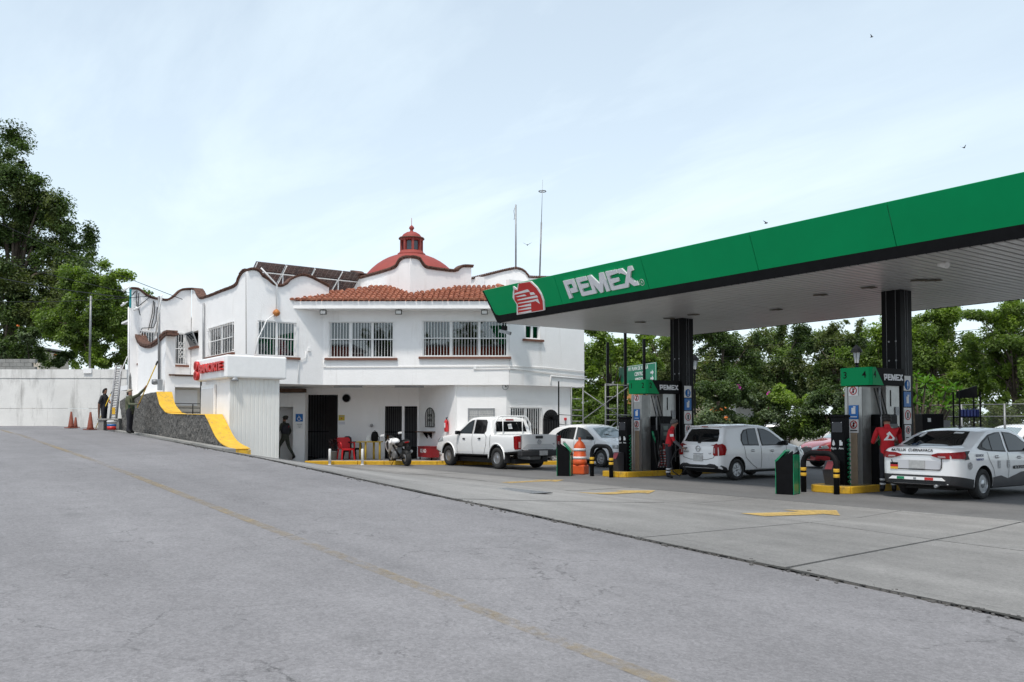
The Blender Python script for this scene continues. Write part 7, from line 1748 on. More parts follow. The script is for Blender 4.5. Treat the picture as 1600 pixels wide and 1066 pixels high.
# ------------------------------------------------------------------ motorcycle
mp_ = on_Z(625, 727, 0); tM = thing('motorcycle', 'parked white and black sports motorcycle leaning on its stand at the yellow kerb', 'motorcycle', (mp_.x, mp_.y, zgr(mp_.x, mp_.y)), R(180)-R(6))
tilt = Matrix.Rotation(R(-8), 4, 'X')
def mpart(m, nm, mt_, par=tM): 
    bmesh.ops.transform(m.b, matrix=tilt, verts=m.b.verts); return m.build(nm, mt_, par)
for x, w_ in ((.70, .12), (-.70, .18)):
    m = MB(); h = w_/2; m.lathe([(.215, -h*.8), (.26, -h), (.295, -h*.6), (.305, 0), (.295, h*.6), (.26, h), (.215, h*.8)], 30, c=(x, 0, .305), axis='Y'); wl = mpart(m, 'wheel', M_RUB)
    m = MB(); m.lathe([(.215, -h*.7), (.20, -h*.5), (.20, h*.5), (.215, h*.7)], 24, c=(x, 0, .305), axis='Y'); m.lathe([(.05, -h), (.05, h)], 12, c=(x, 0, .305), axis='Y')
    for k in range(5): a = 2*math.pi*k/5; m.tube([(x+.04*math.cos(a), 0, .305+.04*math.sin(a)), (x+.205*math.cos(a), 0, .305+.205*math.sin(a))], .017, 5)
    mpart(m, 'rim', M_TRIM, wl)
    m = MB()
    for s in (-1, 1): m.lathe([(.14, s*(h*.8)), (.14, s*(h*.8+.006)), (.09, s*(h*.8+.006))], 24, c=(x, 0, .305), axis='Y')
    mpart(m, 'brake_disc', M_RIM, wl)
m = MB()
for s in (-1, 1): m.tube([(.70, s*.09, .305), (.52, s*.09, .72), (.44, s*.09, .92)], [.028, .026, .024], 8)
mpart(m, 'fork', M_GALV)
m = MB(); m.prism([(.86, .40), (.80, .56), (.70, .64), (.55, .62), (.48, .50), (.56, .58), (.70, .60), (.78, .52)], lambda a, b_, q: (a, q, b_), -.07, .07); mpart(m, 'front_mudguard', P_WHITE)
m = MB(); m.lathe([(.001, -.20), (.10, -.17), (.155, -.05), (.16, .08), (.12, .20), (.05, .26), (.001, .27)], 18, c=(.16, 0, .88), axis='X', scale=(1.0, .85)); mpart(m, 'fuel_tank', P_WHITE)
m = MB(); m.prism([(.80, .66), (.76, .86), (.60, 1.02), (.42, 1.00), (.36, .84), (.48, .62), (.62, .50)], lambda a, b_, q: (a, q*(1 if b_ < .95 else .6), b_), -.17, .17); f_ = mpart(m, 'fairing', P_WHITE)
m = MB(); m.prism([(.70, .66), (.70, .82), (.58, .92), (.45, .86), (.48, .66), (.58, .56)], lambda a, b_, q: (a, q, b_), -.174, .174); mpart(m, 'fairing_vent', M_TRIM)
m = MB(); m.prism([(.70, .96), (.56, 1.14), (.44, 1.12), (.50, 1.0)], lambda a, b_, q: (a, q, b_), -.12, .12); mpart(m, 'windscreen', M_CARGL)
m = MB(); m.box((.79, 0, .76), (.03, .22, .10), bev=.012); mpart(m, 'headlight', M_HEAD)
m = MB(); m.box((.05, 0, .50), (.36, .30, .30), bev=.04); m.lathe([(.12, -.19), (.13, -.15), (.13, .15), (.12, .19)], 16, c=(.06, 0, .40), axis='Y'); m.lathe([(.09, -.19), (.09, .19)], 16, c=(-.08, 0, .46), axis='Y'); mpart(m, 'engine', M_GREY)
m = MB(); m.tube([(.46, 0, .86), (.10, .12, .72), (-.25, .14, .52), (-.30, .1, .36)], .04, 7); m.tube([(.46, 0, .86), (.10, -.12, .72), (-.25, -.14, .52), (-.30, -.1, .36)], .04, 7); m.tube([(-.2, 0, .7), (-.75, 0, .84)], .035, 6); m.tube([(-.28, .12, .36), (-.70, .13, .305)], .035, 6); m.tube([(-.28, -.12, .36), (-.70, -.13, .305)], .035, 6); mpart(m, 'frame', M_BLACK)
m = MB(); m.prism([(-.05, .78), (-.10, .84), (-.42, .86), (-.80, .98), (-.88, .94), (-.62, .80), (-.2, .74)], lambda a, b_, q: (a, q, b_), -.12, .12); mpart(m, 'seat', M_MBLACK)
m = MB(); m.prism([(-.40, .76), (-.45, .84), (-.86, .94), (-.92, .88), (-.70, .72)], lambda a, b_, q: (a, q, b_), -.125, .125); mpart(m, 'tail_fairing', M_TRIM)
m = MB(); m.box((-.91, 0, .88), (.03, .16, .05)); mpart(m, 'tail_light', M_TAIL)
m = MB(); m.tube([(.10, -.12, .28), (-.25, -.16, .26), (-.40, -.18, .34), (-.78, -.20, .52)], [.03, .03, .05, .055], 10); mpart(m, 'exhaust', M_GALV)
m = MB(); m.tube([(.44, -.10, .98), (.36, -.30, .96)], .018, 6); m.tube([(.44, .10, .98), (.36, .30, .96)], .018, 6); mpart(m, 'handlebar', M_BLACK)
for s in (-1, 1):
    m = MB(); m.tube([(.56, s*.16, 1.02), (.50, s*.32, 1.14)], .010, 5, mi=1); m.box((.48, s*.36, 1.15), (.05, .16, .08), bev=.02, mi=0); mpart(m, 'mirror', [M_SIGNW, M_BLACK])
m = MB(); m.tube([(.05, .14, .32), (.02, .34, .02)], .014, 5); mpart(m, 'kick_stand', M_BLACK)
m = MB(); m.box((-1.0, 0, .66), (.012, .2, .14), rot=Matrix.Rotation(R(-25), 3, 'Y')); m.box((-.93, 0, .72), (.12, .03, .14)); mpart(m, 'number_plate', M_TRIM)

# ------------------------------------------------------------------ vegetation
L_DARK = leafmat('leaf_dark', (.022, .044, .012), (.10, .15, .045), .32); L_MID = leafmat('leaf_mid', (.050, .088, .018), (.185, .26, .06), .42)
L_BRI = leafmat('leaf_bright', (.075, .13, .02), (.27, .36, .07), .46); L_OLV = leafmat('leaf_olive', (.040, .060, .02), (.16, .19, .07), .36); L_GREY = leafmat('leaf_greygreen', (.05, .075, .035), (.20, .26, .14), .3)
M_FLW = mk('bougainvillea', (.42, .03, .28), .7, .3, 9); M_FLO = mk('flower_orange', (.62, .20, .05), .7, .3, 9); M_FLP = mk('flower_pink', (.72, .40, .38), .7, .2, 9)
def leaves(name, C, Rr, N, size, mat, parent, seed=0, up=.35, flat=.8, asp=2.0):
    """C (k,3) clump centres, Rr (k,) radii, N (k,) leaves in each"""
    g = np.random.default_rng(seed); idx = np.repeat(np.arange(len(C)), N); n = len(idx)
    d = g.normal(size=(n, 3)); d /= np.linalg.norm(d, axis=1)[:, None]; rad = g.random(n)**.45
    k_ = len(C); ax = .45+.75*g.random((k_, 3)); ax[:, 2] *= flat
    sk = g.normal(size=(k_, 3))*.35; rad = np.minimum(np.abs(g.normal(size=n)), 1.7)*.48+.12*g.random(n)
    P = C[idx]+d*rad[:, None]*Rr[idx][:, None]*ax[idx]+sk[idx]*(d[:, :1]*rad[:, None])*Rr[idx][:, None]
    nrm = g.normal(size=(n, 3)); nrm[:, 2] = np.abs(nrm[:, 2])+up; nrm += d*.5; nrm /= np.linalg.norm(nrm, axis=1)[:, None]
    t = np.cross(nrm, g.normal(size=(n, 3))); t /= np.linalg.norm(t, axis=1)[:, None]; b_ = np.cross(nrm, t)
    s = size*(.6+.8*g.random(n))[:, None]
    V = np.empty((n, 4, 3)); V[:, 0] = P-t*s*.5; V[:, 1] = P+b_*s/asp*.5+nrm*s*.08; V[:, 2] = P+t*s*.5; V[:, 3] = P-b_*s/asp*.5+nrm*s*.08
    me = bpy.data.meshes.new(name); me.vertices.add(n*4); me.vertices.foreach_set('co', V.reshape(-1).astype('f')); me.loops.add(n*4); me.polygons.add(n)
    me.loops.foreach_set('vertex_index', np.arange(n*4, dtype='i')); me.polygons.foreach_set('loop_start', np.arange(0, n*4, 4, dtype='i')); me.polygons.foreach_set('loop_total', np.full(n, 4, dtype='i')); me.update(calc_edges=True)
    return link(name, me, mat, parent)
def tree(label, blobs, D, base_px, leaf, mat, n, seed, trunk_r=.25, depth=1.0, name='tree', cat='tree', group=None, clump=.9, mat2=None, basez=0, gap=.0, limbs=14, flower=None, nclump=None, dens=1.0):
    """blobs: crown lobes as (x, y, rx, ry) sight-line ellipses at distance D, filled with leaf clumps in depth"""
    g = np.random.default_rng(seed); bp_ = on_D(base_px, 600, D); base = Vector((bp_.x, bp_.y, basez)); t = thing(name, label, cat, tuple(base), 0, group)
    C, RR = [], []; k = D/1370
    tot = sum(b_[2]*b_[3] for b_ in blobs); nc = nclump or int(max(20, tot*k*k*5.2/(clump*clump)))
    for (x, y, rx, ry) in blobs:
        c = on_D(x, y, D); m_ = max(3, int(nc*rx*ry/tot))
        for i in range(m_):
            d = g.normal(size=3); d /= np.linalg.norm(d); r = g.random()**.30
            p = np.array(c)+(_R*d[0]*rx*k+np.array([0, 0, 1])*d[2]*ry*k+_F*d[1]*(rx+ry)*.5*k*depth)*r
            if p[2] < basez+.15: p[2] = basez+.15+g.random()*.3
            C.append(p); RR.append(clump*(.35+.85*g.random()**1.5))
    C = np.array(C); RR = np.array(RR); per = np.maximum(4, (n*RR**2/np.sum(RR**2)).astype(int))
    keep = g.random(len(C)) > gap; C0, R0, P0 = C-np.array(base), RR, per
    sel = g.random(len(C)) < (.28 if mat2 else 0)
    leaves('crown', C0[~sel], R0[~sel], P0[~sel], leaf, mat, t, seed)
    if mat2 and sel.any(): leaves('crown', C0[sel], R0[sel], P0[sel], leaf, mat2, t, seed+7)
    if flower: 
        fi = g.choice(len(C0), flower[1]); leaves('blossom', C0[fi]+np.array([0, 0, .25])-_F*.4, np.full(len(fi), flower[2]), np.full(len(fi), flower[3]), leaf*.9, flower[0], t, seed+3, asp=1.2)
    cz = C0.mean(0); m = MB(); top_ = Vector((cz[0], cz[1], max(.4, C0[:, 2].min()+(cz[2]-C0[:, 2].min())*.8)))
    w1 = Vector((g.normal()*.15, g.normal()*.15, 0)); mid = top_*.5+w1
    m.tube([(0, 0, -.2), tuple(mid*.5+w1*.5), tuple(mid), tuple(top_)], [trunk_r*1.2, trunk_r*.9, trunk_r*.65, trunk_r*.3], 9); m.build('trunk', M_BARK, t)
    for i in g.choice(len(C0), min(limbs, len(C0)), replace=False):
        m = MB(); e = Vector(C0[i]); s = mid.lerp(top_, g.random()); q = s.lerp(e, .5)+Vector((0, 0, .12*(e-s).length)); m.tube([tuple(s), tuple(q), tuple(e)], [trunk_r*.24, trunk_r*.13, trunk_r*.04], 6); m.build('limb', M_BARK, t)
    return t
GL = 'trees beyond the retaining wall'
tree('huge dark evergreen tree at the left edge rising above the retaining wall', [(-10, 330, 75, 100), (34, 228, 36, 30), (20, 280, 60, 52), (45, 320, 55, 50), (90, 470, 80, 80), (20, 500, 90, 70), (60, 350, 60, 55), (95, 400, 62, 50), (20, 440, 90, 80), (135, 385, 22, 24), (100, 360, 35, 30), (60, 290, 26, 30), (-60, 400, 80, 120), (40, 510, 70, 40)], 60, 10, .19, L_DARK, 210000, 1, .8, .55, group=GL, clump=1.5, mat2=L_OLV, basez=1.4, limbs=30)
tree('bright green feathery tree between the dark tree and the white building', [(130, 490, 62, 60), (165, 430, 36, 34), (105, 520, 45, 44), (175, 520, 32, 60), (150, 555, 55, 22), (120, 440, 30, 28)], 52, 150, .16, L_MID, 95000, 2, .28, .6, group=GL, clump=1.05, mat2=L_BRI, basez=1.4, limbs=20)
tree('green tree top showing just above the far left parapet corner', [(200, 470, 26, 20), (185, 500, 26, 40), (225, 468, 14, 8)], 56, 195, .2, L_MID, 16000, 21, .2, .6, group=GL, clump=.8, mat2=L_BRI, basez=1.4)
tree('low dark shrubs with a few yellow flowers above the block wall', [(20, 555, 42, 20), (80, 560, 40, 16), (45, 530, 30, 18)], 54, 60, .18, L_DARK, 14000, 3, .08, .5, name='shrub', cat='shrub', group=None, clump=.6, mat2=L_GREY, basez=1.4, limbs=6, flower=(M_FLO, 4, .12, 6))
GB = 'trees behind the forecourt'
tree('bright yellow green tree directly right of the white building', [(950, 560, 52, 48), (985, 600, 42, 42), (925, 620, 38, 55), (1010, 545, 30, 28), (920, 545, 30, 36), (950, 650, 40, 30)], 47, 945, .155, L_BRI, 90000, 4, .22, .6, group=GB, clump=1.0, mat2=L_MID, limbs=18)
tree('dark green tree seen between the scaffold and the first black column', [(1040, 560, 42, 36), (1065, 600, 40, 40), (1025, 535, 26, 18)], 58, 1050, .17, L_OLV, 38000, 5, .25, .6, group=GB, clump=1.1, mat2=L_MID)
tree('tall dark tree right of the first black column, with sky gaps', [(1120, 560, 48, 38), (1095, 530, 34, 20), (1150, 590, 50, 26), (1165, 545, 30, 26), (1105, 600, 36, 26)], 60, 1120, .17, L_DARK, 52000, 6, .3, .6, group=GB, clump=1.2, mat2=L_OLV)
tree('loose dark leaning tree in the middle of the tree line', [(1220, 560, 45, 34), (1185, 585, 40, 24), (1245, 525, 34, 22), (1260, 590, 40, 28)], 62, 1225, .17, L_DARK, 42000, 7, .3, .6, group=GB, clump=1.1, mat2=L_OLV)
tree('thin crowned olive tree left of the street lantern', [(1300, 560, 42, 36), (1320, 520, 34, 22), (1285, 595, 36, 26), (1345, 575, 30, 40)], 60, 1300, .17, L_OLV, 36000, 8, .28, .6, group=GB, clump=.8, mat2=L_DARK)
tree('pale green tree behind the street lantern and the second black column', [(1370, 560, 34, 48), (1355, 600, 30, 36), (1400, 530, 34, 40)], 50, 1375, .16, L_MID, 42000, 9, .22, .6, group=GB, clump=1.0, mat2=L_BRI)
tree('broad light green tree right of the second black column', [(1465, 545, 62, 52), (1430, 590, 40, 40), (1500, 590, 52, 42), (1480, 500, 46, 24), (1455, 630, 50, 26)], 48, 1480, .155, L_MID, 95000, 10, .3, .6, group=GB, clump=1.0, mat2=L_BRI, limbs=24)
tree('large bright green tree at the right edge of the photo', [(1570, 540, 58, 58), (1600, 600, 60, 46), (1540, 600, 46, 44), (1560, 490, 50, 26), (1640, 540, 50, 60)], 46, 1580, .155, L_MID, 95000, 11, .32, .6, group=GB, clump=1.0, mat2=L_BRI, limbs=24)
GS = 'dense shrubs of the hedge'
def shrub(label, blobs, D, bx, mat, n, seed, mat2=None, flower=None, leaf=.13): tree(label, blobs, D, bx, leaf, mat, int(n*1.35), seed, .06, .7, 'shrub', 'shrub', GS, .7, mat2, 0, limbs=6, flower=flower)
shrub('grey green drooping shrub behind the roof of the white hatchback', [(1120, 635, 40, 34), (1100, 660, 36, 26), (1145, 650, 34, 32)], 41, 1120, L_GREY, 26000, 12, L_DARK, (M_FLO, 3, .25, 10))
shrub('dark glossy hedge shrub with magenta bougainvillea blooms above it', [(1185, 640, 44, 34), (1165, 610, 34, 24), (1205, 665, 40, 26)], 42, 1185, L_DARK, 26000, 13, L_GREY, (M_FLW, 5, .20, 14))
shrub('yellow green leafy shrub in the middle of the hedge', [(1235, 645, 36, 30), (1225, 615, 16, 22), (1240, 665, 30, 22)], 41.5, 1235, L_BRI, 16000, 14, L_DARK)
shrub('dark round hedge shrub left of the water cabinet with few orange flowers', [(1285, 640, 44, 32), (1310, 650, 36, 34), (1275, 665, 44, 20), (1300, 615, 34, 16)], 41, 1285, L_DARK, 30000, 15, L_GREY, (M_FLO, 3, .18, 8))
shrub('dark low shrub behind the compact car and the scaffold', [(930, 655, 36, 28), (965, 660, 34, 26), (900, 660, 24, 30)], 43, 935, L_MID, 20000, 16, L_DARK)
shrub('shrub mass behind the fence beside the taxi roof', [(1545, 655, 46, 26), (1590, 650, 40, 30), (1500, 660, 40, 22), (1450, 650, 30, 30)], 40, 1545, L_OLV, 26000, 17, L_MID)
shrub('low shrub behind the first pump island and column', [(1040, 650, 36, 30), (1010, 655, 30, 24), (1070, 665, 26, 24)], 44, 1040, L_DARK, 16000, 18, L_MID)
tree('deep green tree mass far behind the whole hedge', [(x, 580+8*math.sin(x)-(24 if x > 1400 else 0), 44, 66) for x in range(900, 1700, 50)], 78, 1250, .28, L_OLV, 215000, 19, .2, .35, group=GB, clump=2.0, mat2=L_MID, limbs=12)
# frangipani with big single leaves behind the taxi
bpx = on_D(1432, 690, 27.5); t = thing('frangipani', 'frangipani shrub with big glossy leaf rosettes and pink blossoms beside the second column', 'shrub', (bpx.x, bpx.y, 0))
g = random.Random(12); me_l = None
m = MB(); b = m.b; pr = None
for i in range(6):
    u_ = i/5; wv = .045*math.sin(math.pi*min(1, u_*.92+.06)); row = (b.verts.new((u_*.30, -wv, .02*math.sin(u_*3)+abs(wv)*.2)), b.verts.new((u_*.30, 0, .02*math.sin(u_*3)-.004)), b.verts.new((u_*.30, wv, .02*math.sin(u_*3)+abs(wv)*.2)))
    if pr: b.faces.new((pr[0], pr[1], row[1], row[0])); b.faces.new((pr[1], pr[2], row[2], row[1]))
    pr = row
me_l = m.mesh('leaf'); me_l.materials.append(leafmat('leaf_frangipani', (.06, .15, .02), (.16, .30, .05), .35)); 
for k, (x, y) in enumerate([(1432, 590), (1446, 600), (1440, 620), (1426, 612), (1455, 612), (1468, 622), (1478, 612), (1462, 600), (1490, 606), (1474, 638), (1434, 640), (1450, 632), (1497, 614), (1428, 630), (1485, 628)]):
    e = on_D(x, y, 27.5+g.uniform(-.5, .5))-Vector((bpx.x, bpx.y, 0)); m = MB(); m.tube([(0, 0, .1*g.random()), tuple(e*.5+Vector((g.uniform(-.1, .1), 0, -.1))), tuple(e)], [.06, .04, .022], 6); m.build('branch', M_BARK, t)
    for i in range(15):
        o = link('leaf', me_l, None, t); o.location = e; s_ = g.uniform(.8, 1.25); o.scale = (s_, s_, s_); o.rotation_euler = (g.uniform(-.4, .4), g.uniform(-1.1, .45), i*2.4+g.random())
    if k % 3 == 0:
        m = MB(); 
        for i in range(7): m.lathe([(.001, 0), (.035, .012), (.001, .03)], 6, c=e+Vector((g.uniform(-.07, .07), g.uniform(-.07, .07), g.uniform(.03, .12))))
        m.build('blossom', M_FLP, t)

# ------------------------------------------------------------------ behind the forecourt
# scaffold
def frame2(label, x0, x1, y0, y1, D, n, D2=None):
    D2 = D2 or D; a = on_D(x0, 660, D); c = on_D(x1, 660, D2); zt = on_D(x0, y0, D).z; t = thing('scaffold', label, 'scaffold', (a.x, a.y, 0), 0, 'scaffold frames'); d = Vector((c.x-a.x, c.y-a.y, 0))
    for q in (Vector(), d): m = MB(); m.tube([tuple(q), tuple(q+Vector((0, 0, zt)))], .024, 7); m.build('upright', M_GALV, t)
    for k in range(n): z = .35+(zt-.4)*k/(n-1); m = MB(); m.tube([(0, 0, z), tuple(d+Vector((0, 0, z)))], .020, 6); m.build('rung', M_GALV, t)
    return t
frame2('galvanised scaffold frame against the right corner of the white building', 893, 911, 604, 690, 33.5, 7)
frame2('galvanised scaffold frame with rungs, right one behind the compact car', 946, 965, 600, 690, 33.0, 7)
t = thing('scaffold_braces', 'crossed pale scaffold braces joining the two galvanised frames', 'scaffold braces', tuple(at(930, 660, 33.2, 0)))
inv = Vector(t.location)
for (xa, ya, xb, yb) in ((910, 610, 975, 655), (910, 656, 981, 605), (930, 690, 962, 660)): m = MB(); m.tube([tuple(on_D(xa, ya, 33.25)-inv), tuple(on_D(xb, yb, 33.25)-inv)], .022, 6); m.build('brace', M_GALV, t)
for (xa, ya, xb, yb) in ((873, 648, 911, 650), (873, 663, 911, 666), (946, 600, 982, 603), (946, 648, 985, 649)): m = MB(); m.tube([tuple(on_D(xa, ya, 33.3)-inv), tuple(on_D(xb, yb, 33.3)-inv)], .020, 6); m.build('ledger', M_GALV, t)
for x, y0_, D, lab in ((873, 596, 33.3, 'thin dark pole at the arched gate, left end of the scaffold'), (950, 535, 37, 'tall black post behind the right scaffold frame'), (977.5, 516, 35, 'tallest black post just left of the pump header'), (1007, 530, 37, 'black post rising behind the pump header and the road sign')):
    a = at(x, 660, D, 0); zt = on_D(x, y0_, D).z; t = thing('black_post', lab, 'post', tuple(a)); m = MB(); m.box((0, 0, zt/2), ((.11, .11, zt) if x > 900 else (.05, .05, zt)), AN); m.build('post', M_BLACK, t); m = MB(); m.box((0, 0, .01), (.22, .22, .02)); m.build('base', M_BLACK, t)
# hose reel cover / red tap on the wall corner
a_, z_ = PQ.hit(883, 655); t = thing('wall_tap', 'small red wall fitting right of the arched gate', 'tap', tuple(PQ.P(a_, z_, .02))); m = MB(); m.box((0, 0, 0), (.06, .10, .10), bev=.01); m.build('valve', M_REDPL, t); m = MB(); m.tube([(0, 0, -.04), (.03, 0, -.3)], .02, 6); m.build('pipe', M_GALV, t)
# green road sign
c0 = on_D(983, 585, 46); c1 = on_D(1026, 585, 43); zt0 = on_D(983, 556, 46).z; zb0 = on_D(1026, 598, 43).z; PS2 = Plane((c0.x, c0.y), (c1.x, c1.y)); L2 = PS2.len; zt0 = on_D(1026, 566, 43).z; zb0 = on_D(1026, 597, 43).z
t = thing('road_sign', 'green road direction sign with white lettering and arrows above the pump header', 'sign', tuple(PS2.P(L2/2, 0, 0))); inv = Matrix.Translation(-Vector(t.location))
def ad(o, t_): o.matrix_parent_inverse = Matrix.Translation(-Vector(t_.location)); return o
M_RSG = mk('road_sign_green', (.03, .24, .14), .5, .04); m = MB(); PS2.box(m, -1.2, L2, zb0, zt0, 0, .04); ad(m.build('panel', M_RSG, t), t)
m = MB(); PS2.box(m, -1.2, L2, zt0-.045, zt0-.02, .04, .045); PS2.box(m, -1.2, L2, zb0+.02, zb0+.045, .04, .045); PS2.box(m, L2-.045, L2-.02, zb0+.05, zt0-.05, .04, .045); ad(m.build('border', M_SIGNW, t), t)
hh = zt0-zb0
for tx, fy, fx_, sz in (('AV. PLAN DE AYALA', .80, .40, .27), ('CENTRO', .50, .40, .27), ('VIVEROS', .20, .42, .27)):
    o = text('lettering', tx, sz, M_SIGNW, None, PS2.P(L2*fx_ if fy < .7 else L2*.36, zb0+hh*fy, .045), PS2.nrm(), .004, .006, sx=.95); o.parent = t; o.matrix_parent_inverse = inv
for fy in (.50, .20):
    m = MB(); q = L2-.42; z = zb0+hh*fy; m.prism([(q-.16, z-.05), (q+.02, z-.05), (q+.02, z-.14), (q+.2, z), (q+.02, z+.14), (q+.02, z+.05), (q-.16, z+.05)], lambda a, b_, q_: tuple(PS2.P(a, b_, q_)), .045, .05); ad(m.build('arrow', M_SIGNW, t), t)
for a in (.3, L2-.4): m = MB(); m.tube([PS2.P(a, 0, -.05), PS2.P(a, zt0-.1, -.05)], .05, 8); ad(m.build('post', M_GALV, t), t)
# street lanterns
for x, y0_, D, lab in ((1340, 538, 38, 'black street lantern with frosted glass rising behind the pump header numbered three'), (1086, 553, 46, 'black street lantern half hidden behind the first black column'),):
    a = at(x, 660, D, 0); zt = on_D(x, y0_, D).z; t = thing('street_lantern', lab, 'street lamp', tuple(a), 0, 'street lanterns')
    m = MB(); m.lathe([(.13, 0), (.13, .3), (.06, .4), (.045, zt-1.1), (.07, zt-1.0), (.05, zt-.85)], 10); m.build('post', M_BLACK, t)
    m = MB(); m.lathe([(.10, zt-.82), (.17, zt-.35), (.001, zt-.34)], 6, smooth=False); m.build('glass', mk('lantern_glass', (.45, .46, .46), .3, .05), t)
    m = MB(); m.lathe([(.09, zt-.86), (.11, zt-.82)], 6); m.lathe([(.26, zt-.36), (.20, zt-.22), (.09, zt-.10), (.03, zt-.05), (.001, zt)], 8, smooth=False)
    for k in range(6): an_ = 2*math.pi*k/6; m.tube([(.105*math.cos(an_), .105*math.sin(an_), zt-.82), (.175*math.cos(an_), .175*math.sin(an_), zt-.35)], .010, 4)
    m.build('cage', M_BLACK, t)
# chain link fence at the right
f0, f1 = on_D(1440, 680, 31), on_D(1720, 680, 27); PFn = Plane((f0.x, f0.y), (f1.x, f1.y)); zt = on_D(1574, 631, 29).z
t = thing('wire_fence', 'galvanised wire mesh fence in front of the trees behind the taxi', 'fence', (f0.x, f0.y, 0))
for k in range(5): a = PFn.len*k/4; m = MB(); m.tube([PFn.P(a, 0, 0), PFn.P(a, zt, 0)], .035, 8); ad(m.build('post', M_GALV, t), t)
for z in (zt-.02, zt-.42, .1): m = MB(); m.tube([PFn.P(0, z, 0), PFn.P(PFn.len, z, 0)], .018, 6); ad(m.build('rail', M_GALV, t), t)
m = MB(); b = m.b
for k in range(int(PFn.len/.09)+22):
    for sgn in (1, -1):
        a = k*.09; p_, q_ = (a-zt*(sgn == 1), 0.0), (a-zt*(sgn == -1), zt)
        pts = []
        for u_ in (0, 1):
            aa = p_[0]+(q_[0]-p_[0])*u_
        def clip(aa, zz_): return aa, zz_
        (a0, z0), (a1, z1) = p_, q_
        if a1 < a0: a0, z0, a1, z1 = a1, z1, a0, z0
        if a1 <= 0 or a0 >= PFn.len: continue
        if a0 < 0: z0 = z0+(z1-z0)*(0-a0)/(a1-a0); a0 = 0
        if a1 > PFn.len: z1 = z0+(z1-z0)*(PFn.len-a0)/(a1-a0); a1 = PFn.len
        P_, Q_ = PFn.P(a0, z0, 0), PFn.P(a1, z1, 0); w_ = Vector((0, 0, .003)); b.faces.new([b.verts.new(x) for x in (P_-w_, Q_-w_, Q_+w_, P_+w_)])
tag(ad(m.build('wire_mesh', M_GALV, t), t), kind='stuff')
# black display rack with blue bottles, oil cabinet
a = at(1511, 660, 25.5, 0); t = thing('display_rack', 'tall black display rack with slanted header board behind the taxi', 'rack', tuple(a), AN)
sx0 = 16*25.5/1370*1.0; zt = on_D(1511, 606, 25.5).z
m = MB(); m.prism([(-sx0, zt-.30), (sx0, zt-.30), (sx0, zt+.06), (-sx0, zt-.12)], lambda a_, b_, q: (a_, q, b_), -.02, .02); m.build('header_board', M_BLACK, t)
for s in (-1, 1):
    for yy in (-.18, .18): m = MB(); m.box((s*sx0, yy, (zt-.12)/2), (.035, .035, zt-.12)); m.build('upright', M_BLACK, t)
shz = on_D(1511, 652, 25.5).z
for z in (shz, shz-.5, shz-1.0): m = MB(); m.box((0, 0, z), (sx0*2, .38, .03)); m.build('shelf', M_BLACK, t)
M_BOT = mk('blue_bottle_plastic', (.01, .03, .22), .3, .1)
for k in range(6):
    x = -sx0+.08+k*.095; w3 = Matrix.Rotation(AN, 3, 'Z') @ Vector((x, -.08, 0)); b_ = thing('oil_bottle', 'blue oil bottle on the display rack, %s in the row of six' % ['leftmost', 'second from the left', 'third from the left', 'third from the right', 'second from the right', 'rightmost'][k], 'bottle', (a.x+w3.x, a.y+w3.y, shz+.016), AN, 'oil bottles on the display rack')
    m = MB(); m.box((0, 0, .10), (.075, .12, .20), bev=.012); m.build('bottle_body', M_BOT, b_); m = MB(); m.lathe([(.018, .2), (.018, .235), (.001, .235)], 8); m.build('cap', M_SIGNW if k % 2 else M_BOT, b_)
a = at(1452, 660, 26, 0); t = thing('oil_cabinet', 'black metal cabinet with a small white sticker left of the display rack', 'cabinet', tuple(a), AN)
zt = on_D(1452, 647, 26).z; m = MB(); m.box((0, 0, zt/2), (.62, .5, zt), bev=.015); m.build('case', M_BLACK, t); m = MB(); m.box((-.12, -.256, zt-.18), (.09, .01, .11)); m.build('sticker', M_SIGNW, t)
m = MB(); m.box((.42, .05, zt*.5-.08), (.26, .4, zt-.22)); m.build('side_unit', M_GREY, t)
# houses in the street behind
def house(label, x0, x1, ytop, D, mat, wins, roof=None, depth=6, z0=0):
    a, c = on_D(x0, 660, D), on_D(x1, 660, D); pln = Plane((a.x, a.y), (c.x, c.y)); zt = on_D((x0+x1)/2, ytop, D).z; t = thing('house', label, 'house', (a.x, a.y, z0), 0, 'houses in the street behind the station')
    m = MB(); wall_mesh(m, pln.A, pln.B, [(0, z0), (pln.len, z0), (pln.len, zt), (0, zt)], [(w_[0]*pln.len, w_[1]*pln.len, z0+w_[2]*(zt-z0), z0+w_[3]*(zt-z0)) for w_ in wins], .25, -pln.n)
    pln.box(m, 0, pln.len, z0, zt-.25, -depth, -depth+.2); pln.box(m, 0, .2, z0, zt-.25, -depth+.2, -.25); pln.box(m, pln.len-.2, pln.len, z0, zt-.25, -depth+.2, -.25)
    ad(m.build('wall', mat, t), t)
    m = MB(); pln.box(m, -.2, pln.len+.2, zt+.002, zt+.16, -depth-.2, .25); ad(m.build('roof', roof or M_CONCG, t), t)
    for w_ in wins:
        m = MB(); q = (w_[0]*pln.len, w_[1]*pln.len, z0+w_[2]*(zt-z0), z0+w_[3]*(zt-z0)); pln.box(m, q[0], q[1], q[2], q[3], -.18, -.15); fr = ad(m.build('window', M_GLASS, t), t)
        m = MB()
        for (e0, e1, e2, e3) in ((q[0], q[0]+.06, q[2], q[3]), (q[1]-.06, q[1], q[2], q[3]), (q[0]+.06, q[1]-.06, q[2], q[2]+.06), (q[0]+.06, q[1]-.06, q[3]-.06, q[3]), ((q[0]+q[1])/2-.03, (q[0]+q[1])/2+.03, q[2]+.06, q[3]-.06)): pln.box(m, e0, e1, e2, e3, -.15, -.10)
        m.build('frame', M_WPAINT, fr)
    return t
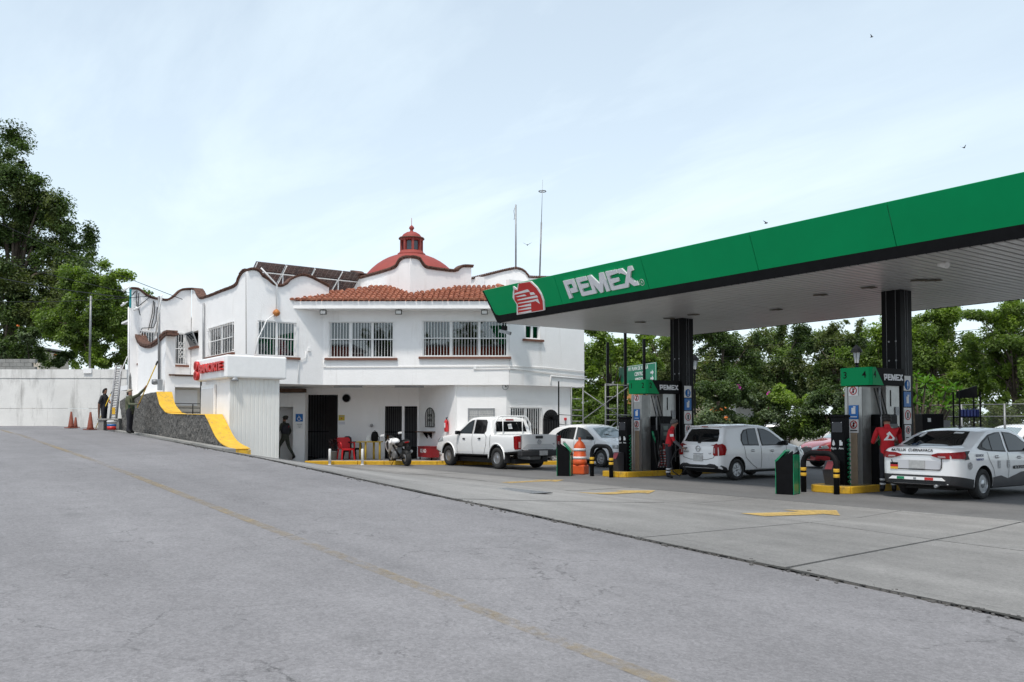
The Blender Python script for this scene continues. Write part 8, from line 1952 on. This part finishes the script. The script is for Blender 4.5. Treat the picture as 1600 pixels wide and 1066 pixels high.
M_OCH = mk('ochre_wall', (.46, .22, .08), .9, .1, 2); M_CREAM = mk('cream_wall', (.52, .46, .38), .9, .08, 2); M_PINK = mk('pink_wall', (.50, .26, .22), .9, .08, 2); M_REDW = mk('red_wall', (.36, .05, .035), .85, .1, 2)
house('ochre house wall behind the scaffold and the dark tree trunks', 968, 1012, 598, 60, M_OCH, [(.1, .3, .3, .6), (.6, .85, .3, .6)])
house('cream upper storey glimpsed through leaves right of the first column', 1076, 1130, 568, 85, M_CREAM, [(.15, .35, .55, .75), (.6, .8, .55, .75)], M_BROWN)
house('small white house with red gable glimpsed above the hedge', 1150, 1195, 590, 80, M_WHITE, [(.4, .6, .5, .75)], M_TERRA)
house('pink low house seen between the pump columns', 1003, 1060, 646, 66, M_PINK, [(.2, .4, .3, .7), (.6, .8, .3, .7)])
house('grey block building with flat roof behind the road sign', 1018, 1056, 578, 82, M_CONCG, [(.15, .4, .5, .7), (.6, .85, .5, .7)])
house('pale house far left behind the tree trunks above the retaining wall', -40, 60, 545, 90, M_CREAM, [(.1, .25, .6, .8), (.5, .65, .6, .8)])
house('dark fronted shop with awning behind the scaffold', 925, 975, 628, 58, mk('shop_dark', (.07, .06, .06), .8, .2), [(.1, .9, .1, .6)], M_WHITE)
# low red and white street wall behind the hatchback
a, c = on_D(1140, 690, 47), on_D(1420, 690, 47); pw_ = Plane((a.x, a.y), (c.x, c.y)); t = thing('street_wall', 'low red and white painted street wall behind the red car and hedge', 'wall', (a.x, a.y, 0)); zt = on_D(1230, 672, 47).z
m = MB(); pw_.box(m, 0, pw_.len, 0, zt-.35, -.2, 0); ad(m.build('base', M_REDW, t), t); m = MB(); pw_.box(m, 0, pw_.len, zt-.348, zt+.1, -.2, -.02); ad(m.build('top_band', M_WHITE, t), t)
# overhead wires
def wire(label, pts, r=.012):
    t = thing('overhead_wire', label, 'wire', tuple(pts[0]), 0, 'overhead wires'); P = [Vector(p) for p in pts]; o0 = P[0]; q = []
    for a, c in zip(P, P[1:]):
        for k in range(12): u_ = k/12; q.append(a.lerp(c, u_)-Vector((0, 0, .10*(c-a).length**.8*.12*math.sin(math.pi*u_)))-o0)
    q.append(P[-1]-o0); m = MB(); m.tube([tuple(x) for x in q], r, 4); m.build('cable', M_BLACK, t)
wire('upper thin wire crossing the dark tree to the left parapet', [on_D(-40, 330, 50), on_D(285, 468, 35)]); wire('lower thin wire crossing the bright tree to the wall corner', [on_D(-40, 425, 48), on_D(204, 466, 34)], .016); wire('thin wire just above the retaining wall trees', [on_D(-40, 470, 48), on_D(236, 463, 34)]); wire('second thin wire crossing the dark tree beside the upper one', [on_D(-40, 395, 52), on_D(262, 470, 35)])
wire('high thin wire across the tree line behind the canopy', [on_D(1090, 545, 52), on_D(1640, 505, 48)]); wire('lower thin wire across the tree line behind the canopy', [on_D(1090, 556, 52), on_D(1640, 560, 48)])
# birds
for x, y, D, rz in ((1362, 58, 60, .4), (1506, 231, 55, 1.2), (1197, 349, 50, .2), (824, 383, 50, 2.4)):
    p = on_D(x, y, D); t = thing('bird', 'tiny dark bird flying %s' % {1362: 'highest in the sky near the top right', 1506: 'above the right end of the canopy', 1197: 'just above the canopy edge', 824: 'between the two rooftop poles'}[x], 'bird', tuple(p), rz, 'birds in the sky')
    m = MB(); m.lathe([(.001, -.12), (.03, -.05), (.035, .03), (.02, .09), (.001, .12)], 8, axis='X'); m.build('body', M_HAIR, t)
    for s in (-1, 1): m = MB(); m.prism([(-.03, 0), (.05, 0), (.03, .12), (-.06, .26), (-.04, .12)], lambda a_, b_, q, s=s: (a_, s*b_, b_*.5+q), 0, .006); m.build('wing', M_HAIR, t)
# what the windows and car panels mirror: the far side of the street
bb = -FWD*26; rgt = RGT
def back(label, u0, u1, ht, mat):
    a = bb+rgt*u0; c = bb+rgt*u1; t = thing('street_building', label, 'building', (a.x, a.y, 0)); P_ = Plane((a.x, a.y), (c.x, c.y)); n = int((u1-u0)/3)
    m = MB(); wall_mesh(m, P_.A, P_.B, [(0, -2), (u1-u0, -2), (u1-u0, ht), (0, ht)], [(3*k+1.0, 3*k+2.2, zz, zz+1.5) for k in range(n) for zz in (1, 4)], .3, -P_.n); P_.box(m, 0, u1-u0, -2, ht-.1, -8, -7.7); ad(m.build('wall', mat, t), t)
    m = MB(); P_.box(m, -.3, u1-u0+.3, ht+.002, ht+.2, -8.2, .3); ad(m.build('roof', M_CONCG, t), t)
mrb = mk('red_brown_wall', (.60, .12, .06), .9, .1)
back('tall red brown building across the street behind the viewer', -9.6, 12, 9.6, mrb); back('narrow red building across the street behind the viewer to the left', -24, -17, 9.6, mrb)
for k, (u_, hgt) in enumerate(((-27, 15), (-13, 15), (-4, 16), (5, 15), (15, 14), (27, 13))):
    p = bb-FWD*12+rgt*u_; t = thing('tree', ('dark tree number %d of the row behind the viewer' % (k+1)).replace('number %d of the row' % (k+1), ['at the far left end', 'left', 'left of centre', 'right of centre', 'right', 'at the far right end'][k]), 'tree', (p.x, p.y, -1), 0, 'trees behind the viewer')
    g2 = np.random.default_rng(40+k); C = g2.normal(size=(60, 3)); C /= np.linalg.norm(C, axis=1)[:, None]; C *= (g2.random((60, 1))**.4)*np.array([4.5, 4.5, hgt*.36]); C[:, 2] += hgt*.60
    leaves('crown', C, np.full(60, 1.9), np.full(60, 80), .8, L_DARK, t, 50+k); m = MB(); m.tube([(0, 0, 0), (0, 0, hgt*.6)], [.45, .25], 8); m.build('trunk', M_BARK, t)
